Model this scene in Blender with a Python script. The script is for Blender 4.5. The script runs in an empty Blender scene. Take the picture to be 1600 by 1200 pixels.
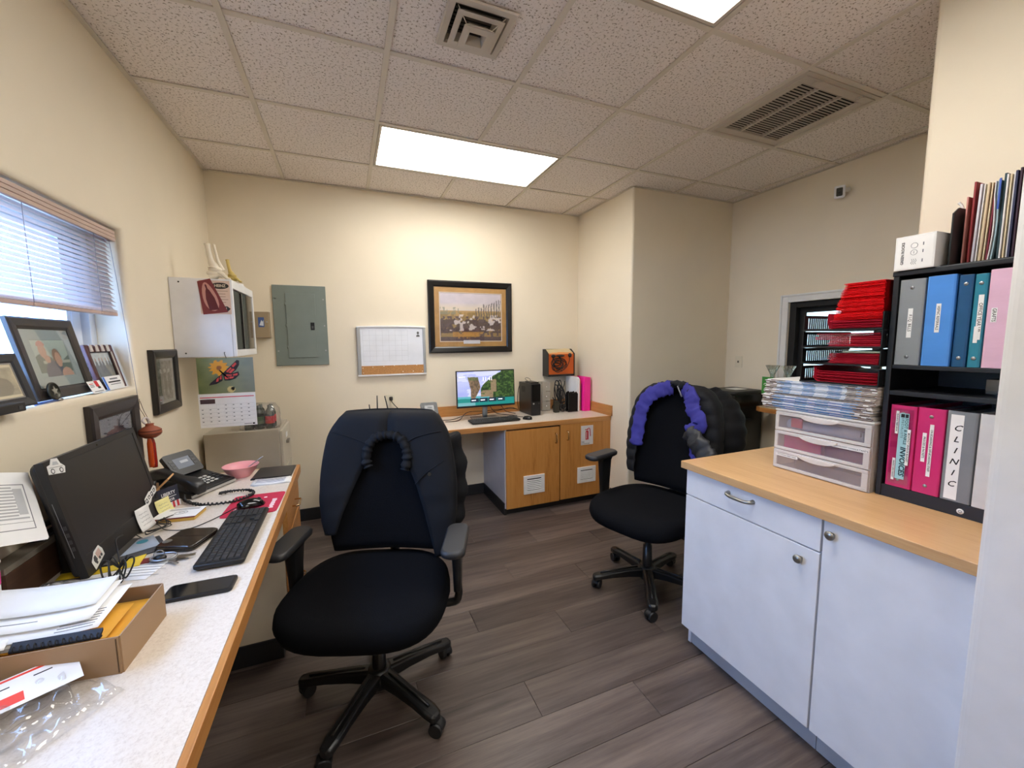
import bpy, bmesh, math, random
import numpy as np
from mathutils import Matrix, Vector
random.seed(7); rng = np.random.RandomState(5)
SC = bpy.context.scene; COL = SC.collection
PI = math.pi; sin, cos = math.sin, math.cos
# ------------------------------------------------------------------ camera
CAMZ = 1.48
def cam_matrix(yaw, pitch, roll, loc):
    f = Vector((sin(yaw)*cos(pitch), cos(yaw)*cos(pitch), sin(pitch)))
    r = Vector((cos(yaw), -sin(yaw), 0)); u = r.cross(f)
    r2 = r*cos(roll)+u*sin(roll); u2 = -r*sin(roll)+u*cos(roll)
    m = Matrix((r2, u2, -f)).transposed().to_4x4(); m.translation = loc
    return m
cd = bpy.data.cameras.new('camera'); cam = bpy.data.objects.new('camera', cd); COL.objects.link(cam)
cd.sensor_width = 36; cd.lens = 633.28/1600*36; cd.clip_start = .02; cd.clip_end = 200
cam.matrix_world = cam_matrix(.386195, -.104684, -.008774, Vector((0, 0, CAMZ)))
SC.camera = cam
# ------------------------------------------------------------------ exposure, sky, sun
SC.view_settings.view_transform = 'Standard'; SC.view_settings.look = 'None'
SC.view_settings.gamma = 1; SC.view_settings.use_curve_mapping = False
SC.view_settings.exposure = 0.25
LAMP = 12.0          # radiance of the troffer diffusers
SKY = 27.0
W = bpy.data.worlds.new('sky'); SC.world = W; W.use_nodes = True
bg = W.node_tree.nodes['Background']; bg.inputs[0].default_value = (.38, .59, 1.0, 1); bg.inputs[1].default_value = SKY
SC.cycles.max_bounces = 10; SC.cycles.diffuse_bounces = 5; SC.cycles.transparent_max_bounces = 24
SC.cycles.sample_clamp_indirect = 6; SC.cycles.caustics_refractive = False; SC.cycles.caustics_reflective = False
pl = bpy.data.lights.new('window_portal', 'AREA'); pl.shape = 'RECTANGLE'; pl.size = 1.9; pl.size_y = .7
pl.cycles.is_portal = True
po = bpy.data.objects.new('window_portal', pl); COL.objects.link(po); po.location = (-1.09, 1.42, 1.63)
po.rotation_euler = (0, -PI/2, 0)
# ------------------------------------------------------------------ helpers
def lin(c):
    c = c/255.
    return c/12.92 if c <= .04045 else ((c+.055)/1.055)**2.4
def rgb(c): return (lin(c[0]), lin(c[1]), lin(c[2]), 1)
MATS = {}
def newmat(name):
    m = bpy.data.materials.new(name); m.use_nodes = True
    return m, m.node_tree, m.node_tree.nodes['Principled BSDF']
def nd(nt, t, **k):
    n = nt.nodes.new(t)
    for a, b in k.items(): setattr(n, a, b)
    return n
def coords(nt, scale=(1, 1, 1), kind='Object', rot=(0, 0, 0)):
    tc = nd(nt, 'ShaderNodeTexCoord'); mp = nd(nt, 'ShaderNodeMapping')
    mp.inputs['Scale'].default_value = scale; mp.inputs['Rotation'].default_value = rot
    nt.links.new(tc.outputs[kind], mp.inputs[0]); return mp.outputs[0]
def noise(nt, vec, scale, detail=3, rough=.5):
    n = nd(nt, 'ShaderNodeTexNoise'); n.inputs['Scale'].default_value = scale
    n.inputs['Detail'].default_value = detail; n.inputs['Roughness'].default_value = rough
    nt.links.new(vec, n.inputs['Vector']); return n.outputs['Fac']
def ramp(nt, fac, stops):
    r = nd(nt, 'ShaderNodeValToRGB'); e = r.color_ramp.elements
    while len(e) < len(stops): e.new(.5)
    for x, (p, c) in zip(e, stops): x.position = p; x.color = c
    nt.links.new(fac, r.inputs[0]); return r.outputs[0]
def bump(nt, bs, fac, strength, dist=.002):
    b = nd(nt, 'ShaderNodeBump'); b.inputs['Strength'].default_value = strength; b.inputs['Distance'].default_value = dist
    nt.links.new(fac, b.inputs['Height']); nt.links.new(b.outputs[0], bs.inputs['Normal'])
def M(name, c, r=.5, m=0, b=None, var=None, spec=None, emit=None, sheen=0, coat=0, scale=(1, 1, 1)):
    """plain procedural material: base colour (0-255 sRGB), roughness, metal, bump=(scale,strength), variation=(scale,amount)"""
    if name in MATS: return MATS[name]
    mt, nt, bs = newmat(name); MATS[name] = mt
    bs.inputs['Base Color'].default_value = rgb(c); bs.inputs['Roughness'].default_value = r; bs.inputs['Metallic'].default_value = m
    if spec is not None: bs.inputs['Specular IOR Level'].default_value = spec
    if sheen: bs.inputs['Sheen Weight'].default_value = sheen
    if coat: bs.inputs['Coat Weight'].default_value = coat; bs.inputs['Coat Roughness'].default_value = .08
    if emit: bs.inputs['Emission Color'].default_value = rgb(emit[0]); bs.inputs['Emission Strength'].default_value = emit[1]
    vec = coords(nt, scale)
    s, a = var or (9, .04)
    k = rgb(c); lo = tuple(x*(1-a) for x in k[:3])+(1,); hi = tuple(min(1, x*(1+a)) for x in k[:3])+(1,)
    nt.links.new(ramp(nt, noise(nt, vec, s), [(.3, lo), (.7, hi)]), bs.inputs['Base Color'])
    if b: bump(nt, bs, noise(nt, vec, b[0], 2), b[1])
    return mt
def wood(name, c1, c2, axis=0, fine=1., r=.4, c3=None, rnd=False, rings=7):
    if name in MATS: return MATS[name]
    mt, nt, bs = newmat(name); MATS[name] = mt; bs.inputs['Roughness'].default_value = r
    sc = [18*fine]*3; sc[axis] = 1.1*fine
    vec = coords(nt, tuple(sc))
    if rnd:
        oi = nd(nt, 'ShaderNodeObjectInfo'); va = nd(nt, 'ShaderNodeVectorMath', operation='MULTIPLY_ADD')
        cx = nd(nt, 'ShaderNodeCombineXYZ')
        for i in range(3): nt.links.new(oi.outputs['Random'], cx.inputs[i])
        va.inputs[1].default_value = (90, 90, 90); nt.links.new(cx.outputs[0], va.inputs[0]); nt.links.new(vec, va.inputs[2]); vec = va.outputs[0]
    f1 = noise(nt, vec, .55, 4, .6)
    mu = nd(nt, 'ShaderNodeMath', operation='MULTIPLY'); mu.inputs[1].default_value = rings; nt.links.new(f1, mu.inputs[0])
    fr = nd(nt, 'ShaderNodeMath', operation='PINGPONG'); fr.inputs[1].default_value = 1; nt.links.new(mu.outputs[0], fr.inputs[0])
    f2 = noise(nt, vec, 3.1, 5, .7)
    mx = nd(nt, 'ShaderNodeMath', operation='MULTIPLY_ADD'); mx.inputs[1].default_value = .35
    nt.links.new(fr.outputs[0], mx.inputs[0]); nt.links.new(f2, mx.inputs[2])
    st = [(.35, rgb(c1)), (.95, rgb(c2))]
    if c3: st = [(.30, rgb(c1)), (.6, rgb(c2)), (.95, rgb(c3))]
    col = ramp(nt, mx.outputs[0], st)
    if rnd:
        hs = nd(nt, 'ShaderNodeHueSaturation'); mr = nd(nt, 'ShaderNodeMapRange')
        mr.inputs[3].default_value = .78; mr.inputs[4].default_value = 1.2
        nt.links.new(oi.outputs['Random'], mr.inputs[0]); nt.links.new(mr.outputs[0], hs.inputs['Value'])
        nt.links.new(col, hs.inputs['Color']); col = hs.outputs[0]
    nt.links.new(col, bs.inputs['Base Color']); bump(nt, bs, f2, .12, .001)
    return mt
def clear(name, tint=(255, 255, 255), gloss=.1, r=.03, diff=0., dcol=(255, 255, 255)):
    """thin glass / film: see-through with a clear reflection; diff = milky share"""
    if name in MATS: return MATS[name]
    mt = bpy.data.materials.new(name); mt.use_nodes = True; nt = mt.node_tree; nt.nodes.clear(); MATS[name] = mt
    out = nd(nt, 'ShaderNodeOutputMaterial'); tr = nd(nt, 'ShaderNodeBsdfTransparent'); tr.inputs[0].default_value = rgb(tint)
    gl = nd(nt, 'ShaderNodeBsdfGlossy'); gl.inputs['Roughness'].default_value = r
    lw = nd(nt, 'ShaderNodeLayerWeight'); lw.inputs[0].default_value = .25
    ma = nd(nt, 'ShaderNodeMath', operation='MULTIPLY_ADD'); ma.inputs[1].default_value = .4; ma.inputs[2].default_value = gloss; ma.use_clamp = True
    nt.links.new(lw.outputs['Fresnel'], ma.inputs[0])
    sh = tr.outputs[0]
    if diff:
        d = nd(nt, 'ShaderNodeBsdfDiffuse'); d.inputs[0].default_value = rgb(dcol); m0 = nd(nt, 'ShaderNodeMixShader'); m0.inputs[0].default_value = diff
        nt.links.new(sh, m0.inputs[1]); nt.links.new(d.outputs[0], m0.inputs[2]); sh = m0.outputs[0]
    mx = nd(nt, 'ShaderNodeMixShader'); nt.links.new(ma.outputs[0], mx.inputs[0]); nt.links.new(sh, mx.inputs[1]); nt.links.new(gl.outputs[0], mx.inputs[2])
    nt.links.new(mx.outputs[0], out.inputs[0]); return mt
def printmat(name, r=.5, emit=0):
    if name in MATS: return MATS[name]
    mt, nt, bs = newmat(name); MATS[name] = mt; bs.inputs['Roughness'].default_value = r
    a = nd(nt, 'ShaderNodeVertexColor'); a.layer_name = 'Col'
    if emit:
        bs.inputs['Base Color'].default_value = (.01, .01, .01, 1)
        nt.links.new(a.outputs[0], bs.inputs['Emission Color']); bs.inputs['Emission Strength'].default_value = emit
    else: nt.links.new(a.outputs[0], bs.inputs['Base Color'])
    return mt
class MB:
    def __init__(s, M=None): s.v = []; s.f = []; s.sm = []; s.mi = []; s.M = M
    def add(s, vs, fs, smooth=False, mi=0):
        o = len(s.v)
        if s.M is not None: vs = [s.M @ Vector(p) for p in vs]
        s.v += [tuple(p) for p in vs]; s.f += [tuple(i+o for i in f) for f in fs]
        s.sm += [smooth]*len(fs) if isinstance(smooth, bool) else smooth; s.mi += [mi]*len(fs); return s
    def box(s, x0, x1, y0, y1, z0, z1, mi=0):
        x0, x1 = min(x0, x1), max(x0, x1); y0, y1 = min(y0, y1), max(y0, y1); z0, z1 = min(z0, z1), max(z0, z1)
        return s.add([(x, y, z) for x in (x0, x1) for y in (y0, y1) for z in (z0, z1)],
                     [(0, 1, 3, 2), (4, 6, 7, 5), (0, 4, 5, 1), (2, 3, 7, 6), (0, 2, 6, 4), (1, 5, 7, 3)], False, mi)
    def quad(s, a, b, c, d, mi=0): return s.add([a, b, c, d], [(0, 1, 2, 3)], False, mi)
    def rings(s, rs, cap=True, smooth=True, mi=0, closed=True):
        n = len(rs[0]); vs = [p for r in rs for p in r]; fs = []; sm = []
        for k in range(len(rs)-1):
            for i in range(n if closed else n-1):
                j = (i+1) % n; fs.append((k*n+i, k*n+j, (k+1)*n+j, (k+1)*n+i)); sm.append(smooth)
        if cap:
            fs.append(tuple(range(n))[::-1]); fs.append(tuple((len(rs)-1)*n+i for i in range(n))); sm += [False, False]
        return s.add(vs, fs, sm, mi)
    def prism(s, poly, h0, h1, ax=2, mi=0):
        """polygon in the plane across axis ax, extruded from h0 to h1"""
        def P(a, b, h): return (h, a, b) if ax == 0 else ((a, h, b) if ax == 1 else (a, b, h))
        return s.rings([[P(a, b, h0) for a, b in poly], [P(a, b, h1) for a, b in poly]], True, False, mi)
    def cyl(s, p0, p1, r0, r1=None, n=14, cap=True, mi=0):
        p0, p1 = Vector(p0), Vector(p1); r1 = r0 if r1 is None else r1; d = (p1-p0).normalized()
        a = d.orthogonal().normalized(); b = d.cross(a)
        R = lambda p, r: [p+a*(r*cos(2*PI*i/n))+b*(r*sin(2*PI*i/n)) for i in range(n)]
        return s.rings([R(p0, r0), R(p1, r1)], cap, True, mi)
    def lathe(s, c, prof, n=20, ax=2, cap=True, mi=0):
        c = Vector(c); rs = []
        for r, h in prof:
            ring = []
            for i in range(n):
                x, y = r*cos(2*PI*i/n), r*sin(2*PI*i/n)
                ring.append(c+Vector((x, y, h) if ax == 2 else ((h, x, y) if ax == 0 else (y, h, x))))
            rs.append(ring)
        return s.rings(rs, cap, True, mi)
    def tube(s, pts, r, n=6, cap=True, mi=0, sub=0):
        pts = [Vector(p) for p in pts]
        if sub: pts = smooth_path(pts, sub)
        rr = r if callable(r) else (lambda t: r); rs = []; a = None
        for i, p in enumerate(pts):
            d = (pts[min(i+1, len(pts)-1)]-pts[max(i-1, 0)])
            d = d.normalized() if d.length > 1e-9 else Vector((0, 0, 1))
            a = d.orthogonal().normalized() if a is None else (a-d*a.dot(d)).normalized()
            b = d.cross(a); q = rr(i/(len(pts)-1))
            rs.append([p+a*(q*cos(2*PI*k/n))+b*(q*sin(2*PI*k/n)) for k in range(n)])
        return s.rings(rs, cap, True, mi)
    def ell(s, c, r, n=14, m=8, mi=0):
        c = Vector(c); rs = []
        for k in range(m+1):
            t = -PI/2+PI*k/m; q = max(cos(t), .01)
            rs.append([c+Vector((r[0]*q*cos(2*PI*i/n), r[1]*q*sin(2*PI*i/n), r[2]*sin(t))) for i in range(n)])
        return s.rings(rs, True, True, mi)
def smooth_path(p, n):
    out = []; p = [Vector(q) for q in p]
    for i in range(len(p)-1):
        a, b, c, d = p[max(i-1, 0)], p[i], p[i+1], p[min(i+2, len(p)-1)]
        for k in range(n):
            t = k/n; out.append(.5*((2*b)+(c-a)*t+(2*a-5*b+4*c-d)*t*t+(3*b-a-3*c+d)*t**3))
    out.append(p[-1]); return out
ROOT = {}
def link(name, me, parent=None):
    o = bpy.data.objects.new(name, me); COL.objects.link(o)
    if parent is not None: o.parent = parent
    return o
def rootm(p):
    while p is not None:
        if p.name in ROOT: return ROOT[p.name]
        p = p.parent
    return Matrix()
def part(name, mb, mats, parent=None, bevel=0, seg=2, L=False, label=None, kind=None, sub=0, solid=0, fix=False):
    """ONE mesh object. Vertices in world space (or in the thing's own space with L)."""
    me = bpy.data.meshes.new(name); vs = mb.v
    if parent is not None and not L:
        inv = rootm(parent).inverted(); vs = [inv @ Vector(p) for p in vs]
    me.from_pydata([tuple(p) for p in vs], [], mb.f)
    me.polygons.foreach_set('use_smooth', mb.sm); me.polygons.foreach_set('material_index', mb.mi)
    for m in (mats if isinstance(mats, (list, tuple)) else [mats]): me.materials.append(m)
    if fix:
        bm = bmesh.new(); bm.from_mesh(me); bmesh.ops.recalc_face_normals(bm, faces=bm.faces); bm.to_mesh(me); bm.free()
    me.update(); o = link(name, me, parent)
    if solid: q = o.modifiers.new('solid', 'SOLIDIFY'); q.thickness = solid; q.offset = 0
    if bevel:
        q = o.modifiers.new('bevel', 'BEVEL'); q.width = bevel; q.segments = seg; q.limit_method = 'ANGLE'; q.angle_limit = .6
    if sub: q = o.modifiers.new('sub', 'SUBSURF'); q.levels = sub; q.render_levels = sub
    if label: o['label'] = label
    if kind: o['kind'] = kind
    return o
def tag(o, label, cat, group=None, kind=None):
    o['label'] = label; o['category'] = cat
    if group: o['group'] = group
    if kind: o['kind'] = kind
    return o
def thing(name, label, cat, loc, rz=0, group=None):
    o = bpy.data.objects.new(name, None); COL.objects.link(o); o.empty_display_size = .05
    o.location = loc; o.rotation_euler = (0, 0, rz)
    ROOT[o.name] = Matrix.Translation(loc) @ Matrix.Rotation(rz, 4, 'Z')
    return tag(o, label, cat, group)
def single(name, mb, mat, label, cat, group=None, **k):
    """a thing that is one mesh: origin moved to its base centre"""
    v = np.array([tuple(p) for p in mb.v]); c = Vector(((v[:, 0].min()+v[:, 0].max())/2, (v[:, 1].min()+v[:, 1].max())/2, v[:, 2].min()))
    mb.v = [tuple(Vector(p)-c) for p in mb.v]
    o = part(name, mb, mat, None, **k); o.location = c; return tag(o, label, cat, group)
def dup(root, loc, rz=None, label=None):
    r = root.copy(); COL.objects.link(r); r.location = loc
    if rz is not None: r.rotation_euler = (0, 0, rz)
    ROOT[r.name] = Matrix.Translation(loc) @ Matrix.Rotation(r.rotation_euler[2], 4, 'Z')
    if label: r['label'] = label
    for ch in list(root.children):
        c = ch.copy(); COL.objects.link(c); c.parent = r
        for g in list(ch.children):
            d = g.copy(); COL.objects.link(d); d.parent = c
    return r
def struct(name, mb, mat, parent=None, **k):
    o = part(name, mb, mat, parent, **k)
    if parent is None: o['kind'] = 'structure'
    return o
def frame_m(o, x, y):
    """matrix with origin o, local x along x, local y along y (z = out of the face)"""
    x = Vector(x).normalized(); y = Vector(y); y = (y-x*y.dot(x)).normalized(); z = x.cross(y)
    m = Matrix((x, y, z)).transposed().to_4x4(); m.translation = Vector(o); return m
def text(s, size, mat, parent, m, al='CENTER', name='lettering', ext=.0002, sx=1, bold=0, ital=0, lab=None, L=False, sp=1):
    cu = bpy.data.curves.new('t', 'FONT'); cu.body = s; cu.size = size; cu.align_x = al; cu.align_y = 'CENTER'
    cu.extrude = ext; cu.offset = bold; cu.shear = ital; cu.resolution_u = 2; cu.space_character = sp
    o = bpy.data.objects.new('t', cu); me = bpy.data.meshes.new_from_object(o); bpy.data.objects.remove(o)
    mm = m @ Matrix.Diagonal((sx, 1, 1, 1))
    if parent is not None and not L: mm = rootm(parent).inverted() @ mm
    me.transform(mm); me.materials.clear(); me.materials.append(mat); me.name = name
    o = link(name, me, parent)
    if lab: o['label'] = lab
    return o
def art(name, m, w, h, fn, nx=80, ny=60, mat=None, parent=None, L=False, lab=None):
    """flat printed picture: fn(u,v) -> rgb arrays (0-255), u right, v up; m = frame at its centre"""
    u, v = np.meshgrid(np.linspace(0, 1, nx), np.linspace(0, 1, ny)); c = np.stack(fn(u, v), -1).astype(float)
    c = np.clip(c, 0, 255)/255.; c = np.where(c <= .04045, c/12.92, ((c+.055)/1.055)**2.4)
    mm = m if (parent is None or L) else rootm(parent).inverted() @ m
    P = np.stack([(u-.5)*w, (v-.5)*h, 0*u, 0*u+1], -1).reshape(-1, 4) @ np.array(mm).T
    idx = np.arange(nx*ny).reshape(ny, nx); F = np.stack([idx[:-1, :-1], idx[:-1, 1:], idx[1:, 1:], idx[1:, :-1]], -1).reshape(-1, 4)
    me = bpy.data.meshes.new(name); me.from_pydata(P[:, :3].tolist(), [], F.tolist())
    a = me.color_attributes.new('Col', 'FLOAT_COLOR', 'POINT'); a.data.foreach_set('color', np.concatenate([c.reshape(-1, 3), np.ones((nx*ny, 1))], 1).ravel())
    me.materials.append(mat or printmat('print')); me.update()
    o = link(name, me, parent)
    if lab: o['label'] = lab
    return o
def vn(u, v, fx, fy, seed=0, oct=3):
    """value noise on arrays"""
    r = np.random.RandomState(seed); out = 0*u; amp = 1.; tot = 0
    for k in range(oct):
        G = r.rand(64, 64); x = u*fx*2**k; y = v*fy*2**k; xi = np.floor(x).astype(int); yi = np.floor(y).astype(int)
        a = x-xi; b = y-yi; a = a*a*(3-2*a); b = b*b*(3-2*b); g = lambda i, j: G[(yi+j) % 64, (xi+i) % 64]
        out = out+amp*((g(0, 0)*(1-a)+g(1, 0)*a)*(1-b)+(g(0, 1)*(1-a)+g(1, 1)*a)*b); tot += amp; amp *= .55
    return out/tot
def mixc(base, col, m): return [b*(1-m)+c*m for b, c in zip(base, col)]
def ellm(u, v, cx, cy, rx, ry): return ((((u-cx)/rx)**2+((v-cy)/ry)**2) < 1).astype(float)
def sup(t, a, b, e): c, s = cos(t), sin(t); return a*abs(c)**(2/e)*(1 if c >= 0 else -1), b*abs(s)**(2/e)*(1 if s >= 0 else -1)
def rrect(w, h, r, n=4, cx=0, cy=0):
    out = []
    for qx, qy, a0 in ((1, 1, 0), (-1, 1, PI/2), (-1, -1, PI), (1, -1, 1.5*PI)):
        for k in range(n+1):
            a = a0+PI/2*k/n; out.append((cx+qx*(w/2-r)+r*cos(a), cy+qy*(h/2-r)+r*sin(a)))
    return out
# ------------------------------------------------------------------ shared materials
black = M('black_plastic', (20, 20, 22), .42); blackg = M('gloss_black', (10, 10, 12), .12); blackm = M('matt_black', (14, 14, 16), .7)
white = M('white_plastic', (232, 232, 232), .35); paper = M('paper', (238, 238, 238), .8); steel = M('steel', (170, 170, 172), .3, 1)
chrome = M('brass_chrome', (205, 180, 140), .22, 1); ink = M('ink', (25, 25, 28), .6); inkgrey = M('grey_ink', (120, 122, 128), .7)
cable = M('black_cable', (10, 10, 11), .45)
oak = wood('oak', (150, 92, 38), (196, 134, 68), 2, 1.2, .35, (204, 146, 80), rings=3); oakx = wood('oak_edge', (170, 112, 56), (206, 150, 90), 0, 1.2, .35, rings=3)
oaky = wood('oak_edge_deep', (160, 102, 48), (200, 142, 80), 1, 1.2, .35, rings=3)
# ================================================================== STRUCTURE
XL, XR, YB, YF, H = -.897, 3.37, 3.68, -1.6, 2.73
XS, YA, XP, YP, YN, XN = 2.24, 2.83, 2.10, .924, .44, 1.383   # step wall, alcove wall, pillar face, pillar corner, near wall, near wall end
cream = M('cream_paint', (232, 220, 197), .6, b=(70, .12), var=(3, .02))
T = .6096; GX0, GY0 = -.386, 3.174
# ---- floor of grey brown planks
fb = MB().box(XL, XR, YF, YB, -.08, -.012); floor = struct('floor', fb, M('subfloor', (40, 36, 33), .8))
plankm = wood('floor_plank', (44, 37, 35), (78, 67, 63), 0, .55, .42, (108, 95, 88), rnd=True, rings=3)
pw, plen = .182, 1.22; row = 0; y = YF
while y < YB:
    y1 = min(y+pw, YB); x = XL-(row*.437 % plen)
    while x < XR:
        a, b = max(x, XL), min(x+plen, XR)
        if b-a > .02 and not (y > YA and a > XS):
            if y > YA: b = min(b, XS)
            c = ((a+b)/2, (y+y1)/2); g = .0007; p = MB()
            for q, z in ((g, -.012), (g, -.0012), (g+.0012, 0)):
                p.v += [(a+q-c[0], y+q-c[1], z), (b-q-c[0], y+q-c[1], z), (b-q-c[0], y1-q-c[1], z), (a+q-c[0], y1-q-c[1], z)]
            p.f = [(8, 9, 10, 11)]+[(k*4+i, k*4+(i+1) % 4, k*4+4+(i+1) % 4, k*4+4+i) for k in (0, 1) for i in range(4)]; p.sm = [False]*9; p.mi = [0]*9
            o = part('plank', p, plankm, floor); o.location = (c[0], c[1], 0)
        x += plen
    y += pw; row += 1
# ---- ceiling: slab, grid, tiles
ceil_ = struct('ceiling', MB().box(XL-.1, XR+.1, YF-.1, YB+.1, H+.16, H+.2), M('slab_grey', (120, 115, 108), .8))
mt, nt, bs = newmat('acoustic_tile'); bs.inputs['Roughness'].default_value = .9
v1 = coords(nt); n1 = noise(nt, v1, 90, 2, .6); n2 = noise(nt, v1, 190, 1, .5)
mn = nd(nt, 'ShaderNodeMath', operation='MULTIPLY_ADD'); mn.inputs[1].default_value = .45; nt.links.new(n2, mn.inputs[0]); nt.links.new(n1, mn.inputs[2])
nt.links.new(ramp(nt, mn.outputs[0], [(.575, rgb((158, 146, 132))), (.635, rgb((236, 227, 221))), (.9, rgb((240, 232, 227)))]), bs.inputs['Base Color'])
bump(nt, bs, mn.outputs[0], .25, .003)
grille_tile = (4, 2); diff_tile = (1, 2); lights = [(1, 0), (2, 0), (1, 3), (2, 3), (1, 6), (2, 6)]
xs = [XL]+[GX0+T*i for i in range(7)]+[XR]; ys = [YB]+[GY0-T*j for j in range(8)]+[YF]
for i in range(8):
    for j in range(9):
        if (i-1, j-1) in lights or (i-1, j-1) == grille_tile: continue
        x0, x1, y1, y0 = xs[i], xs[i+1], ys[j], ys[j+1]
        if x0 >= XS and y0 >= YA: continue
        if x1 > XS and y1 > YA and x0 < XS and y0 >= YA: x1 = XS
        if x0 >= XS-.001 and y1 > YA: y1 = YA
        cx, cy = (x0+x1)/2, (y0+y1)/2; dz = random.uniform(0, .0015)
        hx, hy = (x1-x0)/2-.006, (y1-y0)/2-.006
        t = MB()
        if (i-1, j-1) == diff_tile:   # hole for the air diffuser
            a, b, c_, d = .424-cx, .656-cx, 1.569-cy, 1.801-cy
            t.box(-hx, a, -hy, hy, 0, .016).box(b, hx, -hy, hy, 0, .016).box(a, b, -hy, c_, 0, .016).box(a, b, d, hy, 0, .016)
        else: t.box(-hx, hx, -hy, hy, 0, .016)
        o = part('ceiling_tile', t, mt, ceil_); o.location = (cx, cy, H+.004+dz)
gridm = M('grid_paint', (215, 206, 192), .5)
for k, x in enumerate(xs[1:-1]):  # k == 2 stops at the lamps
    segs = [(YF, YB)] if k != 2 else [(YF, GY0-7*T), (GY0-6*T, GY0-4*T), (GY0-3*T, GY0-T), (GY0, YB)]
    for a, b in segs:
        o = part('grid_runner', MB().box(-.012, .012, a, b, -.003, .0035).box(-.001, .001, a, b, .0035, .04), gridm, ceil_); o.location = (x, 0, H)
for y in ys[1:-1]:
    o = part('grid_runner', MB().box(XL, XR, -.012, .012, -.002, .003).box(XL, XR, -.001, .001, .003, .038), gridm, ceil_); o.location = (0, y, H)
part('wall_angle', MB().box(XL, XL+.022, YF, YB, H-.003, H), gridm, ceil_); part('wall_angle', MB().box(XL, XS, YB-.022, YB, H-.0035, H), gridm, ceil_)
part('wall_angle', MB().box(XR-.022, XR, YP, YA, H-.003, H), gridm, ceil_); part('wall_angle', MB().box(XS, XR, YA-.022, YA, H-.0035, H), gridm, ceil_)
part('wall_angle', MB().box(XS-.022, XS, YA, YB, H-.003, H), gridm, ceil_)
# ---- walls
wy0, wy1, wz0, wz1 = .55, 2.37, 1.292, 1.985
def holed_wall(name, X, Xout, y0, y1, hole, r=.022, sgn=1):
    """wall in the plane x=X with a round-edged opening through to x=Xout"""
    a, b, c, d = hole; m = MB(); n = 5; ring = []
    def rect(x, g): return [(x, a+g, c+g), (x, b-g, c+g), (x, b-g, d-g), (x, a+g, d-g)]
    outer = [(X, y0, 0), (X, y1, 0), (X, y1, H+.17), (X, y0, H+.17)]
    rs = [outer, rect(X, -r)]
    for k in range(1, n+1):
        t = PI/2*k/n; rs.append(rect(X-sgn*r*(1-cos(t)), -r+r*sin(t)))
    rs += [rect(Xout, 0), [(Xout, y0, 0), (Xout, y1, 0), (Xout, y1, H+.17), (Xout, y0, H+.17)]]
    m.rings([rs[0], rs[1]], False, False); m.rings(rs[1:2+n], False, True); m.rings(rs[1+n:], False, False)
    m.rings([rs[-1], rs[0]], False, False)
    return struct(name, m, cream, fix=True)
holed_wall('wall_left', XL, -1.08, YF, YB+.12, (wy0, wy1, wz0, wz1))
struct('wall_back', MB().box(XL-.15, XS+.05, YB, YB+.12, 0, H+.17), cream)
struct('wall_step', MB().box(XS, XR+.15, YA, YB+.12, -.06, H+.17), cream, bevel=.018, seg=3)
ty0, ty1, tz0, tz1 = 1.05, 2.255, .93, 1.775      # pass-through window in the right wall
holed_wall('wall_right', XR, XR+.13, YP-.05, YA+.02, (ty0, ty1, tz0, tz1), .004, -1)
struct('wall_pillar', MB().box(XP, XR+.13, YN-.12, YP, -.06, H+.17), cream, bevel=.018, seg=3)
struct('wall_near', MB().box(XN, XP+.1, YN-.13, YN, -.06, H+.17), M('near_wall_daylit', (224, 222, 222), .6, b=(70, .12)), bevel=.02, seg=4)  # cooler than the cream: bluish window daylight put into this wall's colour
struct('wall_front', MB().box(XL, 3.4, YF-.1, YF, -.06, H+.17), cream)
struct('wall_rear_right', MB().box(2.9, 3.0, YF, YN-.12, -.06, H+.17), cream)
# ---- rubber baseboards
rub = M('black_rubber', (30, 30, 33), .5)
def baseb(name, x0, x1, y0, y1): struct(name, MB().box(x0, x1, y0, y1, 0, .105), rub, bevel=.004)
baseb('baseboard_back', XL+.01, 1.19, YB-.009, YB); baseb('baseboard_left', XL, XL+.009, YF, YB); baseb('baseboard_alcove', XS+.0, XR, YA-.009, YA)
baseb('baseboard_step', XS-.009, XS, YA-.009, 3.075); baseb('baseboard_right', XR-.009, XR, YP, YA)
# ---- left window
wf = M('window_vinyl', (226, 230, 236), .35); glass = clear('window_glass', (235, 243, 250), .05)
win = struct('window_1', MB().box(-1.075, -1.02, wy0, wy0+.05, wz0, wz1).box(-1.075, -1.02, wy1-.045, wy1, wz0, wz1).box(-1.075, -1.02, wy0+.05, wy1-.045, wz1-.05, wz1).box(-1.075, -1.02, wy0+.05, wy1-.045, wz0, wz0+.045), wf, bevel=.003)
for (x, y0, y1) in ((-1.062, wy0+.05, 1.49), (-1.045, 1.45, 2.23), (-1.062, 2.28, wy1-.045)):
    s = part('sash', MB().box(x-.012, x+.012, y0, y0+.03, wz0+.045, wz1-.05).box(x-.012, x+.012, y1-.03, y1, wz0+.045, wz1-.05).box(x-.012, x+.012, y0+.03, y1-.03, wz1-.08, wz1-.05).box(x-.012, x+.012, y0+.03, y1-.03, wz0+.045, wz0+.075), wf, win)
    if y1-y0 > .2: part('pane', MB().box(x-.003, x+.003, y0+.03, y1-.03, wz0+.075, wz1-.08), glass, s)
part('mullion', MB().box(-1.07, -1.03, 2.225, 2.285, wz0+.04, wz1-.04), wf, win, bevel=.003)
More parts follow.
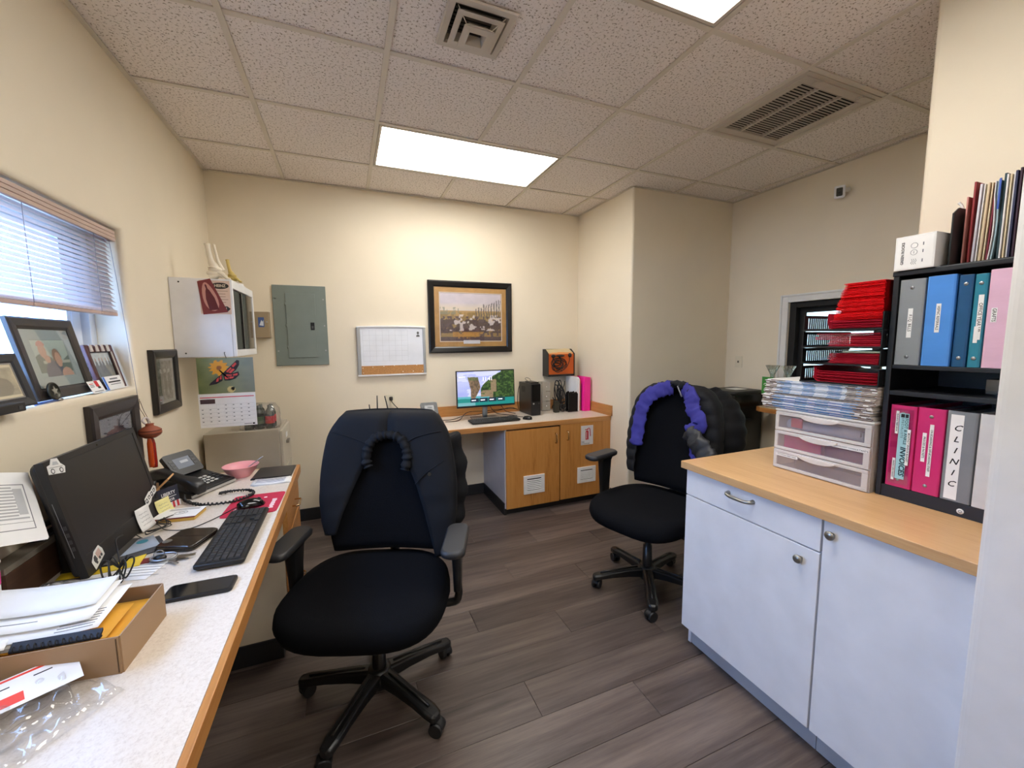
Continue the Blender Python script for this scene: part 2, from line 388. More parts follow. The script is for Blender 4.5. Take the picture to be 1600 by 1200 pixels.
# outside: ground, a pale building wall, a hedge
struct('ground_outside', MB().box(-9, -1.2, -6, 9, -.3, -.2), M('outside_gravel', (176, 170, 160), .9))
ob = thing('outbuilding', 'pale outbuilding wall with white posts seen through the window', 'building', (-5.5, 6.2, -.2))
part('wall', MB().box(-6.0, -5.4, 3.9, 9, -.2, 2.6), M('outside_wall', (190, 205, 215), .8), ob); part('roof', MB().box(-6.3, -4.9, 3.7, 9.2, 2.6, 2.75), M('outside_roof', (120, 115, 112), .8), ob)
for k in range(4): part('post', MB().box(-5.05, -4.93, 4.2+k*1.2, 4.32+k*1.2, -.2, 2.6), white, ob)
hm = MB(); r2 = random.Random(3)
for k in range(2600):
    c = Vector((-4.2+r2.uniform(-.5, .5), r2.uniform(1.0, 4.6), r2.uniform(-.2, 1.95)+.15*sin(k))); a = Vector((r2.uniform(-1, 1), r2.uniform(-1, 1), r2.uniform(-1, 1))).normalized()*.06; b = a.orthogonal().normalized()*.03
    hm.add([c-a, c+b, c+a, c-b], [(0, 1, 2, 3)])
hm.box(-4.45, -3.95, 1.1, 4.5, -.2, 1.8)
tag(part('hedge', hm, M('hedge_leaf', (118, 150, 96), .6, var=(3, .3)), kind='stuff'), 'clipped green hedge outside the window', 'hedge')
# ---- pass-through window: white casing, black frame, sliding glass, room beyond
trim = M('white_trim', (224, 224, 222), .4)
tr = struct('trim_1', MB().box(XR-.018, XR, ty1, ty1+.062, tz0, tz1+.062).box(XR-.018, XR, ty0-.062, ty0, tz0, tz1+.062).box(XR-.018, XR, ty0, ty1, tz1, tz1+.062), trim, bevel=.004)
part('casing_bead', MB().box(XR-.026, XR-.018, ty1+.046, ty1+.062, tz0, tz1+.062).box(XR-.026, XR-.018, ty0-.06, ty1+.046, tz1+.046, tz1+.062), trim, tr, bevel=.003)
w2 = struct('window_2', MB().box(XR+.01, XR+.11, ty1-.05, ty1, tz0, tz1).box(XR+.01, XR+.11, ty0, ty0+.05, tz0, tz1).box(XR+.01, XR+.11, ty0+.05, ty1-.05, tz1-.045, tz1).box(XR+.01, XR+.11, ty0+.05, ty1-.05, tz0, tz0+.03), blackm, bevel=.003)
for (x, a, b) in ((XR+.04, ty0+.05, 1.68), (XR+.07, 1.64, ty1-.05)):
    s = part('sash', MB().box(x-.011, x+.011, a, a+.04, tz0+.03, tz1-.045).box(x-.011, x+.011, b-.04, b, tz0+.03, tz1-.045).box(x-.011, x+.011, a+.04, b-.04, tz1-.085, tz1-.045).box(x-.011, x+.011, a+.04, b-.04, tz0+.03, tz0+.07), blackm, w2)
    part('pane', MB().box(x-.003, x+.003, a+.04, b-.04, tz0+.07, tz1-.085), clear('slider_glass', (248, 250, 246), .05), s)
lob = M('lobby_paint', (222, 224, 206), .6)
struct('wall_lobby', MB().box(5.6, 5.7, -.5, 5, 0, H).box(XR+.13, 5.7, 5, 5.1, 0, H).box(XR+.13, 5.7, -.6, -.5, 0, H), lob); struct('floor_lobby', MB().box(XR+.13, 5.7, -.6, 5.1, -.05, 0), M('lobby_floor', (120, 112, 104), .5))
struct('ceiling_lobby', MB().box(XR+.13, 5.7, -.6, 5.1, H, H+.05), M('lobby_ceiling', (215, 210, 200), .8))
# ================================================================== CEILING FIXTURES
dm, nt, bs = newmat('lamp_diffuser'); bs.inputs['Base Color'].default_value = (.8, .8, .8, 1); bs.inputs['Emission Color'].default_value = (1, .975, .925, 1); bs.inputs['Emission Strength'].default_value = LAMP
lampm = M('lamp_frame', (206, 196, 182), .45)
def troffer(x0, x1, y0, y1, z, label, dm=dm):
    t = thing('ceiling_light', label, 'ceiling light', ((x0+x1)/2, (y0+y1)/2, z), group='recessed ceiling lights')
    a = .018; b = .032
    part('frame', MB().box(x0+a, x1-a, y0+a, y0+b, z-.002, z+.03).box(x0+a, x1-a, y1-b, y1-a, z-.002, z+.03).box(x0+a, x0+b, y0+b, y1-b, z-.002, z+.03).box(x1-b, x1-a, y0+b, y1-b, z-.002, z+.03), lampm, t)
    part('diffuser', MB().box(x0+b, x1-b, y0+b, y1-b, z+.004, z+.009), dm, t); part('housing', MB().box(x0+.02, x1-.02, y0+.02, y1-.02, z+.035, z+.10), lampm, t)
    return t
X1, X3 = GX0+T, GX0+3*T
troffer(X1, X3, GY0-T, GY0, H, 'long bright recessed ceiling light panel nearest the back wall')
troffer(X1, X3, GY0-4*T, GY0-3*T, H, 'bright recessed ceiling light panel cut off by the top of the photo')
troffer(X1, X3, GY0-7*T, GY0-6*T, H, 'recessed ceiling light panel over the doorway end of the room')
troffer(4.0, 5.2, 1.5, 2.1, H-.05, 'added out-of-view ceiling light panel lighting the room behind the pass-through window', M('lobby_fill_diffuser', (220, 220, 215), .5, emit=((255, 250, 240), LAMP*.4)))  # added lamp, out of view, put in to light the room beyond
# return air grille
g = thing('return_air_grille', 'square louvred return air grille set in the ceiling', 'vent', (2.357, 1.65, H))
x0, x1, y0, y1 = GX0+4*T+.013, GX0+5*T-.013, GY0-3*T+.013, GY0-2*T-.013
gm = M('grille_paint', (200, 190, 176), .45); gi = .07
part('frame', MB().box(x0, x1, y0, y0+gi, H-.006, H+.004).box(x0, x1, y1-gi, y1, H-.006, H+.004).box(x0, x0+gi, y0+gi, y1-gi, H-.006, H+.004).box(x1-gi, x1, y0+gi, y1-gi, H-.006, H+.004), gm, g, bevel=.002)
part('raised_edge', MB().box(x0+.02, x1-.02, y0+.02, y0+.026, H-.012, H-.006).box(x0+.02, x1-.02, y1-.026, y1-.02, H-.012, H-.006).box(x0+.02, x0+.026, y0+.026, y1-.026, H-.012, H-.006).box(x1-.026, x1-.02, y0+.026, y1-.026, H-.012, H-.006), gm, g)
part('plenum', MB().box(x0+gi-.004, x1-gi+.004, y0+gi-.004, y1-gi+.004, H+.05, H+.06).box(x0+gi-.004, x0+gi, y0+gi, y1-gi, H+.004, H+.05).box(x1-gi, x1-gi+.004, y0+gi, y1-gi, H+.004, H+.05).box(x0+gi, x1-gi, y0+gi-.004, y0+gi, H+.004, H+.05).box(x0+gi, x1-gi, y1-gi, y1-gi+.004, H+.004, H+.05), M('plenum_dark', (22, 19, 17), .9), g)
ng = 24; lv = None
for k in range(ng):
    yy = y0+gi+(y1-y0-2*gi)*(k+.5)/ng
    m = MB(); m.add([(-.2325, -.003, .0075), (.2325, -.003, .0075), (.2325, .003, .004), (-.2325, .003, .004), (-.2325, -.0025, .0085), (.2325, -.0025, .0085), (.2325, .0035, .005), (-.2325, .0035, .005)], [(0, 1, 2, 3), (7, 6, 5, 4), (0, 4, 5, 1), (1, 5, 6, 2), (2, 6, 7, 3), (3, 7, 4, 0)])
    if lv is None: lv = part('louver', m, M('louver_paint', (176, 166, 152), .5), g, L=True)
    else: q = lv.copy(); COL.objects.link(q); q.parent = g; lv_ = q
    (lv if k == 0 else q).location = (0, yy-1.65, -.004)
for xx in (x0+.2, x1-.2): part('divider', MB().box(xx-.004, xx+.004, y0+gi, y1-gi, H-.004, H+.012), gm, g)
for xx in (x0+.12, x1-.12): part('latch', MB().box(xx-.006, xx+.006, y0+.02, y0+.055, H-.016, H-.006), gm, g)
# supply diffuser of stacked square cones
d = thing('air_diffuser', 'small square stepped air supply diffuser in the ceiling', 'vent', (.54, 1.685, H))
def sq(h, z): return [(.54-h, 1.685-h, z), (.54+h, 1.685-h, z), (.54+h, 1.685+h, z), (.54-h, 1.685+h, z)]
part('plate', MB().rings([sq(.116, H-.002), sq(.135, H-.004), sq(.13, H-.010), sq(.106, H-.010), sq(.098, H+.03)], False, False), gm, d, fix=True)
part('outer_cone', MB().rings([sq(.094, H-.020), sq(.072, H-.022), sq(.070, H-.020), sq(.060, H+.01), sq(.062, H+.01), sq(.094, H-.018)], False, False), gm, d)
part('inner_cone', MB().rings([sq(.062, H-.045), sq(.034, H-.047), sq(.030, H-.01), sq(.032, H-.01), sq(.062, H-.043)], False, False), gm, d)
for k in range(9): part('damper_blade', MB().box(.445, .635, 1.60+k*.0195, 1.612+k*.0195, H+.012, H+.0135), M('damper', (74, 68, 62), .5), d)
part('duct', MB().box(.436, .644, 1.58, 1.79, H+.045, H+.05), M('plenum_dark', (22, 19, 17), .9), d)
for sx, sy in ((1, 1), (1, -1), (-1, 1), (-1, -1)): part('strut', MB().tube([(.54+sx*.095, 1.685+sy*.095, H-.006), (.54+sx*.035, 1.685+sy*.035, H-.042)], .0018, 5), gm, d)
part('lever', MB().box(.408, .412, 1.66, 1.70, H-.018, H-.006), gm, d)
# ================================================================== LEFT WALL AND WINDOW
def picture(name, label, m, w, h, fw, dep, fmat, fn, matb=0, bcol=None, nx=70, ny=54, sheen=True, inner=None, lip=.004):
    """framed picture; m: frame at the back centre, local z out of the picture"""
    t = thing(name, label, 'picture frame', m.translation.copy())
    def R(a, b, z): return [(-w/2+a, -h/2+b, z), (w/2-a, -h/2+b, z), (w/2-a, h/2-b, z), (-w/2+a, h/2-b, z)]
    part('frame', MB(m).rings([R(0, 0, 0), R(0, 0, dep*.8), R(fw*.18, fw*.18, dep), R(fw*.8, fw*.8, dep*.82), R(fw, fw, dep*.6), R(fw, fw, 0), R(0, 0, 0)], False, False), fmat, t, bevel=.0012)
    iw, ih = w-2*fw, h-2*fw
    if matb: part('mat_board', MB(m).rings([R(fw-.002, fw-.002, dep*.45), R(fw+matb, fw+matb, dep*.45), R(fw+matb+.002, fw+matb+.002, dep*.36)], False, False), bcol, t)
    if inner: part('inner_lip', MB(m).rings([R(fw, fw, dep*.55), R(fw+lip, fw+lip, dep*.55), R(fw+lip, fw+lip, dep*.3)], False, False), inner, t)
    art('print', m @ Matrix.Translation((0, 0, dep*.34)), iw-2*matb+.006, ih-2*matb+.006, fn, nx, ny, None, t)
    part('backing', MB(m).box(-iw/2-.004, iw/2+.004, -ih/2-.004, ih/2+.004, dep*.02, dep*.3), M('backing_board', (120, 100, 80), .8), t)
    part('glass', MB(m).box(-iw/2, iw/2, -ih/2, ih/2, dep*.5, dep*.53), clear('picture_glass', (255, 255, 255), .02), t)
    return t
def wallm(y, z): return frame_m((XL+.001, y, z), (0, 1, 0), (0, 0, 1))        # on the left wall: x along +y?, faces +x
def leanm(x0, y, z0, x1, z1, yaw=0):
    up = Vector((x1-x0, 0, z1-z0)); m = frame_m(((x0+x1)/2, y, (z0+z1)/2), (yaw, 1, 0), up)
    return m
darkwood = M('dark_frame', (44, 38, 36), .35, b=(60, .08)); blackframe = M('black_frame', (18, 16, 16), .28)
def f_couple(u, v):
    n = vn(u, v, 5, 5, 1); c = [150+40*v+10*n, 175+40*v, 175+30*v]; c = mixc(c, (70, 92, 84), ((v < .52+.1*np.sin(u*7)) & (v > .15)).astype(float)*.8)
    c = mixc(c, (226, 222, 205), ((v < .45) & (v > .36) & (u > .2)).astype(float)*.7)
    c = mixc(c, (60, 68, 100), ellm(u, v, .45, .08, .27, .36)); c = mixc(c, (206, 158, 138), ellm(u, v, .27, .70, .1, .2)); c = mixc(c, (200, 150, 128), ellm(u, v, .34, .48, .08, .1))
    c = mixc(c, (206, 140, 130), ((v > .82) & (ellm(u, v, .27, .8, .12, .15) > 0)).astype(float)); c = mixc(c, (150, 112, 88), ellm(u, v, .62, .54, .12, .2)); c = mixc(c, (212, 164, 138), ellm(u, v, .64, .46, .09, .19))
    return mixc(c, (208, 160, 138), ellm(u, v, .78, .05, .17, .2))
def f_sepia(u, v):
    n = vn(u, v, 6, 6, 2, 4); c = [120+110*n*(.4+v), 112+102*n*(.4+v), 90+84*n*(.4+v)]
    for x, y, r in ((.35, .78, .1), (.6, .72, .09), (.25, .3, .2), (.72, .35, .18)): c = mixc(c, (58, 54, 46), ellm(u, v, x, y, r, r*1.5)*.6)
    return mixc(c, (226, 214, 180), ((v > .9) | (v < .1)).astype(float))
def f_field(u, v):
    n = vn(u, v, 8, 8, 3); c = [170+40*v, 190+30*v, 200+20*v]; c = mixc(c, (92, 104, 96), (v < .55).astype(float)); c = [x*(.8+.4*n) for x in c]
    for x in (.2, .38, .52, .7, .85): c = mixc(c, (60, 70, 78), ellm(u, v, x, .52, .06, .2)); c = mixc(c, (180, 150, 130), ellm(u, v, x, .74, .035, .06))
    return c
def f_engrave(u, v):
    n = vn(u, v, 14, 26, 4, 4); a = 75+150*(n-.25); c = [a, a, a*.98]
    for x in (.25, .5, .75): c = mixc(c, (40, 40, 42), ellm(u, v, x, .42, .09, .3)*.6); c = mixc(c, (190, 188, 182), ellm(u, v, x, .74, .07, .05)*.8)
    return mixc(c, (176, 174, 168), ((u < .06) | (u > .94) | (v < .03) | (v > .97)).astype(float))
def f_group(u, v):
    n = vn(u, v, 10, 6, 5); c = [62+30*n, 66+30*n, 76+30*n]; lo = (v < .42)
    c = mixc(c, (150, 130, 60), (lo & (u < .42) & (n > .45)).astype(float)); c = mixc(c, (226, 226, 226), ((v < .62) & (v > .1) & (u > .5) & (vn(u, v, 9, 4, 8) > .5)).astype(float)); return mixc(c, (30, 32, 40), ((v < .12+.25*(u-.3)) & (u > .3)).astype(float))
def wy(m): return m
picture('picture_frame', 'wide dark wooden frame with grey mat and a couple\'s photo on the window sill', leanm(-.935, 1.932, 1.297, -.988, 1.572), .325, .28, .036, .016, darkwood, f_couple, .038, M('grey_mat', (165, 180, 182), .8), inner=blackframe)
picture('picture_frame', 'dark beaded frame with a sepia photo at the left edge of the sill', leanm(-.908, 1.575, 1.296, -.945, 1.455), .28, .163, .028, .014, M('blue_black_frame', (30, 33, 42), .35), f_sepia, .004, M('cream_mat', (222, 210, 176), .8), inner=M('silver_bead', (150, 150, 152), .3, .8))
st = picture('picture_frame', 'small frame with red and white striped edge behind the business cards', leanm(-.938, 2.243, 1.294, -.978, 1.478), .205, .19, .030, .014, M('stripe_frame_red', (76, 36, 36), .5), f_field, 0, None, inner=blackframe)
ms = leanm(-.938, 2.243, 1.294, -.978, 1.478)
for k in range(4): part('white_stripe', MB(ms).box(-.075+k*.042, -.056+k*.042, .066, .0945, .0115, .0155), M('stripe_white', (205, 196, 190), .6), st)
for k in range(1): part('white_stripe', MB(ms).box(.0735, .08, -.09, .064, .0115, .0148), M('stripe_white', (205, 196, 190), .6), st)
med = leanm(-.93, 1.80, 1.30, -.942, 1.362)
tk = thing('round_token', 'round dark cast emblem token leaning on the couple photo frame', 'token', (-.925, 1.825, 1.297))
mt_ = leanm(-.916, 1.83, 1.297, -.926, 1.357)
part('disc', MB(mt_).lathe((0, 0, .004), [(.0001, 0), (.03, 0), (.03, .005), (.025, .006), (.024, .004), (.0001, .004)], 24, 2, False), M('token_bronze', (60, 60, 52), .35, .6), tk)
part('emblem', MB(mt_).prism([((.017 if i % 2 == 0 else .008)*sin(i*PI/5), (.017 if i % 2 == 0 else .008)*cos(i*PI/5)) for i in range(10)], .0085, .010), M('token_silver', (160, 160, 150), .35, .6), tk)
def card(label, m, w, h, deco):
    t = thing('business_card', label, 'card', m.translation.copy()); part('card', MB(m).box(-w/2, w/2, -h/2, h/2, 0, .0006), paper, t); deco(t, m @ Matrix.Translation((0, 0, .0008))); return t
red = M('print_red', (206, 40, 48), .6); blue = M('print_blue', (70, 120, 205), .6)
def dc1(t, m): part('red_block', MB(m).box(0, .022, 0, .024, 0, .0003), red, t); part('dark_block', MB(m).box(.006, .024, -.008, 0, 0, .0003), ink, t); [part('print_line', MB(m).box(-.038, -.012, .012-k*.006, .0145-k*.006, 0, .0003), red if k == 0 else inkgrey, t) for k in range(3)]; part('print_line', MB(m).box(-.03, .03, -.02, -.017, 0, .0003), inkgrey, t)
def dc2(t, m): part('blue_edge', MB(m).box(-.069, -.055, -.028, .028, 0, .0003), blue, t); part('print_line', MB(m).box(-.02, .04, .014, .02, 0, .0003), inkgrey, t); part('print_line', MB(m).box(-.04, .055, .001, .007, 0, .0003), ink, t); part('print_line', MB(m).box(-.03, .05, -.008, -.005, 0, .0003), inkgrey, t)
card('white business card with a red square leaning on the sill', leanm(-.903, 2.075, 1.294, -.922, 1.341), .088, .05, dc1)
card('wider white business card with blue edge below the striped frame', leanm(-.908, 2.215, 1.294, -.925, 1.350), .138, .058, dc2)
hb = thing('hub', 'small black box lying on the front edge of the window sill', 'box', (-.88, 1.54, 1.294)); part('case', MB().box(-.898, -.862, 1.47, 1.60, 1.294, 1.32), black, hb, bevel=.003); part('port', MB().box(-.862, -.861, 1.57, 1.585, 1.301, 1.311), M('port_dark', (60, 60, 62), .4), hb)
pn = thing('pen', 'thin blue pen lying on the sill under the couple photo frame', 'pen', (-.915, 1.79, 1.296)); part('barrel', MB().cyl((-.912, 1.73, 1.2965), (-.912, 1.835, 1.2965), .0042), M('pen_blue', (70, 100, 170), .3), pn); part('cap', MB().cyl((-.912, 1.835, 1.2965), (-.912, 1.86, 1.2965), .0048), steel, pn)
picture('picture_frame', 'narrow black frame with a grey engraving on the wall beside the white cabinet', wallm(2.652, 1.292), .315, .322, .045, .024, blackframe, f_engrave, .012, M('silver_mat', (150, 150, 148), .5), 44, 60)
picture('picture_frame', 'dark brown frame with a group photo hung on the wall below the sill', wallm(2.125, 1.108), .375, .295, .058, .022, darkwood, f_group, 0, None, inner=blackframe)
# ---- venetian blind
def slatmat():
    mt, nt, bs = newmat('blind_slat'); bs.inputs['Base Color'].default_value = rgb((232, 222, 222)); bs.inputs['Roughness'].default_value = .4
    tl = nd(nt, 'ShaderNodeBsdfTranslucent'); tl.inputs[0].default_value = rgb((232, 224, 226)); mx = nd(nt, 'ShaderNodeMixShader'); mx.inputs[0].default_value = .4
    nt.links.new(bs.outputs[0], mx.inputs[1]); nt.links.new(tl.outputs[0], mx.inputs[2]); nt.links.new(mx.outputs[0], nt.nodes['Material Output'].inputs[0]); return mt
slm = slatmat(); bl = thing('venetian_blind', 'half lowered pale mini blind hanging in the left window', 'blind', (-.935, 1.46, 1.6))
vm = M('valance_vinyl', (196, 172, 160), .45)
bx0, bx1 = .575, 2.345
va = part('valance', MB().box(-.922, -.912, bx0, bx1, 1.928, 1.942).box(-.922, -.912, bx0, bx1, 1.9435, 1.957).box(-.922, -.912, bx0, bx1, 1.9585, 1.972).box(-.924, -.918, bx0, bx1, 1.928, 1.972), vm, bl, bevel=.0015)
part('valance_return', MB().box(-.96, -.918, bx1-.004, bx1, 1.928, 1.972), vm, bl); part('head_rail', MB().box(-.958, -.926, bx0+.005, bx1-.01, 1.938, 1.966), slm, bl)
sl = None
for k in range(17):
    z = 1.639+k*.0178; w = .0125; ring = []
    if sl is None:
        a = math.radians(50); prof = [(-w*cos(a)*s_-.0022*(1-s_*s_)*sin(a)*-1, w*sin(a)*s_+.0022*(1-s_*s_)*cos(a)) for s_ in (-1, -.5, 0, .5, 1)]
        A = [(-.937-p[0]*1, bx0+.012, -p[1]) for p in prof]
        m = MB().add([(p[0], y, p[2]) for y in (bx0+.012, bx1-.012) for p in A], [(i, i+1, i+6, i+5) for i in range(4)], True)
        inv = rootm(bl).inverted(); sl = part('slat', m, slm, bl, solid=.0008); me = sl.data
        for v_ in me.vertices: v_.co.z += 1.6
        q = sl
    else: q = sl.copy(); COL.objects.link(q); q.parent = bl
    q.location = (0, random.uniform(-.0012, .0012), z-1.6); q.rotation_euler = (random.uniform(-.0006, .0006), 0, 0)
part('bottom_rail', MB().box(-.949, -.925, bx0+.012, bx1-.010, 1.606, 1.620), M('rail_vinyl', (190, 165, 158), .45), bl, bevel=.003); part('slat_stack', MB().box(-.948, -.926, bx0+.012, bx1-.011, 1.621, 1.625).box(-.948, -.926, bx0+.012, bx1-.012, 1.6265, 1.6305), slm, bl)
for y in (.75, 1.30, 1.81, 2.205): part('ladder_cord', MB().tube([(-.9245, y, 1.94), (-.9245, y, 1.61)], .0009, 5), M('cord_grey', (150, 148, 160), .6), bl); part('cord_button', MB().ell((-.9245, y, 1.612), (.004, .005, .005)), vm, bl)
part('pull_cord', MB().tube([(-.922, 2.315, 1.93), (-.905, 2.318, 1.66), (-.892, 2.32, 1.42), (-.884, 2.32, 1.27), (-.882, 2.315, 1.225)], .0011, 5, sub=5), M('cord_grey', (150, 148, 160), .6), bl)
# ---- hanging pottery ornament with glass tubes
tc = M('terracotta', (150, 78, 50), .6, b=(40, .2)); on = thing('hanging_ornament', 'brown pottery rattle with orange glass tubes hanging by the window cord', 'ornament', (-.832, 2.268, .90))
pm = frame_m((-.86, 2.315, 1.088), (1, 0, .0), (0, 1, 0))
part('pot', MB().lathe((-.832, 2.268, 1.090), [(.001, -.028), (.02, -.026), (.037, -.014), (.042, 0), (.038, .012), (.026, .022), (.016, .027), (.014, .034), (.017, .038), (.001, .038)], 24), tc, on)
for k, z in enumerate((-.006, .008)): part('carved_band', MB().rings([[((-.832+(.0425-abs(z)*.25)*cos(2*PI*i/28)), 2.268+(.0425-abs(z)*.25)*sin(2*PI*i/28), 1.090+z+dz) for i in range(28)] for dz in (-.002, .002)], False), M('carved_dark', (92, 44, 30), .7), on)
part('knot', MB().tube([(-.84, 2.25, 1.132), (-.844, 2.238, 1.146), (-.838, 2.25, 1.158), (-.832, 2.262, 1.148), (-.834, 2.266, 1.130)], .0045, 6, sub=4), M('white_twine', (210, 200, 195), .8), on)
part('cord', MB().tube([(-.88, 2.326, 1.235), (-.865, 2.28, 1.20), (-.845, 2.26, 1.17), (-.834, 2.266, 1.126)], .0011, 5, sub=4).tube([(-.88, 2.33, 1.225), (-.862, 2.31, 1.18), (-.834, 2.285, 1.13)], .0011, 5, sub=4), M('brown_string', (90, 70, 55), .7), on)
amber = M('amber_glass', (196, 74, 20), .12, coat=.5); redg = M('red_glass', (150, 26, 12), .12, coat=.5)
for y, m_, z0 in ((2.252, amber, .932), (2.282, redg, .922)): part('glass_tube', MB().lathe((-.832, y, z0), [(.001, 0), (.010, .002), (.011, .02), (.010, .11), (.007, .13), (.003, .14), (.003, .165)], 12), m_, on)
# ================================================================== WALL CABINET AND CALENDAR
lam = M('white_laminate', (226, 226, 228), .22); wc = thing('wall_cabinet', 'white wall cabinet with dark sliding glass doors on the left wall', 'cabinet', (XL+.15, 3.125, 1.405))
wa, wb, wc0, wc1, wx = 2.84, 3.41, 1.405, 1.852, -.597
part('body', MB().box(XL+.002, wx-.02, wa, wa+.016, wc0, wc1).box(XL+.002, wx-.02, wb-.016, wb, wc0, wc1).box(XL+.002, wx-.02, wa+.016, wb-.016, wc0, wc0+.016).box(XL+.002, wx-.02, wa+.016, wb-.016, wc1-.016, wc1).box(XL+.002, XL+.01, wa+.016, wb-.016, wc0+.016, wc1-.016), lam, wc, bevel=.001)
part('front_frame', MB().box(wx-.02, wx, wa, wa+.018, wc0, wc1).box(wx-.02, wx, wb-.018, wb, wc0, wc1).box(wx-.02, wx, wa+.018, wb-.018, wc0, wc0+.04).box(wx-.02, wx, wa+.018, wb-.018, wc1-.05, wc1), white, wc, bevel=.004)
part('shelf', MB().box(XL+.012, wx-.06, wa+.018, wb-.018, 1.62, 1.632), lam, wc)
smoke = M('smoked_glass', (52, 52, 50), .06, coat=.3)
for k, (a, b, dx) in enumerate(((wa+.02, 3.10, -.012), (3.08, wb-.02, -.006))):
    s = part('sliding_door', MB().box(wx+dx-.0025, wx+dx, a, b, wc0+.042, wc1-.052), smoke, wc)
    part('edge_strip', MB().box(wx+dx, wx+dx+.002, a, a+.01, wc0+.042, wc1-.052), M('strip_grey', (120, 120, 116), .3), s)
for (x, z) in ((-.85, 1.828), (-.845, 1.428)): part('screw_cap', MB().cyl((x, wa-.001, z), (x, wa+.001, z), .0045, n=10), blackm, wc)
def fm(x0, x1, z0, z1, y, tilt=0):
    m = frame_m(((x0+x1)/2, y, (z0+z1)/2), (cos(tilt), 0, sin(tilt)), (-sin(tilt), 0, cos(tilt))); return m   # faces -y
pk = M('pink_card', (222, 196, 178), .7)
hz = thing('paper_label', 'pinkish food label card taped to the side of the white cabinet', 'card', (-.67, wa-.001, 1.66)); m = fm(-.760, -.606, 1.652, 1.842, wa-.0008)
part('card', MB(m).box(-.0735, .0735, -.095, .095, -.0004, .0004), pk, hz)
bm_ = M('label_brown', (52, 42, 34), .6); b_ = part('banner', MB(m).prism([(.043*cos(a)+.026, .066+.018*sin(a)) for a in [2*PI*i/24 for i in range(24)]], .0004, .0008), bm_, hz)
text('HEINZ', .021, M('label_cream', (222, 205, 176), .6), b_, m @ Matrix.Translation((.026, .066, .0009)), sx=.9, bold=.0006)
c_ = part('keystone', MB(m).prism([(.03, -.05), (.055, -.05), (.070, -.064), (.055, -.08), (.03, -.08), (.022, -.065)], .0004, .0008), bm_, hz); text('H', .024, M('label_cream', (222, 205, 176), .6), c_, m @ Matrix.Translation((.044, -.065, .0009)))
for k in range(5): part('print_line', MB(m).box(.005-.004*(k % 2), .050+.012*((k*7) % 3 == 0), .035-k*.016, .038-k*.016, .0004, .0007), M('label_faint', (160, 130, 112), .7), hz)
sc_ = thing('prayer_card', 'dark red card with a robed figure taped over the food label', 'card', (-.71, wa-.004, 1.64)); Yc = wa-.0045
maroon = M('card_maroon', (122, 46, 46), .6)
def trap(u, v): # card shape, narrower at the top
    xl = -.763+(-.746+.763)*(1-v); xr = -.701+(-.626+.701)*(1-v); return (xl+(xr-xl)*u, 1.648+(1.834-1.648)*v+.018*u*v+.016*u*(1-v))
part('card', MB().prism([trap(*q) for q in ((0, 0), (1, 0), (1, 1), (0, 1))], Yc, Yc+.0012, 1), maroon, sc_)
part('halo', MB().prism([trap(.5+.36*cos(2*PI*i/20), .5+.43*sin(2*PI*i/20)) for i in range(20)], Yc-.0004, Yc, 1), M('card_blush', (196, 140, 128), .6), sc_)
part('robed_figure', MB().prism([trap(*q) for q in ((.3, .1), (.7, .1), (.72, .45), (.62, .68), (.55, .74), (.56, .84), (.5, .88), (.44, .84), (.45, .74), (.38, .68), (.28, .45))], Yc-.0008, Yc-.0004, 1), M('card_robe', (96, 28, 34), .6), sc_)
# calendar
cm = thing('wall_calendar', 'hanging calendar with a butterfly picture over a month page', 'calendar', (-.66, wa-.008, .99)); CY = wa-.008
def f_bfly(u, v):
    n = vn(u, v, 3, 3, 9); c = [92+40*n+30*u, 104+36*n+28*u, 66+60*u+20*n]
    c = mixc(c, (120, 124, 110), np.clip((u-.55)*2, 0, 1)*.6); th = np.arctan2(v-.72, u-.38); r = np.hypot((u-.38)*1.3, v-.72)
    c = mixc(c, (226, 160, 40), (r < .2+.035*np.sin(th*11)).astype(float)); c = mixc(c, (150, 90, 30), (r < .06).astype(float))
    c = mixc(c, (206, 190, 130), ellm(u, v, .57, .1, .07, .09)); c = mixc(c, (40, 36, 26), ellm(u, v, .6, .12, .035, .05)); return c
art('picture_page', fm(-.80, -.52, 1.192, 1.400, CY), .28, .208, f_bfly, 70, 52, printmat('gloss_print', .25), cm)
mb_ = fm(-.80, -.52, 1.192, 1.400, CY-.0012); blk = M('wing_black', (26, 16, 18), .5); orr = M('wing_orange', (206, 70, 60), .5)
def wing(pts, cells):
    part('wing', MB(mb_).prism(pts, 0, .0006), blk, cm); cx, cy = pts[0]
    for c in cells: part('wing_cell', MB(mb_).prism(c, .0006, .0009), orr, cm)
wing([(-.018, .012), (.02, .05), (.058, .09), (.07, .085), (.068, .06), (.05, .03), (.03, .012)], [[(.0, .022), (.025, .048), (.03, .04), (.008, .017)], [(.012, .016), (.035, .040), (.045, .034), (.024, .012)], [(.03, .055), (.05, .076), (.056, .066), (.038, .046)]])
wing([(-.018, .012), (.03, .012), (.062, .022), (.066, .002), (.045, -.02), (.015, -.03), (-.01, -.03)], [[(.0, .006), (.03, .004), (.026, -.004), (0, -.002)], [(.034, .006), (.058, .012), (.056, .0), (.034, -.004)], [(-.008, -.006), (.012, -.008), (.01, -.022), (-.006, -.022)], [(.016, -.008), (.04, -.008), (.032, -.018), (.014, -.02)]])
wing([(-.018, .012), (-.02, -.03), (-.05, -.048), (-.088, -.056), (-.08, -.042), (-.05, -.015)], [[(-.022, .004), (-.024, -.022), (-.034, -.022), (-.03, -.004)], [(-.036, -.008), (-.04, -.034), (-.052, -.036), (-.048, -.02)]])
part('butterfly_body', MB(mb_).rings([[(-.03+.012*k+.003*sin(0)+.004*cos(2*PI*i/8)*.7, .03-.014*k+.004*sin(2*PI*i/8), .001) for i in range(8)] for k in range(4)], True), blk, cm)
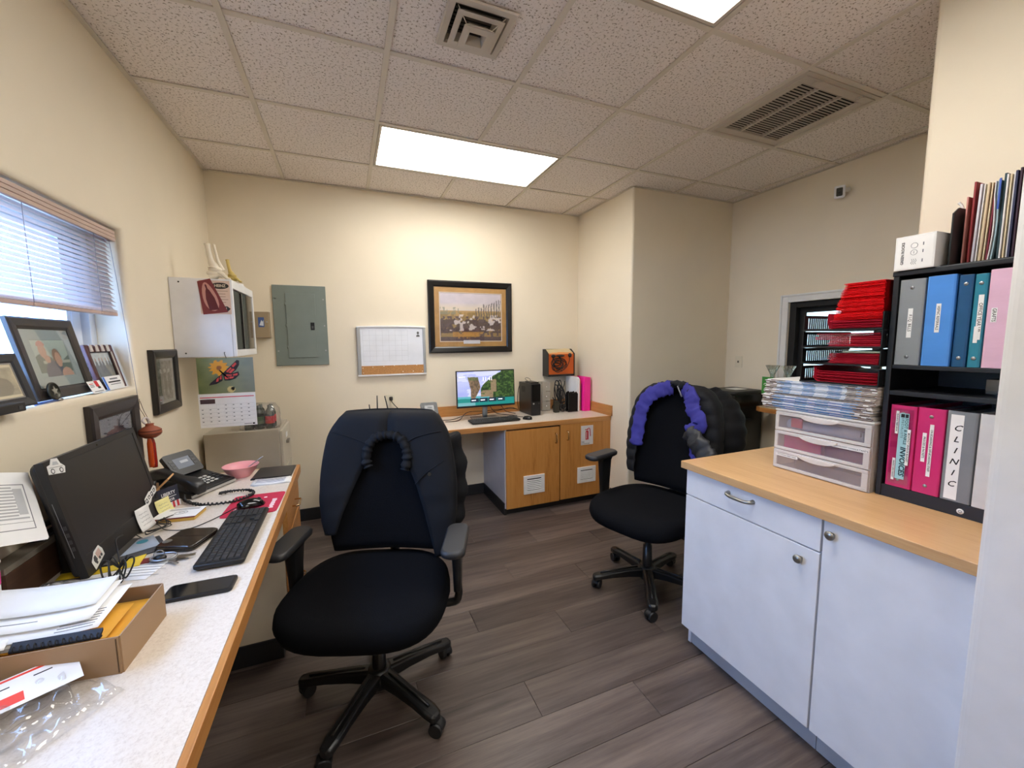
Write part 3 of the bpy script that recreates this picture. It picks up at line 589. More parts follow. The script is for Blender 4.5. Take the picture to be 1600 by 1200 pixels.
pg = part('month_page', MB().box(-.805, -.521, CY-.0008, CY, .992, 1.19), paper, cm); mp = fm(-.805, -.521, .992, 1.19, CY-.001)
part('red_rule', MB(mp).box(-.134, .134, .076, .081, 0, .0003), M('rule_pink', (214, 60, 84), .6), pg); part('month_block', MB(mp).box(-.134, -.062, .042, .068, 0, .0003), M('block_plum', (72, 52, 56), .6), pg)
for k in range(6): part('week_line', MB(mp).box(-.134, .134, .036-k*.0235, .0365-k*.0235, 0, .0002), inkgrey, pg)
for k in range(8): part('day_line', MB(mp).box(-.134+k*.0383, -.1337+k*.0383, -.0815, .036, 0, .0002), M('faint_line', (190, 192, 200), .7), pg)
dn = 1
for r_ in range(5):
    for k in range(7):
        if (r_ or k > 2) and dn < 32: part('day_mark', MB(mp).box(-.130+k*.0383, -.122+k*.0383, .028-r_*.0235, .0325-r_*.0235, 0, .0002), inkgrey, pg); dn += 1
part('seal', MB(mp).prism([(.124+.007*cos(2*PI*i/14), -.089+.005*sin(2*PI*i/14)) for i in range(14)], 0, .0003), ink, pg); part('print_line', MB(mp).box(.075, .114, -.091, -.087, 0, .0003), inkgrey, pg)
part('hook', MB().tube([(-.66, wa, 1.432), (-.66, wa-.012, 1.428), (-.657, wa-.012, 1.414), (-.653, wa-.009, 1.398)], .0016, 6, sub=3), blackm, cm)
# bones on the cabinet
bone = M('bone_white', (226, 216, 196), .45, b=(50, .15)); boney = M('bone_yellow', (196, 172, 96), .45, b=(50, .15)); bz = 1.852
def bones(name, label, x, y, s, mat, two):
    t = thing(name, label, 'model', (x, y, bz)); c = lambda a, b, d: (x+a*s, y+b*s, bz+d*s)
    part('long_bone', MB().tube([c(-.025, 0, .255), c(-.022, 0, .23), c(-.015, 0, .17), c(-.006, 0, .125), c(.004, 0, .10), c(.004, 0, .085)], lambda u: s*(.019 if u < .1 else (.017+.045*max(0, u-.5))), 10, sub=3), mat, t)
    if two: part('thin_bone', MB().tube([c(.012, .01, .255), c(.02, .01, .2), c(.03, .01, .14), c(.045, .01, .095), c(.055, .01, .07)], lambda u: s*(.009+.016*max(0, u-.4)), 8, sub=3), mat, t)
    part('ankle_bone', MB().ell(c(.012, 0, .075), (.045*s, .034*s, .026*s)).ell(c(.0, 0, .05), (.045*s, .032*s, .022*s)), mat, t); part('heel_bone', MB().tube([c(-.022, 0, .02), c(-.0, 0, .03), c(.03, 0, .045), c(.06, 0, .035)], lambda u: s*(.03-.008*u), 9, sub=3), mat, t)
    part('foot_bones', MB().tube([c(.02, -.01, .06), c(.055, -.015, .045), c(.085, -.02, .016), c(.105, -.02, .012)], lambda u: s*(.016-.009*u), 8, sub=3).tube([c(.02, .012, .055), c(.055, .014, .04), c(.08, .016, .014), c(.1, .02, .011)], lambda u: s*(.014-.008*u), 8, sub=3), mat, t)
    part('stand', MB().box(x-.035*s, x+.075*s, y-.03*s, y+.03*s, bz, bz+.006*s), clear('acrylic', (250, 250, 250), .08), t, bevel=.001); return t
bones('ankle_bone_model', 'tall white leg and ankle bone model on the wall cabinet', -.70, 2.915, .82, bone, True)
bones('ankle_bone_model', 'small yellow ankle bone model on the wall cabinet', -.628, 2.98, .53, boney, False)
single('white_cup_lid', MB().lathe((-.64, 3.22, bz), [(.036, 0), (.036, .006), (.03, .010), (.027, .022), (.02, .024), (.001, .024)], 20), white, 'white plastic lid lying on the far end of the wall cabinet', 'lid')
# ================================================================== ELECTRICAL BOXES ON THE BACK WALL
pgm = M('panel_grey', (122, 132, 126), .45); pb = thing('breaker_panel', 'flat grey green electrical breaker panel on the back wall', 'panel', (-.325, YB-.01, 1.30)); fy = YB-.012
part('cover', MB().box(-.515, -.135, fy, YB-.001, 1.303, 1.935), pgm, pb, bevel=.003); dr = part('door', MB().box(-.425, -.215, fy-.006, fy, 1.365, 1.872), pgm, pb, bevel=.002)
part('latch', MB().box(-.256, -.228, fy-.009, fy-.006, 1.585, 1.645), blackm, dr, bevel=.001); part('latch_tab', MB().box(-.250, -.236, fy-.013, fy-.009, 1.597, 1.618), M('tab_grey', (70, 72, 72), .4), dr)
for z in (1.45, 1.62, 1.79): part('hinge', MB().cyl((-.428, fy-.004, z-.012), (-.428, fy-.004, z+.012), .004), pgm, dr)
for x in (-.495, -.155):
    for z in (1.42, 1.62 if x > -.3 else 1.83, 1.83): part('screw', MB().cyl((x, fy-.002, z), (x, fy, z), .006, n=10), steel, pb)
jb = thing('junction_box', 'small beige metal box with a blue sticker on the back wall', 'box', (-.60, YB-.05, 1.52)); jm = M('jbox_beige', (158, 140, 112), .5)
part('cover', MB().box(-.69, -.538, YB-.06, YB-.001, 1.525, 1.722), jm, jb, bevel=.003); sk = part('sticker', MB().box(-.612, -.572, YB-.0608, YB-.0602, 1.605, 1.68), M('sticker_blue', (66, 92, 150), .5), jb)
part('sticker_figure', MB().prism([(-.605, 1.62), (-.59, 1.66), (-.582, 1.645), (-.576, 1.66), (-.578, 1.615)], YB-.0614, YB-.0608, 1), M('sticker_white', (206, 214, 226), .5), sk); part('screw', MB().cyl((-.554, YB-.064, 1.645), (-.554, YB-.06, 1.645), .006, n=10), steel, jb)
# ================================================================== FILE CABINET
fc = thing('filing_cabinet', 'beige steel filing cabinet standing behind the end of the left desk', 'filing cabinet', (-.65, 3.28, 0)); fcm = M('file_beige', (172, 164, 148), .45)
part('body', MB().box(-.868, -.447, 3.08, 3.49, .02, .905), fcm, fc, bevel=.004)
for k in range(3):
    z0 = .06+k*.28; d = part('drawer', MB().box(-.446, -.43, 3.093, 3.477, z0, z0+.27), M('file_front', (190, 182, 166), .45), fc, bevel=.003)
    part('pull', MB().prism([(3.25, z0+.15), (3.32, z0+.15), (3.32, z0+.17), (3.25, z0+.17)], -.43, -.412, 0), M('pull_grey', (150, 145, 138), .3, .6), d); part('label_holder', MB().box(-.4295, -.427, 3.25, 3.32, z0+.19, z0+.225), paper, d)
# shrink wrapped pack of bottles on it
bk = thing('bottle_pack', 'shrink wrapped pack of dark bottles on the filing cabinet behind the calendar', 'pack', (-.56, 3.2, .905))
for i in range(3):
    for j in range(2):
        x, y = -.63+i*.062, 3.16+j*.065; b = part('bottle', MB().lathe((x, y, .905), [(.001, .0), (.028, 0), (.029, .02), (.029, .10), (.022, .125), (.012, .14), (.012, .158), (.001, .158)], 14), M('bottle_dark', (34, 44, 34), .15), bk)
        if (i, j) in ((2, 0), (1, 0), (2, 1)): part('bottle_label', MB().lathe((x, y, .94), [(.0293, 0), (.0293, .05)], 14, 2, False), (red if i == 2 else M('label_green', (80, 110, 70), .5)), b)
def crinkle(m, n, seed, amp):
    r = random.Random(seed); m.v = [(x+r.uniform(-amp, amp), y+r.uniform(-amp, amp), z+r.uniform(-amp, amp)) for x, y, z in m.v]; return m
film = clear('crinkled_film', (250, 250, 252), .12, .06, .06)
rs = []
for k in range(9):
    z = .907+k*.0205; q = 1-.12*max(0, (k-6))
    rs.append([(-.568+.118*q*sup(2*PI*i/30, 1, 1, 4)[0], 3.193+.078*q*sup(2*PI*i/30, 1, 1, 4)[1], z) for i in range(30)])
part('wrap_film', crinkle(MB().rings(rs, True), 0, 4, .004), film, bk)
# ================================================================== LEFT DESK
DZ = .79
mt, nt, bs = newmat('desk_laminate'); bs.inputs['Roughness'].default_value = .22
v1 = coords(nt); nt.links.new(ramp(nt, noise(nt, v1, 150, 3, .8), [(.30, rgb((205, 192, 178))), (.5, rgb((221, 210, 197))), (.75, rgb((227, 218, 207)))]), bs.inputs['Base Color'])
desklam = mt
beige = M('beige_panel', (206, 194, 174), .5)
dk = thing('desk', 'long built-in desk with pale top and oak edge along the left wall', 'desk', (-.59, 1.4, 0))
part('desktop', MB().box(XL+.001, -.292, .10, 2.548, DZ-.03, DZ), desklam, dk); part('edge_band', MB().box(-.292, -.276, .10, 2.56, DZ-.046, DZ-.0005).box(XL+.001, -.292, 2.548, 2.56, DZ-.046, DZ-.0005), oaky, dk, bevel=.002)
part('side_panel', MB().box(-.86, -.312, 2.06, 2.078, .105, DZ-.03), beige, dk); part('side_panel', MB().box(-.86, -.312, 2.52, 2.538, .105, DZ-.03), oak, dk); part('end_panel', MB().box(-.86, -.32, .12, .138, 0, DZ-.03), beige, dk)
part('toe_kick', MB().box(-.86, -.34, 2.054, 2.53, 0, .105), rub, dk, bevel=.003); part('back_panel', MB().box(-.86, -.845, 2.078, 2.52, .105, DZ-.03), beige, dk)
for z0, z1 in ((.115, .395), (.415, .565), (.585, .738)):
    d = part('drawer', MB().box(-.311, -.29, 2.066, 2.532, z0, z1), oaky, dk, bevel=.002)
    part('handle', MB().tube([(-.29, 2.25, (z0+z1)/2), (-.262, 2.25, (z0+z1)/2), (-.258, 2.26, (z0+z1)/2), (-.258, 2.34, (z0+z1)/2), (-.262, 2.35, (z0+z1)/2), (-.29, 2.35, (z0+z1)/2)], .0042, 8), chrome, d)
# desk riser
rs_ = thing('desk_riser', 'long low riser shelf with brown front at the back of the left desk', 'shelf', (-.87, 1.58, DZ)); rw = wood('riser_brown', (58, 40, 30), (84, 58, 42), 1, 1, .5)
part('top', MB().box(-.893, -.845, 1.415, 1.745, .888, .905), M('riser_grey', (120, 112, 100), .5), rs_, bevel=.002); part('front', MB().box(-.862, -.845, 1.415, 1.745, DZ, .888), rw, rs_); part('end', MB().box(-.893, -.862, 1.728, 1.745, DZ, .888), rw, rs_); part('back', MB().box(-.893, -.885, 1.415, 1.728, DZ, .888), rw, rs_)
# all in one computer
ai = thing('desktop_monitor', 'black all-in-one monitor with white stickers on the left desk', 'monitor', (-.74, 1.77, DZ))
mm = frame_m((-.765, 1.775, .977), (0, 1, 0), (-.07, 0, .36)); hw, hh = .262, .181
part('bezel', MB(mm).rings([[(x*hw, y*hh, z) for x, y in ((-1, -1), (1, -1), (1, 1), (-1, 1))] for z in (-.02, 0)]+[[(-hw+.02, -hh+.062, .0), (hw-.02, -hh+.062, 0), (hw-.02, hh-.02, 0), (-hw+.02, hh-.02, 0)], [(-hw+.021, -hh+.063, -.003), (hw-.021, -hh+.063, -.003), (hw-.021, hh-.021, -.003), (-hw+.021, hh-.021, -.003)]], True, False), black, ai, bevel=.003)
part('screen', MB(mm).box(-hw+.02, hw-.02, -hh+.062, hh-.02, -.006, -.0022), M('screen_off', (24, 24, 26), .38), ai)
part('housing', MB(mm).rings([[(x*hw*q, y*hh*q, z) for x, y in rrect(2, 2, .12, 4)] for q, z in ((.99, -.02), (.98, -.035), (.84, -.055), (.8, -.058))]), black, ai)
part('webcam', MB(mm).cyl((0, hh-.011, 0), (0, hh-.011, .0008), .003, n=10), M('webcam', (70, 60, 30), .2), ai)
part('stand', MB().rings([[(cx+a, 1.68+b*.6, z) for a, b in rrect(w, .32, .013)] for cx, z, w in ((-.768, DZ, .13), (-.768, DZ+.008, .13), (-.808, DZ+.014, .04), (-.822, .96, .03))]), black, ai)
part('vent_line', MB(mm).box(-hw-.0006, -hw, -.11, .06, -.0145, -.0135), M('silver_line', (150, 152, 156), .3, .6), ai)
for k in range(4): part('port', MB(mm).box(-hw-.0006, -hw, -.09+k*.022, -.078+k*.022, -.012, -.005), M('port_dark', (60, 60, 62), .4), ai)
stw = M('sticker_paper', (224, 224, 222), .5); sti = M('sticker_ink', (70, 70, 74), .6)
def sticker(cx, cy, pts, deco, ang=0):
    m = mm @ Matrix.Translation((cx, cy, .0003)) @ Matrix.Rotation(ang, 4, 'Z'); s = part('sticker', MB(m).prism(pts, 0, .0006), stw, ai, label='white cut-out sticker'); deco(s, m @ Matrix.Translation((0, 0, .0006)))
def d_car(s, m):
    for x in (-.018, .017): part('wheel', MB(m).prism([(x+.008*cos(2*PI*i/14), -.014+.008*sin(2*PI*i/14)) for i in range(14)], 0, .0003), sti, s); part('hub', MB(m).prism([(x+.005*cos(2*PI*i/14), -.014+.005*sin(2*PI*i/14)) for i in range(14)], .0003, .0005), stw, s)
    part('outline', MB(m).box(-.028, .026, -.004, -.0028, 0, .0003), sti, s); part('outline', MB(m).prism([(-.014, .003), (.012, .003), (.007, .013), (-.009, .013)], 0, .0003), M('sticker_shade', (176, 178, 182), .6), s)
sticker(-hw+.045, hh-.022, [(-.036, -.022), (.030, -.024), (.036, -.005), (.02, .006), (.012, .022), (-.014, .022), (-.022, .006), (-.036, .002)], d_car, -.15)
def d_truck(s, m):
    part('cab', MB(m).prism([(-.02, -.006), (-.004, -.006), (-.004, .012), (-.014, .012), (-.02, .004)], 0, .0003), sti, s); part('trailer', MB(m).box(0, .024, -.006, .014, 0, .0003), M('sticker_pink', (196, 168, 160), .6), s)
    for x in (-.014, .006, .018): part('wheel', MB(m).prism([(x+.005*cos(2*PI*i/12), -.009+.005*sin(2*PI*i/12)) for i in range(12)], .0003, .0005), sti, s)
sticker(-hw+.062, -hh+.036, [(-.034, -.02), (.03, -.02), (.036, .0), (.03, .02), (.0, .022), (-.012, .016), (-.03, .008)], d_truck, .35)
def d_word(s, m):
    for k in range(4): part('block', MB(m).box(-.05+k*.026, -.032+k*.026, -.010+.004*(k % 2), .008, 0, .0003), sti, s); part('block_gap', MB(m).box(-.046+k*.026, -.038+k*.026, -.003, .004, .0003, .0005), stw, s)
sticker(hw-.055, -hh+.088, [(-.06, -.018), (-.02, -.02), (.0, -.012), (.05, -.014), (.06, .004), (.05, .016), (.012, .012), (0, .018), (-.05, .014)], d_word, .25)
def note(name, label, m, w, h, mat, curl=.012, lines=3, cat='note'):
    t = thing(name, label, cat, m.translation.copy()); n = 8
    part('sheet', MB(m).rings([[(-w/2, h/2-h*k/n, curl*(k/n)**2), (w/2, h/2-h*k/n, curl*(k/n)**2*1.3)] for k in range(n+1)], False, True, closed=False), mat, t, solid=.0003)
    for k in range(lines): part('scribble', MB(m).tube([(-w*.32+w*.62*i/8, h*.22-k*h*.16+.0018*sin(i*2.3+k), curl*(.28+.16*k)**2*1.2+.0012) for i in range(9)], .0005, 4), inkgrey, t)
    return t
note('sticky_note', 'pale yellow sticky note hanging from the lower right corner of the monitor', frame_m((-.722, 2.012, .818), (.35, 1, 0), (-.05, .1, 1)), .07, .075, M('note_yellow', (238, 230, 160), .8), .022)
note('paper_note', 'white paper slip stuck to the lower edge of the monitor screen', frame_m((-.732, 1.87, .835), (.1, 1, -.05), (-.1, .05, 1)), .085, .085, paper, .012, 4)
# document holder page
ph = thing('document_holder', 'tilted white page with a printed table on a clip at the far left', 'document', (-.82, 1.42, DZ)); hm_ = frame_m((-.835, 1.437, 1.058), (.28, .9, -.3), (-.04, .158, .14))
for k in range(3): part('page', MB(hm_).box(-.17, .072+.004*k, -.098+.003*k, .098+.004*k, -.002*k, -.002*k+.0004), paper, ph)
part('table_border', MB(hm_).box(-.14, .052, .066, .068, .0005, .0008).box(-.14, .052, -.062, -.060, .0005, .0008).box(.05, .052, -.06, .066, .0005, .0008).box(-.14, .05, -.042, -.041, .0005, .0008), inkgrey, ph)
for k in range(11): part('table_row', MB(hm_).box(-.138, .02+.012*((k*5) % 3), .056-k*.0088, .0605-k*.0088, .0005, .0007), M('row_grey', (176, 178, 180), .7), ph)
part('table_column', MB(hm_).box(.022, .044, -.02, .055, .0007, .0009), M('column_grey', (190, 192, 194), .7), ph)
part('board', MB(hm_).box(-.16, .06, -.09, .085, -.010, -.006), black, ph); part('arm', MB().tube([(-.875, 1.36, .906), (-.878, 1.40, .98), (-.868, 1.44, 1.02)], .006, 8), black, ph)
sp = thing('stapler', 'black stapler on the riser behind the monitor', 'stapler', (-.868, 1.66, .905)); part('base', MB().box(-.884, -.854, 1.58, 1.74, .905, .915), black, sp, bevel=.003); part('arm', MB().tube([(-.869, 1.73, .924), (-.869, 1.68, .938), (-.869, 1.59, .948)], lambda u: .012-.002*u, 10), black, sp)
# cup at the far left edge
cp = thing('cup', 'white cup with a pink band at the far left edge of the desk', 'cup', (-.850, 1.342, DZ)); part('body', MB().lathe((-.850, 1.342, DZ), [(.001, 0), (.028, 0), (.030, .004), (.036, .16), (.033, .16), (.027, .006), (.001, .006)], 24), white, cp); part('pink_band', MB().lathe((-.850, 1.342, DZ+.105), [(.0344, 0), (.0354, .032)], 24, 2, False), M('pink_print', (214, 70, 150), .5), cp)
part('lid', MB().lathe((-.850, 1.342, DZ+.158), [(.038, 0), (.0385, .006), (.034, .009), (.034, .014), (.001, .014)], 24), white, cp)
# phone
def desk_phone(label, loc, rz, lit=True):
    t = thing('desk_phone', label, 'phone', loc, rz); ph_ = M('phone_black', (24, 25, 27), .38)
    MI = Matrix.Diagonal((1, -1, 1, 1))
    part('body', MB(MI).prism([(-.1, 0), (.1, 0), (.1, .02), (-.02, .045), (-.1, .062)], -.105, .105, 0), ph_, t, L=True, bevel=.005, fix=True)
    part('front_strip', MB(MI).box(-.105, .105, .098, .1025, .004, .014), M('phone_silver', (190, 190, 186), .3, .4), t, L=True)
    sm_ = frame_m((.03, .075, .098), (1, 0, 0), (0, .62, .78))
    part('display', MB(sm_).prism(rrect(.13, .105, .012), -.012, .006), ph_, t, L=True); sc2 = part('screen', MB(sm_).box(-.036, .036, -.024, .026, .006, .0068), M('phone_screen', (128, 136, 150), .15) if lit else M('phone_screen_dark', (40, 42, 46), .2), t, L=True)
    part('screen_text', MB(sm_).box(-.012, .022, .0, .012, .0068, .0072), M('phone_text', (176, 182, 194), .4) if lit else M('phone_text_dark', (80, 84, 88), .4), sc2, L=True)
    for sx in (-1, 1):
        for k in range(3): part('line_key', MB(sm_).box(sx*.047-.008, sx*.047+.008, -.018+k*.016, -.009+k*.016, .006, .0075), M('key_dark', (52, 53, 56), .4), t, L=True)
    km = frame_m((.0, -.04, .0335), (1, 0, 0), (0, 1, .215)); kw = M('key_white', (206, 206, 202), .4)
    for r_ in range(4):
        for c_ in range(3): part('key', MB(km).box(.002+c_*.021-.007, .002+c_*.021+.007, .030-r_*.0185-.005, .030-r_*.0185+.005, .0, .003), kw, t, L=True, bevel=.001)
        for c_ in range(2): part('side_key', MB(km).box(.07+c_*.018-.006, .07+c_*.018+.006, .030-r_*.0185-.004, .030-r_*.0185+.004, .0, .002), M('key_dark', (52, 53, 56), .4), t, L=True)
    part('navigation_key', MB(km).cyl((-.026, .015, 0), (-.026, .015, .004), .008), kw, t, L=True)
    part('handset', MB(MI).rings([[(-.075+a, y, z+b) for a, b in rrect(w, h, .012, 3)] for y, z, w, h in ((-.115, .062, .03, .02), (-.11, .078, .05, .04), (-.06, .085, .052, .044), (-.03, .083, .044, .028), (.04, .066, .044, .026), (.075, .052, .052, .044), (.115, .036, .05, .042), (.122, .032, .03, .024))]), ph_, t, L=True, fix=True)
    part('foot', MB(MI).prism([(-.10, .0), (-.06, .0), (-.07, .06), (-.10, .075)], -.09, .09, 0), ph_, t, L=True); return t
desk_phone('black desk phone with lit grey display near the far end of the left desk', (-.708, 2.318, DZ), math.radians(60))
bpy.data.objects['desk_phone'].scale = (1.15,)*3
pc = []
for k in range(190):
    u = k/189; base = smooth_path([(-.69, 2.135, DZ+.03), (-.675, 2.11, DZ+.012), (-.60, 2.04, DZ+.012), (-.49, 2.03, DZ+.012), (-.425, 2.09, DZ+.014), (-.45, 2.15, DZ+.013), (-.53, 2.17, DZ+.012), (-.565, 2.16, DZ+.012)], 27)[k]
    pc.append(base+Vector((.0045*cos(k*1.7), .0045*sin(k*1.7)*.4, .0045*sin(k*1.7))))
single('phone_cord', MB().tube(pc, .0045, 5), cable, 'coiled black handset cord looping onto the red mouse pad', 'cord')
# bowl and spoon
bp = M('pink_plastic', (232, 160, 164), .4); bw = thing('bowl', 'pink plastic bowl near the far end of the left desk', 'bowl', (-.556, 2.435, DZ))
part('body', MB().lathe((-.540, 2.447, DZ), [(.001, .0), (.040, 0), (.043, .004), (.066, .03), (.080, .058), (.083, .06), (.079, .061), (.063, .032), (.04, .008), (.001, .007)], 32), bp, bw)
so = thing('spoon', 'metal spoon resting in the pink bowl', 'spoon', (-.52, 2.43, DZ+.02)); part('handle', MB().tube([(-.540, 2.445, DZ+.018), (-.515, 2.447, DZ+.038), (-.468, 2.452, DZ+.072), (-.438, 2.456, DZ+.092)], lambda u: .0022+.001*u, 6, sub=3), steel, so); part('bowl', MB().ell((-.540, 2.445, DZ+.0145), (.014, .02, .004)), steel, so)
# mouse pad, keyboards, mouse
mp_ = thing('mouse_pad', 'dark red mouse pad with white print on the left desk', 'mouse pad', (-.395, 1.985, DZ)); mpm = frame_m((-.397, 1.985, DZ), (1, -.03, 0), (.03, 1, 0))
part('pad', MB(mpm).prism(rrect(.2, .245, .018), 0, .003), M('pad_red', (186, 32, 66), .75), mp_)
wp = M('pad_print', (236, 220, 222), .7)
r3 = random.Random(2)
for k in range(9): part('print_mark', MB(mpm).box(.066-.005*r3.random(), .077+.004*r3.random(), -.075+k*.0125, -.075+k*.0125+.009, .003, .0033), wp, mp_)
for k in range(5): part('print_mark', MB(mpm).box(-.066+.004*r3.random(), -.058, -.10+k*.013, -.10+k*.013+.009, .003, .0033), wp, mp_)
for k in range(3): part('print_mark', MB(mpm).box(-.03+k*.026, -.018+k*.026, .055+.003*k, .067+.003*k, .003, .0033), wp, mp_)
def keyboard(label, m, w=.44, d=.135):
    t = thing('keyboard', label, 'keyboard', m.translation.copy()); kb = M('keyboard_black', (14, 14, 16), .45); kc = M('keycap', (42, 43, 46), .5)
    part('case', MB(m).rings([[(a, b, z) for a, b in rrect(w-g, d-g, .01)] for g, z in ((.006, .002), (0, .006), (0, .014), (.006, .018))]), kb, t, bevel=.001)
    src = None; nrow = [(15, 1), (15, 1), (14, 1), (13, 1), (12, 1), (7, 1)]
    for r_ in range(6):
        y = d/2-.022-r_*.0185; x = -w/2+.012
        ks = [.0185]*15 if r_ < 2 else ([.026]+[.0185]*12+[.026] if r_ == 2 else ([.03]+[.0185]*11+[.042] if r_ == 3 else ([.04]+[.0185]*10+[.051] if r_ == 4 else [.024, .024, .024, .11, .024, .024, .024, .024])))
        for q in ks:
            part('key', MB(m @ Matrix.Translation((x+q/2, y, .018))).rings([[(-q/2+.0012, -.008, 0), (q/2-.0012, -.008, 0), (q/2-.0012, .008, 0), (-q/2+.0012, .008, 0)], [(-q/2+.0028, -.0062, .004), (q/2-.0028, -.0062, .004), (q/2-.0028, .0068, .004), (-q/2+.0028, .0068, .004)]], True, False), kc, t); x += q
        x = -w/2+.300
        for c_ in range(3):
            if r_ != 3 and not (r_ == 4 and c_ != 1): part('key', MB(m @ Matrix.Translation((x+c_*.0185+.009, y, .018))).box(-.0075, .0075, -.007, .007, 0, .004), kc, t)
        x = -w/2+.362
        for c_ in range(4 if w > .43 else 3): part('key', MB(m @ Matrix.Translation((x+c_*.0175+.008, y, .018))).box(-.0072, .0072, -.007, .007, 0, .004), kc, t)
    return t
keyboard('black keyboard lying along the edge of the left desk', frame_m((-.395, 1.66, DZ+.003), (.005, 1, 0), (-1, .005, .02)))
def mouse(name, label, loc, rz, s=1):
    t = thing(name, label, 'mouse', loc, rz); rs = []
    for k in range(9):
        u = k/8; y = (-.052+.104*u)*s; w = (.030*math.sqrt(max(.02, 1-(2*u-1)**4))+.002)*s; h = (.036*math.sqrt(max(.03, 1-(1.5*u-.62)**2*1.25)))*s
        rs.append([(w*cos(a), y, max(0, h*sin(a))) for a in [PI*i/10 for i in range(11)]])
    part('shell', MB().rings(rs), blackg, t, L=True); part('wheel', MB().cyl((-.004*s, .03*s, .0235*s), (.004*s, .03*s, .0235*s), .008*s), M('wheel_rubber', (50, 50, 52), .6), t, L=True); return t
mouse('mouse', 'black computer mouse on the dark red mouse pad', (-.405, 1.955, DZ+.003), math.radians(-62))
single('mouse_cable', MB().tube([(-.45, 1.97, DZ+.008), (-.52, 1.86, DZ+.004), (-.58, 1.80, DZ+.004), (-.65, 1.82, DZ+.005), (-.68, 1.86, DZ+.006), (-.70, 1.89, DZ+.005), (-.715, 1.91, DZ+.004)], .0017, 6, sub=8), cable, 'thin black mouse cable curving over the left desk', 'cable')
single('keyboard_cable', MB().tube([(-.475, 1.70, DZ+.008), (-.50, 1.73, DZ+.004), (-.57, 1.70, DZ+.003), (-.63, 1.71, DZ+.004), (-.69, 1.76, DZ+.004), (-.73, 1.80, DZ+.01)], .0017, 6, sub=8), cable, 'thin black keyboard cable running under the wallet to the monitor', 'cable')
bp_ = [(-.70, 1.62, DZ+.075), (-.69, 1.58, DZ+.06), (-.665, 1.56, DZ+.02)]
r4 = random.Random(9); lp = MB()
lp.tube([(-.725, 1.70, .845), (-.70, 1.60, .87), (-.668, 1.53, .86), (-.655, 1.505, .825), (-.655, 1.50, DZ+.03)], .0022, 6, sub=8)
for k in range(6):
    a = k*1.05; lp.tube([(-.655, 1.50, DZ+.03), (-.655+.03*cos(a), 1.50+.012*sin(a), DZ+.06), (-.655+.04*cos(a+.3), 1.49+.03*sin(a), DZ+.045), (-.655+.025*cos(a+.5), 1.475+.03*sin(a), DZ+.008), (-.655, 1.498, DZ+.028)], .0022, 6, sub=7)
single('cable_bundle', lp, cable, 'tied bundle of black cable hanging from the monitor onto the desk', 'cable', kind='thing')
for k in range(1):
    t2 = MB()
    for q in range(5): t2.tube([(-.705+.01*q, 1.92+.01*q, DZ+.012), (-.68+r4.uniform(-.01, .02), 1.86+r4.uniform(-.03, .03), DZ+.03), (-.65+r4.uniform(-.01, .02), 1.84+r4.uniform(-.03, .03), DZ+.016), (-.69, 1.80+r4.uniform(-.02, .02), DZ+.014), (-.71, 1.82, DZ+.012)], .0018, 5, sub=6)
    single('cable_tangle', t2, cable, 'tangle of thin black cables under the monitor beside the yellow sticky note', 'cable', kind='thing')
# smartphone, wallet, keys
sm2 = frame_m((-.411, 1.329, DZ), (1, -.03, 0), (.03, 1, 0)); t = thing('smartphone', 'black smartphone in a case lying on the left desk', 'phone', (-.411, 1.329, DZ))
part('case', MB(sm2).prism(rrect(.164, .078, .012), 0, .010), black, t, bevel=.002); part('screen', MB(sm2).prism(rrect(.152, .068, .008), .010, .0106), M('phone_glass', (16, 17, 19), .06), t)
wm = frame_m((-.545, 1.685, DZ), (1, -.35, 0), (.35, 1, 0)); t = thing('wallet', 'dark brown glossy leather wallet with a small emblem on the desk', 'wallet', (-.545, 1.685, DZ)); lea = M('leather_dark', (34, 24, 18), .22, b=(40, .12), coat=.3)
part('flap', MB(wm).rings([[(a, b, z) for a, b in rrect(.13-g, .145-g, .02)] for g, z in ((.004, 0), (0, .005), (0, .010), (.006, .0125))]), lea, t); part('lower_flap', MB(wm).rings([[(a+.004, b-.004, z) for a, b in rrect(.128-g, .142-g, .02)] for g, z in ((.004, .0126), (0, .016), (0, .020), (.008, .023))]), lea, t)
part('emblem', MB(wm).lathe((-.042, -.035, .0232), [(.001, .0008), (.013, .0008), (.014, 0)], 20), M('emblem_grey', (120, 116, 110), .35, .5), t); part('seam', MB(wm).tube([(-.055, .004, .0234), (.055, .002, .0234)], .0008, 5), M('seam_brown', (60, 44, 34), .5), t)
t = thing('key_ring', 'bunch of keys with a silver clip lying beside the wallet', 'keys', (-.565, 1.575, DZ)); k0 = Vector((-.575, 1.57, DZ+.006))
part('clip', MB().tube([k0+Vector((.034*cos(a), .016*sin(a), .006+.004*sin(a))) for a in [2*PI*i/20 for i in range(21)]], .0035, 8), steel, t); part('ring', MB().tube([k0+Vector((-.012+.014*cos(a), .004, .014+.014*sin(a))) for a in [2*PI*i/16 for i in range(17)]], .0014, 6), steel, t)
for k, (dx, dy, an) in enumerate(((.035, -.012, -.3), (.045, .0, .1), (.03, -.026, -.9), (.05, -.014, -.1))):
    km_ = Matrix.Translation(k0+Vector((dx, dy, -.004+.0022*k))) @ Matrix.Rotation(an, 4, 'Z'); part('key', MB(km_).prism([(.011*cos(2*PI*i/12), .010*sin(2*PI*i/12)) for i in range(2, 11)]+[(.036, -.003), (.04, 0), (.036, .004), (.03, .002), (.025, .004), (.02, .002)], 0, .0018), M('key_metal', (150, 140, 120), .35, .9) if k % 2 else steel, t)
part('fob', MB().ell(k0+Vector((-.008, -.004, .006)), (.018, .012, .010)), black, t)
part('leather_tag', MB().box(-.66, -.612, 1.565, 1.60, DZ+.001, DZ+.004), M('tag_red', (110, 30, 26), .5), t)
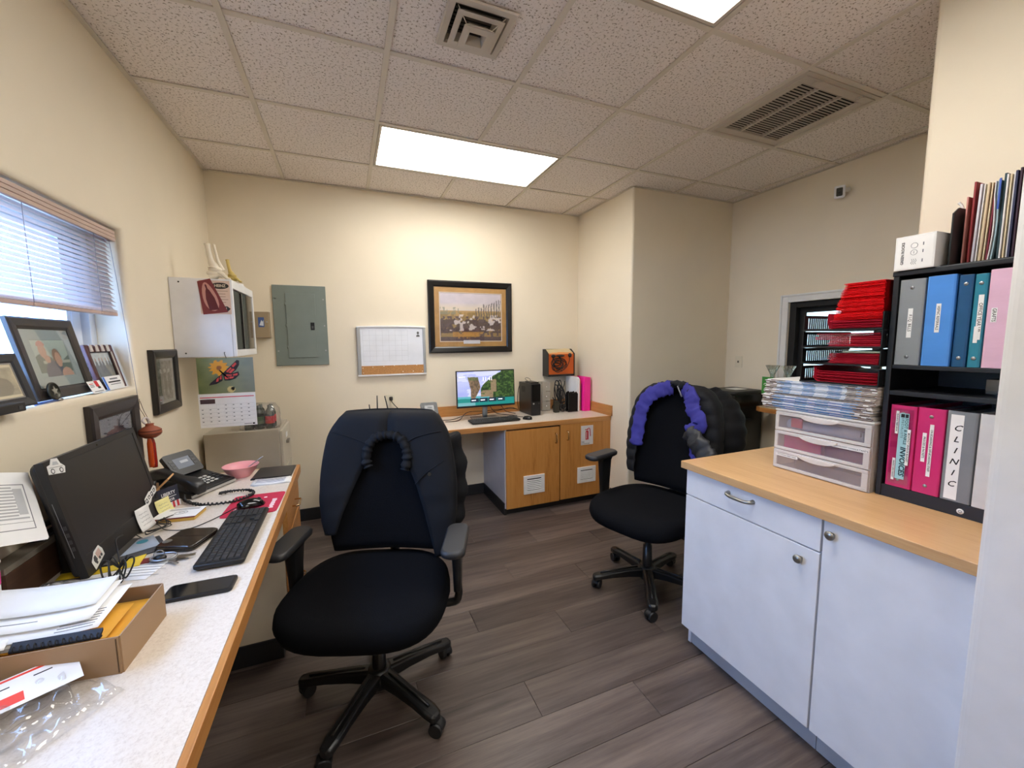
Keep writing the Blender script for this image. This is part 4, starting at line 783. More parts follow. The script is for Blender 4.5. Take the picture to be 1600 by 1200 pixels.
# cards and papers in the middle of the desk
lb = thing('standing_card', 'small standing card reading liberty with red stripes behind the note pad', 'card', (-.735, 2.09, DZ)); lm_ = frame_m((-.722, 2.075, DZ+.046), (.56, 1, 0), (-.12, .05, 1)) @ Matrix.Scale(.82, 4)
part('card', MB(lm_).box(-.055, .055, -.055, .055, 0, .001), M('card_navy', (36, 40, 58), .5), lb); cw = M('card_white', (222, 222, 226), .6)
text('LIBERTY', .024, cw, lb, lm_ @ Matrix.Translation((0, .022, .0012)), sx=.85, bold=.0005); text('JUNIOR', .019, cw, lb, lm_ @ Matrix.Translation((0, -.012, .0012)), sx=.85, bold=.0003); part('print_line', MB(lm_).box(-.04, .04, .003, .006, .001, .0013), cw, lb)
part('white_field', MB(lm_).box(-.055, .055, -.055, -.024, .001, .0013), cw, lb)
for k in range(5): part('red_stripe', MB(lm_).box(-.055+k*.0225, -.0435+k*.0225, -.055, -.024, .0013, .0016), M('stripe_red', (190, 50, 56), .6), lb)
part('strut', MB(lm_).box(-.012, .012, -.055, .03, -.022, -.001), M('card_navy', (36, 40, 58), .5), lb)
nb = thing('note_pad', 'thick yellow edged note pad with a white printed page on top', 'note pad', (-.64, 1.945, DZ)); nm = frame_m((-.65, 1.955, DZ), (1, -.12, 0), (.35, 1, 0))
part('block', MB(nm).box(-.07, .07, -.05, .05, 0, .012), M('pad_gold', (196, 158, 70), .6), nb, bevel=.001); part('dark_band', MB(nm).box(-.0705, .0705, -.0505, .0505, .012, .015), M('band_maroon', (110, 34, 40), .6), nb)
pgx = part('page', MB(nm).box(-.076, .072, -.046, .056, .0155, .0163), paper, nb); part('drawing', MB(nm).tube([(.022*cos(a)+.004, .015*sin(a)+.002, .0168) for a in [2*PI*i/20 for i in range(21)]], .0007, 4).tube([(.010*cos(a)+.006, .006*sin(a)+.002, .0168) for a in [2*PI*i/20 for i in range(21)]], .0006, 4), inkgrey, pgx)
for k in range(3): part('print_line', MB(nm).box(-.05, .055, .03+k*.007, .033+k*.007, .0163, .0166), inkgrey, pgx)
tb = thing('tablet', 'flat black folder lying at the far end of the left desk', 'folder', (-.385, 2.45, DZ)); part('cover', MB().prism([(-.482, 2.345), (-.297, 2.33), (-.293, 2.532), (-.472, 2.545)], DZ, DZ+.006), M('folder_black', (30, 30, 32), .35), tb, bevel=.002); part('pages', MB().prism([(-.478, 2.35), (-.301, 2.336), (-.297, 2.527), (-.468, 2.54)], DZ+.006, DZ+.0085), M('folder_grey', (44, 44, 46), .3), tb)
for k in range(4):
    a = random.uniform(-.05, .05); m = frame_m((-.378+random.uniform(-.008, .008), 2.285+random.uniform(-.006, .006), DZ+.009+.0012*k if k > 5 else DZ+.0005+.0016*k), (1, a, 0), (-a, 1, 0))
    t = thing('loose_sheet', ('hand written white slip, %s of the small stack before the black folder' % ('lowest', 'second', 'third', 'topmost')[k]), 'paper', m.translation.copy(), 0, 'slips of the small stack on the far desk')
    part('sheet', MB(m).rings([[(-.08+.16*i/6, -.045, .0012*(i-3)**2*.25*(k % 2)), (-.08+.16*i/6, .045, .0012*(i-3)**2*.2*(k % 2))] for i in range(7)], False, True, closed=False), paper, t, solid=.0005)
    if k == 3:
        for q in range(5): part('scribble', MB(m).tube([(-.065+.016*i, -.028+.013*q+.002*sin(i*2.1+q), .0006+.0012*(i*.85-3.4)**2*.22*(k % 2)+.0012) for i in range(9)], .0007, 4), M('ink_blue', (70, 84, 140), .6), t)
# papers under and before the monitor
def sheet(name, label, m, w, h, mat, deco=None, n=6, cur=0., th=.0006, cat='paper'):
    t = thing(name, label, cat, m.translation.copy()); part('sheet', MB(m).rings([[(-w/2+w*i/n, -h/2, cur*((i/n-.5)*2)**2), (-w/2+w*i/n, h/2, cur*((i/n-.5)*2)**2)] for i in range(n+1)], False, True, closed=False), mat, t, solid=th)
    if deco: deco(t, m @ Matrix.Translation((0, 0, .001)))
    return t
def flat(x, y, z, a): return frame_m((x, y, z), (cos(a), sin(a), 0), (-sin(a), cos(a), 0))
def d_form(t, m):
    part('heading', MB(m).box(-.07, .05, .045, .055, 0, .0002), M('form_grey', (150, 154, 162), .7), t)
    for k in range(5): part('print_line', MB(m).box(-.08, .08-.02*(k % 2), .03-k*.016, .032-k*.016, 0, .0002), inkgrey, t)
sheet('magazine', 'yellow magazine lying under the monitor', flat(-.735, 1.615, DZ+.003, .12), .19, .14, M('mag_yellow', (214, 186, 40), .5), lambda t, m: (part('cover_photo', MB(m).box(.0, .085, -.05, .05, 0, .0003), M('mag_photo', (110, 110, 86), .5, var=(60, .6)), t), part('title', MB(m).box(-.08, -.05, -.06, .06, 0, .0003), ink, t)), th=.004)
sheet('envelope', 'blue grey printed envelope under the monitor near the tangle of cables', flat(-.705, 1.70, DZ+.008, .5), .13, .11, M('env_blue', (150, 162, 180), .6), lambda t, m: part('stamp', MB(m).prism([(.03+.016*cos(2*PI*i/16), .02+.016*sin(2*PI*i/16)) for i in range(16)], 0, .0003), M('stamp_teal', (60, 130, 150), .6), t), th=.001)
sheet('notebook', 'dark tablet sleeve under the blue grey envelope', flat(-.69, 1.68, DZ+.004, .5), .15, .13, M('sleeve_dark', (58, 60, 66), .5), None, th=.005)
sheet('form_sheet', 'white form lying under the cable bundle', flat(-.625, 1.525, DZ+.0015, -.25), .12, .11, paper, d_form)
for k, (x, y, a) in enumerate(((-.765, 1.475, .06), (-.755, 1.465, .02), (-.75, 1.455, -.03), (-.742, 1.452, -.08))):
    sheet('printed_form', 'printed form, %s of the pile in front of the monitor' % ('lowest', 'second', 'third', 'topmost')[k], flat(x, y, DZ+.0015+.0022*k, a), .18, .15, paper if k % 2 else M('paper_grey', (214, 216, 222), .8), d_form if k == 3 else None)
crp = MB(); n = 14; r5 = random.Random(12)
hts = [[(.012+.022*math.exp(-((i-7)**2+(j-6)**2)/14)+r5.uniform(-.006, .006)) if 0 < i < n and 0 < j < n else .002 for j in range(n+1)] for i in range(n+1)]
crp.add([(-.84+.10*i/n+.006*r5.random(), 1.40+.11*j/n+.006*r5.random(), DZ+hts[i][j]) for i in range(n+1) for j in range(n+1)], [(i*(n+1)+j, (i+1)*(n+1)+j, (i+1)*(n+1)+j+1, i*(n+1)+j+1) for i in range(n) for j in range(n)], True)
single('plastic_wrap', crp, clear('milky_film', (240, 240, 244), .18, .12, .45, (225, 225, 230)), 'crumpled clear plastic wrap beside the pile of forms', 'wrap', kind='thing')
# pencil box with scissors
pb2 = thing('pencil_box', 'small cardboard pencil box behind the phone and monitor', 'box', (-.79, 2.24, DZ)); cbd = M('cardboard', (158, 128, 98), .8, b=(90, .1), var=(5, .06)); bxm = frame_m((-.83, 2.125, DZ), (1, .1, 0), (-.1, 1, 0))
part('tray', MB(bxm).box(-.05, .05, -.045, .045, 0, .002).box(-.05, -.048, -.045, .045, .002, .07).box(.048, .05, -.045, .045, .002, .07).box(-.048, .048, -.045, -.043, .002, .07).box(-.048, .048, .043, .045, .002, .09), cbd, pb2)
part('flap', MB(bxm).prism([(.045, .07), (.10, .125), (.104, .12), (.05, .066)], -.044, .044, 1), M('cardboard_light', (206, 160, 108), .8), pb2)
sx_ = thing('scissors', 'scissors with a purple ring handle standing in the pencil box', 'scissors', (-.82, 2.20, DZ+.004)); part('handle', MB().tube([(-.812+.0, 2.145+.018*cos(a), DZ+.105+.026*sin(a)) for a in [2*PI*i/20 for i in range(21)]], .005, 8), M('purple_plastic', (74, 44, 110), .4), sx_); part('blade', MB().prism([(2.135, DZ+.006), (2.155, DZ+.006), (2.152, DZ+.082), (2.138, DZ+.082)], -.814, -.811, 0), steel, sx_)
mk = thing('marker', 'orange capped marker standing in the pencil box', 'marker', (-.785, 2.195, DZ+.004)); part('barrel', MB().cyl((-.80, 2.115, DZ+.004), (-.795, 2.11, DZ+.06), .008), M('marker_blue', (56, 84, 130), .4), mk); part('cap', MB().cyl((-.795, 2.11, DZ+.06), (-.79, 2.105, DZ+.098), .009), M('marker_orange', (238, 100, 40), .4), mk)
mk = thing('marker', 'dark blue marker standing in the pencil box', 'marker', (-.79, 2.235, DZ+.004)); part('barrel', MB().cyl((-.80, 2.14, DZ+.004), (-.795, 2.142, DZ+.075), .008), M('marker_navy', (40, 62, 104), .4), mk); part('cap', MB().cyl((-.795, 2.142, DZ+.075), (-.792, 2.143, DZ+.108), .009), black, mk)
# ---- cardboard tray with papers (front left)
tm = frame_m((-.68, 1.145, DZ), (1, .0, 0), (0, 1, 0)); TX0, TX1, TY0, TY1, TZ = -.81, -.466, 1.045, 1.235, .083
ctr = thing('cardboard_tray', 'open brown cardboard tray full of papers on the front of the left desk', 'tray', (-.68, 1.14, DZ))
def tq(x, y, z=0): return (x+(y-1.14)*.05, y+(x+.466)*-.14, DZ+z)
def wallq(a, b, h0, h1):
    (ax, ay), (bx, by) = a, b; n = Vector((by-ay, ax-bx, 0)).normalized()*.003
    P = lambda x, y, z, s: Vector(tq(x, y, z))+n*s
    return MB().add([P(ax, ay, 0, 0), P(bx, by, 0, 0), P(bx, by, h1, 0), P(ax, ay, h0, 0), P(ax, ay, 0, 1), P(bx, by, 0, 1), P(bx, by, h1, 1), P(ax, ay, h0, 1)], [(0, 1, 2, 3), (7, 6, 5, 4), (3, 2, 6, 7), (0, 4, 5, 1), (1, 5, 6, 2), (4, 0, 3, 7)])
part('front_wall', wallq((TX0, TY0), (TX1, TY0), TZ-.012, TZ), cbd, ctr, fix=True); part('right_wall', wallq((TX1, TY0), (TX1, TY1), TZ, TZ+.004), cbd, ctr, fix=True); part('back_wall', wallq((TX1, TY1), (TX0, TY1), TZ+.004, TZ), cbd, ctr, fix=True); part('left_wall', wallq((TX0, TY1), (TX0, TY0), TZ, TZ), cbd, ctr, fix=True)
part('bottom', MB().add([tq(TX0, TY0, .001), tq(TX1, TY0, .001), tq(TX1, TY1, .001), tq(TX0, TY1, .001)], [(0, 1, 2, 3)]), cbd, ctr); part('corner_seam', MB().tube([tq(TX1-.004, TY0-.0035, .004), tq(TX1-.004, TY0-.0035, TZ-.004)], .0012, 5), M('seam_dark', (90, 66, 42), .8), ctr)
gold = M('manila_gold', (226, 166, 52), .6)
def tsheet(label, x0, x1, y0, y1, z0, z1, mat, bowl=.0, name='loose_paper', cat='paper', deco=None, slope=0):
    n, k = 8, 4; vs = []; 
    for j in range(k+1):
        for i in range(n+1):
            u, v = i/n, j/k; x = x0+(x1-x0)*u; y = y0+(y1-y0)*v; vs.append(tq(x, y, z0+(z1-z0)*v+bowl*(2*u-1)**2+slope*u))
    t = thing(name, label, cat, Vector(tq((x0+x1)/2, (y0+y1)/2, z0))); part('sheet', MB().add(vs, [(j*(n+1)+i, j*(n+1)+i+1, (j+1)*(n+1)+i+1, (j+1)*(n+1)+i) for j in range(k) for i in range(n)], True), mat, t, solid=.0006)
    if deco: deco(t, lambda u, v, dz=.001: Vector(tq(x0+(x1-x0)*u, y0+(y1-y0)*v, z0+(z1-z0)*v+bowl*(2*u-1)**2+slope*u+dz)))
    return t
tsheet('brown craft paper lining the bottom of the cardboard tray', -.805, -.48, 1.055, 1.225, .006, .006, M('craft_paper', (170, 140, 104), .8))
tsheet('large golden manila envelope in the cardboard tray, under the papers', -.80, -.478, 1.06, 1.222, .05, .056, gold, .004, 'manila_envelope', 'envelope')
tsheet('second golden manila envelope sticking out before the papers', -.80, -.50, 1.067, 1.18, .066, .074, gold, .003, 'manila_envelope', 'envelope')
nbk = thing('spiral_notebook', 'spiral bound notebook standing at the front of the cardboard tray', 'notebook', Vector(tq(-.6, 1.062, .05)))
part('cover', MB().add([tq(-.65, 1.050, .081), tq(-.50, 1.050, .085), tq(-.50, 1.063, .096), tq(-.65, 1.063, .092), tq(-.65, 1.050, .076), tq(-.50, 1.050, .080), tq(-.50, 1.063, .091), tq(-.65, 1.063, .087)], [(0, 1, 2, 3), (7, 6, 5, 4), (0, 4, 5, 1), (1, 5, 6, 2), (2, 6, 7, 3), (3, 7, 4, 0)]), M('notebook_navy', (26, 27, 38), .6), nbk)
for k in range(13): part('coil', MB().tube([Vector(tq(-.645+k*.0115, 1.0515, .083+k*.0003))+Vector((.0008*i, .0055*cos(2*PI*i/10), .0055*sin(2*PI*i/10))) for i in range(10)], .0012, 5), blackm, nbk)
def lines(u0, u1, v0, v1, n, mat=inkgrey):
    def d(t, P):
        for k in range(n):
            v = v0+(v1-v0)*k/max(1, n-1); part('print_line', MB().tube([P(u0+(u1-u0)*i/6, v) for i in range(7)], .0007, 4), mat, t)
    return d
tsheet('torn white envelope along the front of the cardboard tray', -.80, -.655, 1.048, 1.064, .078, .090, paper, .0, 'torn_envelope', 'envelope', slope=.01)
tsheet('lowest bent white paper in the cardboard tray', -.80, -.56, 1.067, 1.215, .070, .088, M('paper_grey', (214, 216, 222), .8), .012)
tsheet('second bent white paper in the cardboard tray', -.80, -.545, 1.067, 1.21, .078, .096, paper, .012, deco=lines(.05, .5, .1, .3, 3))
tsheet('white letter with printed rows near the right side of the tray', -.80, -.512, 1.068, 1.205, .086, .103, paper, .010, deco=lines(.72, .95, .08, .45, 7))
tsheet('third bent white paper in the cardboard tray, creased across', -.80, -.535, 1.09, 1.215, .096, .112, paper, .009, deco=lines(.1, .6, .2, .5, 2))
tsheet('topmost greyish paper at the back of the cardboard tray', -.80, -.545, 1.13, 1.225, .108, .122, M('paper_cool', (226, 228, 230), .8), .007)
# ---- plastic bags with a red printed label (bottom left)
lab_ = thing('shipping_label', 'white printed label with red blocks lying in the plastic bags', 'label', (-.62, 1.0, DZ)); lm2 = frame_m((-.632, 1.002, DZ+.042), (.82, .50, .0), (-.50, .82, .1)); orange = M('label_orange', (232, 66, 40), .5)
part('paper', MB(lm2).box(-.14, .105, -.055, .04, 0, .0006), paper, lab_); part('red_block', MB(lm2).box(-.12, .03, -.045, -.018, .0007, .001), orange, lab_); part('red_bar', MB(lm2).box(-.14, .07, .03, .036, .0007, .001), orange, lab_)
for k in range(4): part('print_mark', MB(lm2).box(-.09+k*.045, -.075+k*.045+.01*(k % 2), .0+.004*k, .003+.004*k, .0007, .001), ink, lab_)
def bag(label, cx, cy, w, h, a, z, seed):
    r = random.Random(seed); n, k = 40, 28; vs = []
    ph = [r.uniform(0, 6) for _ in range(6)]
    for j in range(k+1):          # one crinkled film, its edges lying on the desk
        for i in range(n+1):
            u, v = (i/n-.5)*w, (j/k-.5)*h; e = 1 if 0 < i < n and 0 < j < k else 0
            zz = z*e+.001+(.010*abs(sin(30*u+ph[0]+3*sin(20*v+ph[1])))+.008*abs(sin(60*v+24*u+ph[2]))+.003*sin(170*u-60*v+ph[3]))*e
            vs.append((cx+u*cos(a)-v*sin(a), cy+u*sin(a)+v*cos(a), DZ+max(.001, zz)))
    F = [(j*(n+1)+i, j*(n+1)+i+1, (j+1)*(n+1)+i+1, (j+1)*(n+1)+i) for j in range(k) for i in range(n)]
    return single('plastic_bag', MB().add(vs, F, True), clear('bag_film', (254, 254, 254), .06, .05, .06, (240, 240, 240)), label, 'plastic bag', kind='thing')
bag('clear plastic bag holding the red printed label', -.64, .955, .24, .16, .58, .022, 1)
bag('empty clear plastic bag before the cardboard tray at the lower left', -.59, .905, .30, .15, .98, .002, 2)
# ================================================================== OFFICE CHAIRS AND JACKETS
fab = M('chair_fabric', (11, 12, 16), .95, b=(240, .25), spec=.12); nyl = M('chair_nylon', (22, 22, 23), .36); pad = M('arm_pad', (40, 40, 42), .5, b=(180, .08))
def back_ring(z, zs, ga=0, gb=0, n=40, lean=.11, wid=.275, hgt=.66, tk=None):
    """cross-section of the backrest at height z above the seat zs; returns (centre y, half width, half depth)"""
    u = max(0, min(1, (z-zs)/hgt)); y = .235+lean*u; a = wid*(.86+.18*sin(PI*min(u*1.05, 1)))*(1 if u < .82 else math.sqrt(max(0.02, 1-((u-.82)/.19)**2*(.62 if wid < .26 else .38)))); b = .042
    return y, a+ga, b+gb
def curve_y(x, a): return -.045*(x/max(a, .05))**2
def chair(label, loc, rz, zs, legs0, wid=.275, seat=(.30, .275), arm_x=.33, arm_y=.02, arm_z=.205, hgt=.66, seat_dx=.018):
    t = thing('office_chair', label, 'chair', loc, rz, None); rs = []
    for f, z, dz in ((.55, zs-.105, 0), (.86, zs-.10, 0), (.97, zs-.075, 0), (1, zs-.045, 0), (.985, zs-.018, 0), (.93, zs+.002, 0), (.78, zs+.010, 1), (.45, zs+.006, 1), (.1, zs+.004, 1)):
        ring = []
        for i in range(44):
            x, y = sup(2*PI*i/44, seat[0]*f, seat[1]*f, 3.2); w = 1-.10*max(0, y/seat[1]); zz = z-.035*max(0, (-y/seat[1])-.45)**1.5*1.6-(.0 if not dz else .006*max(0, 1-abs(x)/.3))
            ring.append((x*w-seat_dx, y-.01, zz))
        rs.append(ring)
    part('seat', MB().rings(rs), fab, t, L=True)
    rs = []
    for k in range(19):
        u = k/18; z = zs+.035+(hgt-.035)*u; y, a, b = back_ring(z, zs, hgt=hgt, wid=wid); q = 1 if k < 17 else (.8 if k == 17 else .35); q = q if k > 0 else .8
        rs.append([(p[0], y+curve_y(p[0], a)+p[1], z) for p in [sup(2*PI*i/40, a, b*q, 2.8) for i in range(40)]])
    part('backrest', MB().rings(rs), fab, t, L=True)
    part('back_bracket', MB().tube([(0, .12, zs-.12), (0, .26, zs-.11), (0, .300, zs-.04), (0, .285, zs+.05)], .022, 8, sub=4), nyl, t, L=True)
    part('mechanism', MB().prism(rrect(.2, .22, .03), zs-.15, zs-.10), nyl, t, L=True, bevel=.006); part('lever', MB().tube([(.09, 0, zs-.13), (.2, -.02, zs-.135), (.27, -.03, zs-.14)], .006, 6), nyl, t, L=True)
    part('gas_lift', MB().lathe((0, 0, 0), [(.018, zs-.14), (.018, .26), (.026, .258), (.029, .12), (.03, .06)], 18, 2), nyl, t, L=True); part('hub', MB().lathe((0, 0, 0), [(.028, .045), (.05, .055), (.055, .09), (.045, .125), (.03, .13)], 20), nyl, t, L=True)
    for k in range(5):
        a = legs0+k*2*PI/5; c, s_ = cos(a), sin(a); P = lambda r, w, z: (r*c-w*s_, r*s_+w*c, z)
        l = part('leg', MB().rings([[P(r, w, z) for w, z in ((-hw_, zt-hh_), (hw_, zt-hh_), (hw_, zt-.006), (hw_*.6, zt), (-hw_*.6, zt), (-hw_, zt-.006))] for r, hw_, hh_, zt in ((.035, .030, .055, .122), (.12, .026, .045, .116), (.22, .026, .034, .104), (.29, .030, .028, .094), (.325, .024, .03, .088), (.335, .012, .026, .082))], True, False), nyl, t, L=True, bevel=.004, fix=True)
        part('rib', MB().tube([P(.06, .0, .122), P(.22, .0, .107), P(.29, 0, .097)], .005, 5), nyl, l, L=True)
        ca = a+.9+k*1.3; cx, cy, _ = P(.315, 0, 0); ox, oy = cx-.012*cos(ca), cy-.012*sin(ca); ax = Vector((-sin(ca), cos(ca), 0)); o = Vector((ox, oy, .0265))
        cs = MB().cyl((cx, cy, .075), (cx, cy, .03), .009, n=10)
        for q in (-1, 1): cs.cyl(o+ax*(q*.006), o+ax*(q*.024), .0262, n=18)
        cs.rings([[o+ax*(.012*q)+Vector((cos(ca), sin(ca), 0))*(r*cos(th))+Vector((0, 0, r*sin(th))) for th in [PI*.05+PI*.9*i/8 for i in range(9)]] for q, r in ((-1, .028), (1, .028))], False)
        part('caster', cs, M('caster_rubber', (28, 28, 30), .5), l, L=True)
    for sx in (-1, 1):
        x = sx*arm_x; ar = part('armrest', MB().rings([[(x+p[0], arm_y-.02+p[1], z) for p in rrect(w, d, .035, 5)] for w, d, z in ((.075, .235, zs+arm_z-.034), (.092, .255, zs+arm_z-.026), (.095, .26, zs+arm_z-.010), (.08, .245, zs+arm_z))]), pad, t, L=True)
        part('arm_post', MB().rings([[(x+p[0]-sx*e, arm_y+.015+p[1], z) for p in rrect(w, d, .012, 3)] for w, d, z, e in ((.03, .075, zs-.05, .0), (.034, .085, zs+.05, 0), (.042, .10, zs+arm_z-.06, 0), (.05, .13, zs+arm_z-.032, 0))]), nyl, ar, L=True)
        part('arm_bracket', MB().tube([(x, arm_y+.015, zs-.03), (x, arm_y+.015, zs-.095), (x-sx*.04, arm_y+.015, zs-.118), (sx*.12, arm_y, zs-.12)], .017, 7, sub=3), nyl, ar, L=True)
    return t
def jacket_shell(zs, zb, zt, w, ga, gb, hgt, wid, fold, n=64, rows=40, hem=lambda x: 0.):
    """open-fronted cloth wrapped round a backrest; w(z) is the half width of the front opening"""
    rs = []
    for k in range(rows+1):
        v = k/rows; z = zb+(zt-zb)*v; y, a, b = back_ring(min(z, zs+hgt), zs, ga, gb, hgt=hgt, wid=wid)
        cap = 1 if v < .93 else math.sqrt(max(.0, 1-((v-.93)/.072)**2)); a2, b2 = a*(1-.10*(1-cap)), max(.004, b*cap)
        t0 = math.asin(min(.98, max(.0, w(z)/a2))**1.45) if w(z) > 0 else 0; ring = []
        for i in range(n+1):
            th = t0+(2*PI-2*t0)*i/n; e = 2.9; x = a2*math.copysign(abs(sin(th))**(2/e), sin(th)); yy = -b2*math.copysign(abs(cos(th))**(2/e), cos(th))
            f = fold(x, z, th); zz = z-(hem(x)*(1-v)**2); ring.append((x*(1+f*.6), y+curve_y(x, a2)+yy*(1+f*6)-f*.10*(1 if cos(th) > 0 else -1), zz))
        rs.append(ring)
    return rs
C1 = (.066, 1.672, 0); R1 = math.radians(-21); Z1 = .505
c1 = chair('black office chair with a plain dark jacket on its back, nearest the camera', C1, R1, Z1, math.radians(160+21), .275, (.325, .285), .335, .01, .19, .645)
# ---- dark softshell jacket
jm = M('softshell', (19, 20, 24), .8, b=(320, .15), spec=.25)
def w1(z):
    if z > 1.055: return 0
    if z > .975: return .085*math.sqrt(max(0, 1-((z-.975)/.08)**2))
    if z > .93: return .085+.01*(.975-z)/.045
    return .095+.125*min(1, ((.93-z)/.33))**.8
def fold1(x, z, th): return .006*sin(26*x+9*z)+.006*sin(14*z+7*x)+.010*max(0, .9-z)*sin(38*x+6*z)+.004*sin(60*z-20*x)*(z < .85)
j1 = thing('jacket', 'plain dark jacket draped over the back of the nearest office chair', 'jacket', C1, R1)
sh = MB().rings(jacket_shell(Z1, .60, 1.162, w1, .024, .036, .645, .275, fold1, hem=lambda x: .06*(x > 0)+.03*sin(9*x)), False, True, closed=False)
part('body', sh, jm, j1, L=True, solid=.006, fix=True)
pts = [(-.082, .915), (-.092, .95), (-.086, 1.0), (-.062, 1.04), (-.02, 1.058), (.02, 1.058), (.062, 1.04), (.086, 1.0), (.092, .95), (.082, .905)]
cp_ = []
for x, z in pts:
    y, a, b = back_ring(z, Z1, .024, .036, hgt=.645); cp_.append(Vector((x, y-b-.004+curve_y(x, a), z)))
cp_ = smooth_path(cp_, 9); r6 = random.Random(4); ph6 = [r6.uniform(-.003, .003) for _ in range(200)]
part('gathered_collar', MB().tube(cp_, lambda u: .0205+.0035*sin(u*95)+ph6[int(u*90)], 10), jm, j1, L=True, label='elastic gathered collar')
def on_back(x, z, g=.030): y, a, b = back_ring(z, Z1, .024, .036, hgt=.645); e = 2.9; q = min(.98, abs(x)/a)**e; return (x, y-b*(1-q)**(1/e)+curve_y(x, a)-g+.024, z)
part('seam', MB().tube([on_back(x, z) for x, z in ((-.25, 1.075), (-.2, 1.065), (-.13, 1.04), (-.09, 1.02))], .0022, 5, sub=4), jm, j1, L=True); part('seam', MB().tube([on_back(x, z) for x, z in ((.25, 1.075), (.2, 1.068), (.13, 1.048), (.09, 1.025))], .0022, 5, sub=4), jm, j1, L=True)
part('seam', MB().tube([on_back(x, z) for x, z in ((.13, .84), (.18, .89), (.23, .925), (.262, .945))], .0026, 5, sub=4), jm, j1, L=True)
part('snap', MB().cyl(on_back(.195, .885, .032), on_back(.195, .885, .026), .008, n=14), M('snap_dark', (90, 88, 80), .3, .8), j1, L=True)
part('sleeve', MB().tube([(.262, .40, 1.02), (.293, .40, .92), (.305, .39, .80), (.30, .385, .68), (.285, .38, .58)], lambda u: .048+.008*sin(u*23)-.012*u, 12, sub=5), jm, j1, L=True); part('sleeve', MB().tube([(-.255, .42, 1.0), (-.268, .42, .9), (-.268, .41, .78), (-.26, .40, .64)], lambda u: .045+.006*sin(u*23)-.012*u, 12, sub=5), jm, j1, L=True)
# ---- second chair
C2 = (1.625, 1.85, 0); R2 = math.radians(-72); Z2 = .525
c2 = chair('black office chair with a puffy coat on its back, beside the white cabinets', C2, R2, Z2, math.radians(163+72), .25, (.30, .305), .335, .0, .235, .66, 0)
puf = M('puffer_black', (20, 21, 25), .72, b=(50, .4), spec=.25); lin_ = M('coat_lining', (58, 56, 134), .7, b=(45, .5), spec=.2); lind = M('coat_inner', (22, 26, 40), .6)
j2 = thing('puffer_coat', 'black puffer coat with violet lining hung over the second office chair', 'coat', C2, R2)
def w2_(z): return 0.165+.035*min(1, max(0, (1.14-z)/.4))-.165*max(0, (z-1.13)/.06)**2 if z < 1.19 else 0
def fold2(x, z, th): return .017*abs(sin(z*PI/.075))-.006+.004*sin(31*x+11*z)
sh = MB().rings(jacket_shell(Z2, .60, 1.195, w2_, .035, .05, .66, .25, fold2, 64, 60, hem=lambda x: .03*sin(7*x)), False, True, closed=False)
part('body', sh, puf, j2, L=True, solid=.012, fix=True)
def on2(x, z, g=0): y, a, b = back_ring(z, Z2, .03, .05, hgt=.66, wid=.25); return Vector((x, y-b+curve_y(x, a)-g, z))
def flat_tube(pts, wdt, thk, sub=8):
    p = smooth_path([Vector(q) for q in pts], sub); rs = []
    for i, c in enumerate(p):
        d = (p[min(i+1, len(p)-1)]-p[max(i-1, 0)]).normalized(); side = d.cross(Vector((0, -1, 0))).normalized(); up = side.cross(d); u = i/(len(p)-1); q = 1+.35*sin(i*.9)+.25*sin(i*2.3+1); w_ = (wdt(u) if callable(wdt) else wdt)*(.4 if i in (0, len(p)-1) else 1)
        w_ *= 1+.10*sin(i*1.3)+.07*sin(i*2.9+2); rs.append([c+side*(w_*cos(a))+up*(thk*(q+.5*sin(3*a+i*.8))*sin(a)) for a in [2*PI*k/12 for k in range(12)]])
    return MB().rings(rs)
part('lining', flat_tube([on2(-.205, .80), on2(-.20, .93), on2(-.185, 1.05, .006), on2(-.14, 1.13, .01), on2(-.06, 1.175, .0), on2(-.01, 1.185, -.01)], .046, .010), lin_, j2, L=True, label='violet lining edge')
part('lining', flat_tube([on2(.06, 1.185, -.004), on2(.12, 1.15, .01), on2(.15, 1.07, .016), on2(.20, 1.00, .02), on2(.135, .93, .02)], lambda u: .046, .011), lin_, j2, L=True, label='violet lining edge')
part('collar', flat_tube([on2(-.10, 1.19, -.035), on2(-.02, 1.205, -.02), on2(.06, 1.205, -.01), on2(.11, 1.18, -.02)], .024, .02), puf, j2, L=True)
part('zip', MB().tube([on2(.03, 1.2, .014), on2(.05, 1.17, .02), on2(.065, 1.14, .018)], .004, 6), M('zip_grey', (140, 142, 146), .4), j2, L=True)
part('front_flap', flat_tube([on2(.135, .945, .024), on2(.20, .90, .035), on2(.27, .83, .03), on2(.315, .77, .02)], lambda u: .05+.02*u, .022), M('flap_charcoal', (40, 40, 42), .5), j2, L=True)
part('lining_panel', flat_tube([on2(.17, .90, -.004), on2(.21, .80, .0), on2(.23, .70, .0)], .05, .012), lin_, j2, L=True, label='violet lining showing below the flap')
sl2 = []
pth = smooth_path([Vector(q) for q in ((.09, .49, 1.11), (.15, .485, 1.07), (.205, .47, 1.00), (.24, .435, .90), (.25, .425, .80), (.24, .41, .72))], 8)
for i, c in enumerate(pth):
    d = (pth[min(i+1, len(pth)-1)]-pth[max(i-1, 0)]).normalized(); a = d.cross(Vector((0, 1, 0))).normalized(); b = d.cross(a); u = i/(len(pth)-1); r_ = (.055+.055*sin(PI*min(1, u*.8+.15)))*(1+.10*abs(sin(i*.62)))*(1 if u < .93 else .7)
    sl2.append([c+a*(r_*cos(q))+b*(r_*1.05*sin(q)) for q in [2*PI*k/18 for k in range(18)]])
part('sleeve', MB().rings(sl2), puf, j2, L=True)
part('sleeve', flat_tube([(-.20, .50, 1.08), (-.25, .475, .99), (-.28, .44, .88), (-.285, .41, .74), (-.275, .39, .62)], .055, .06), puf, j2, L=True)
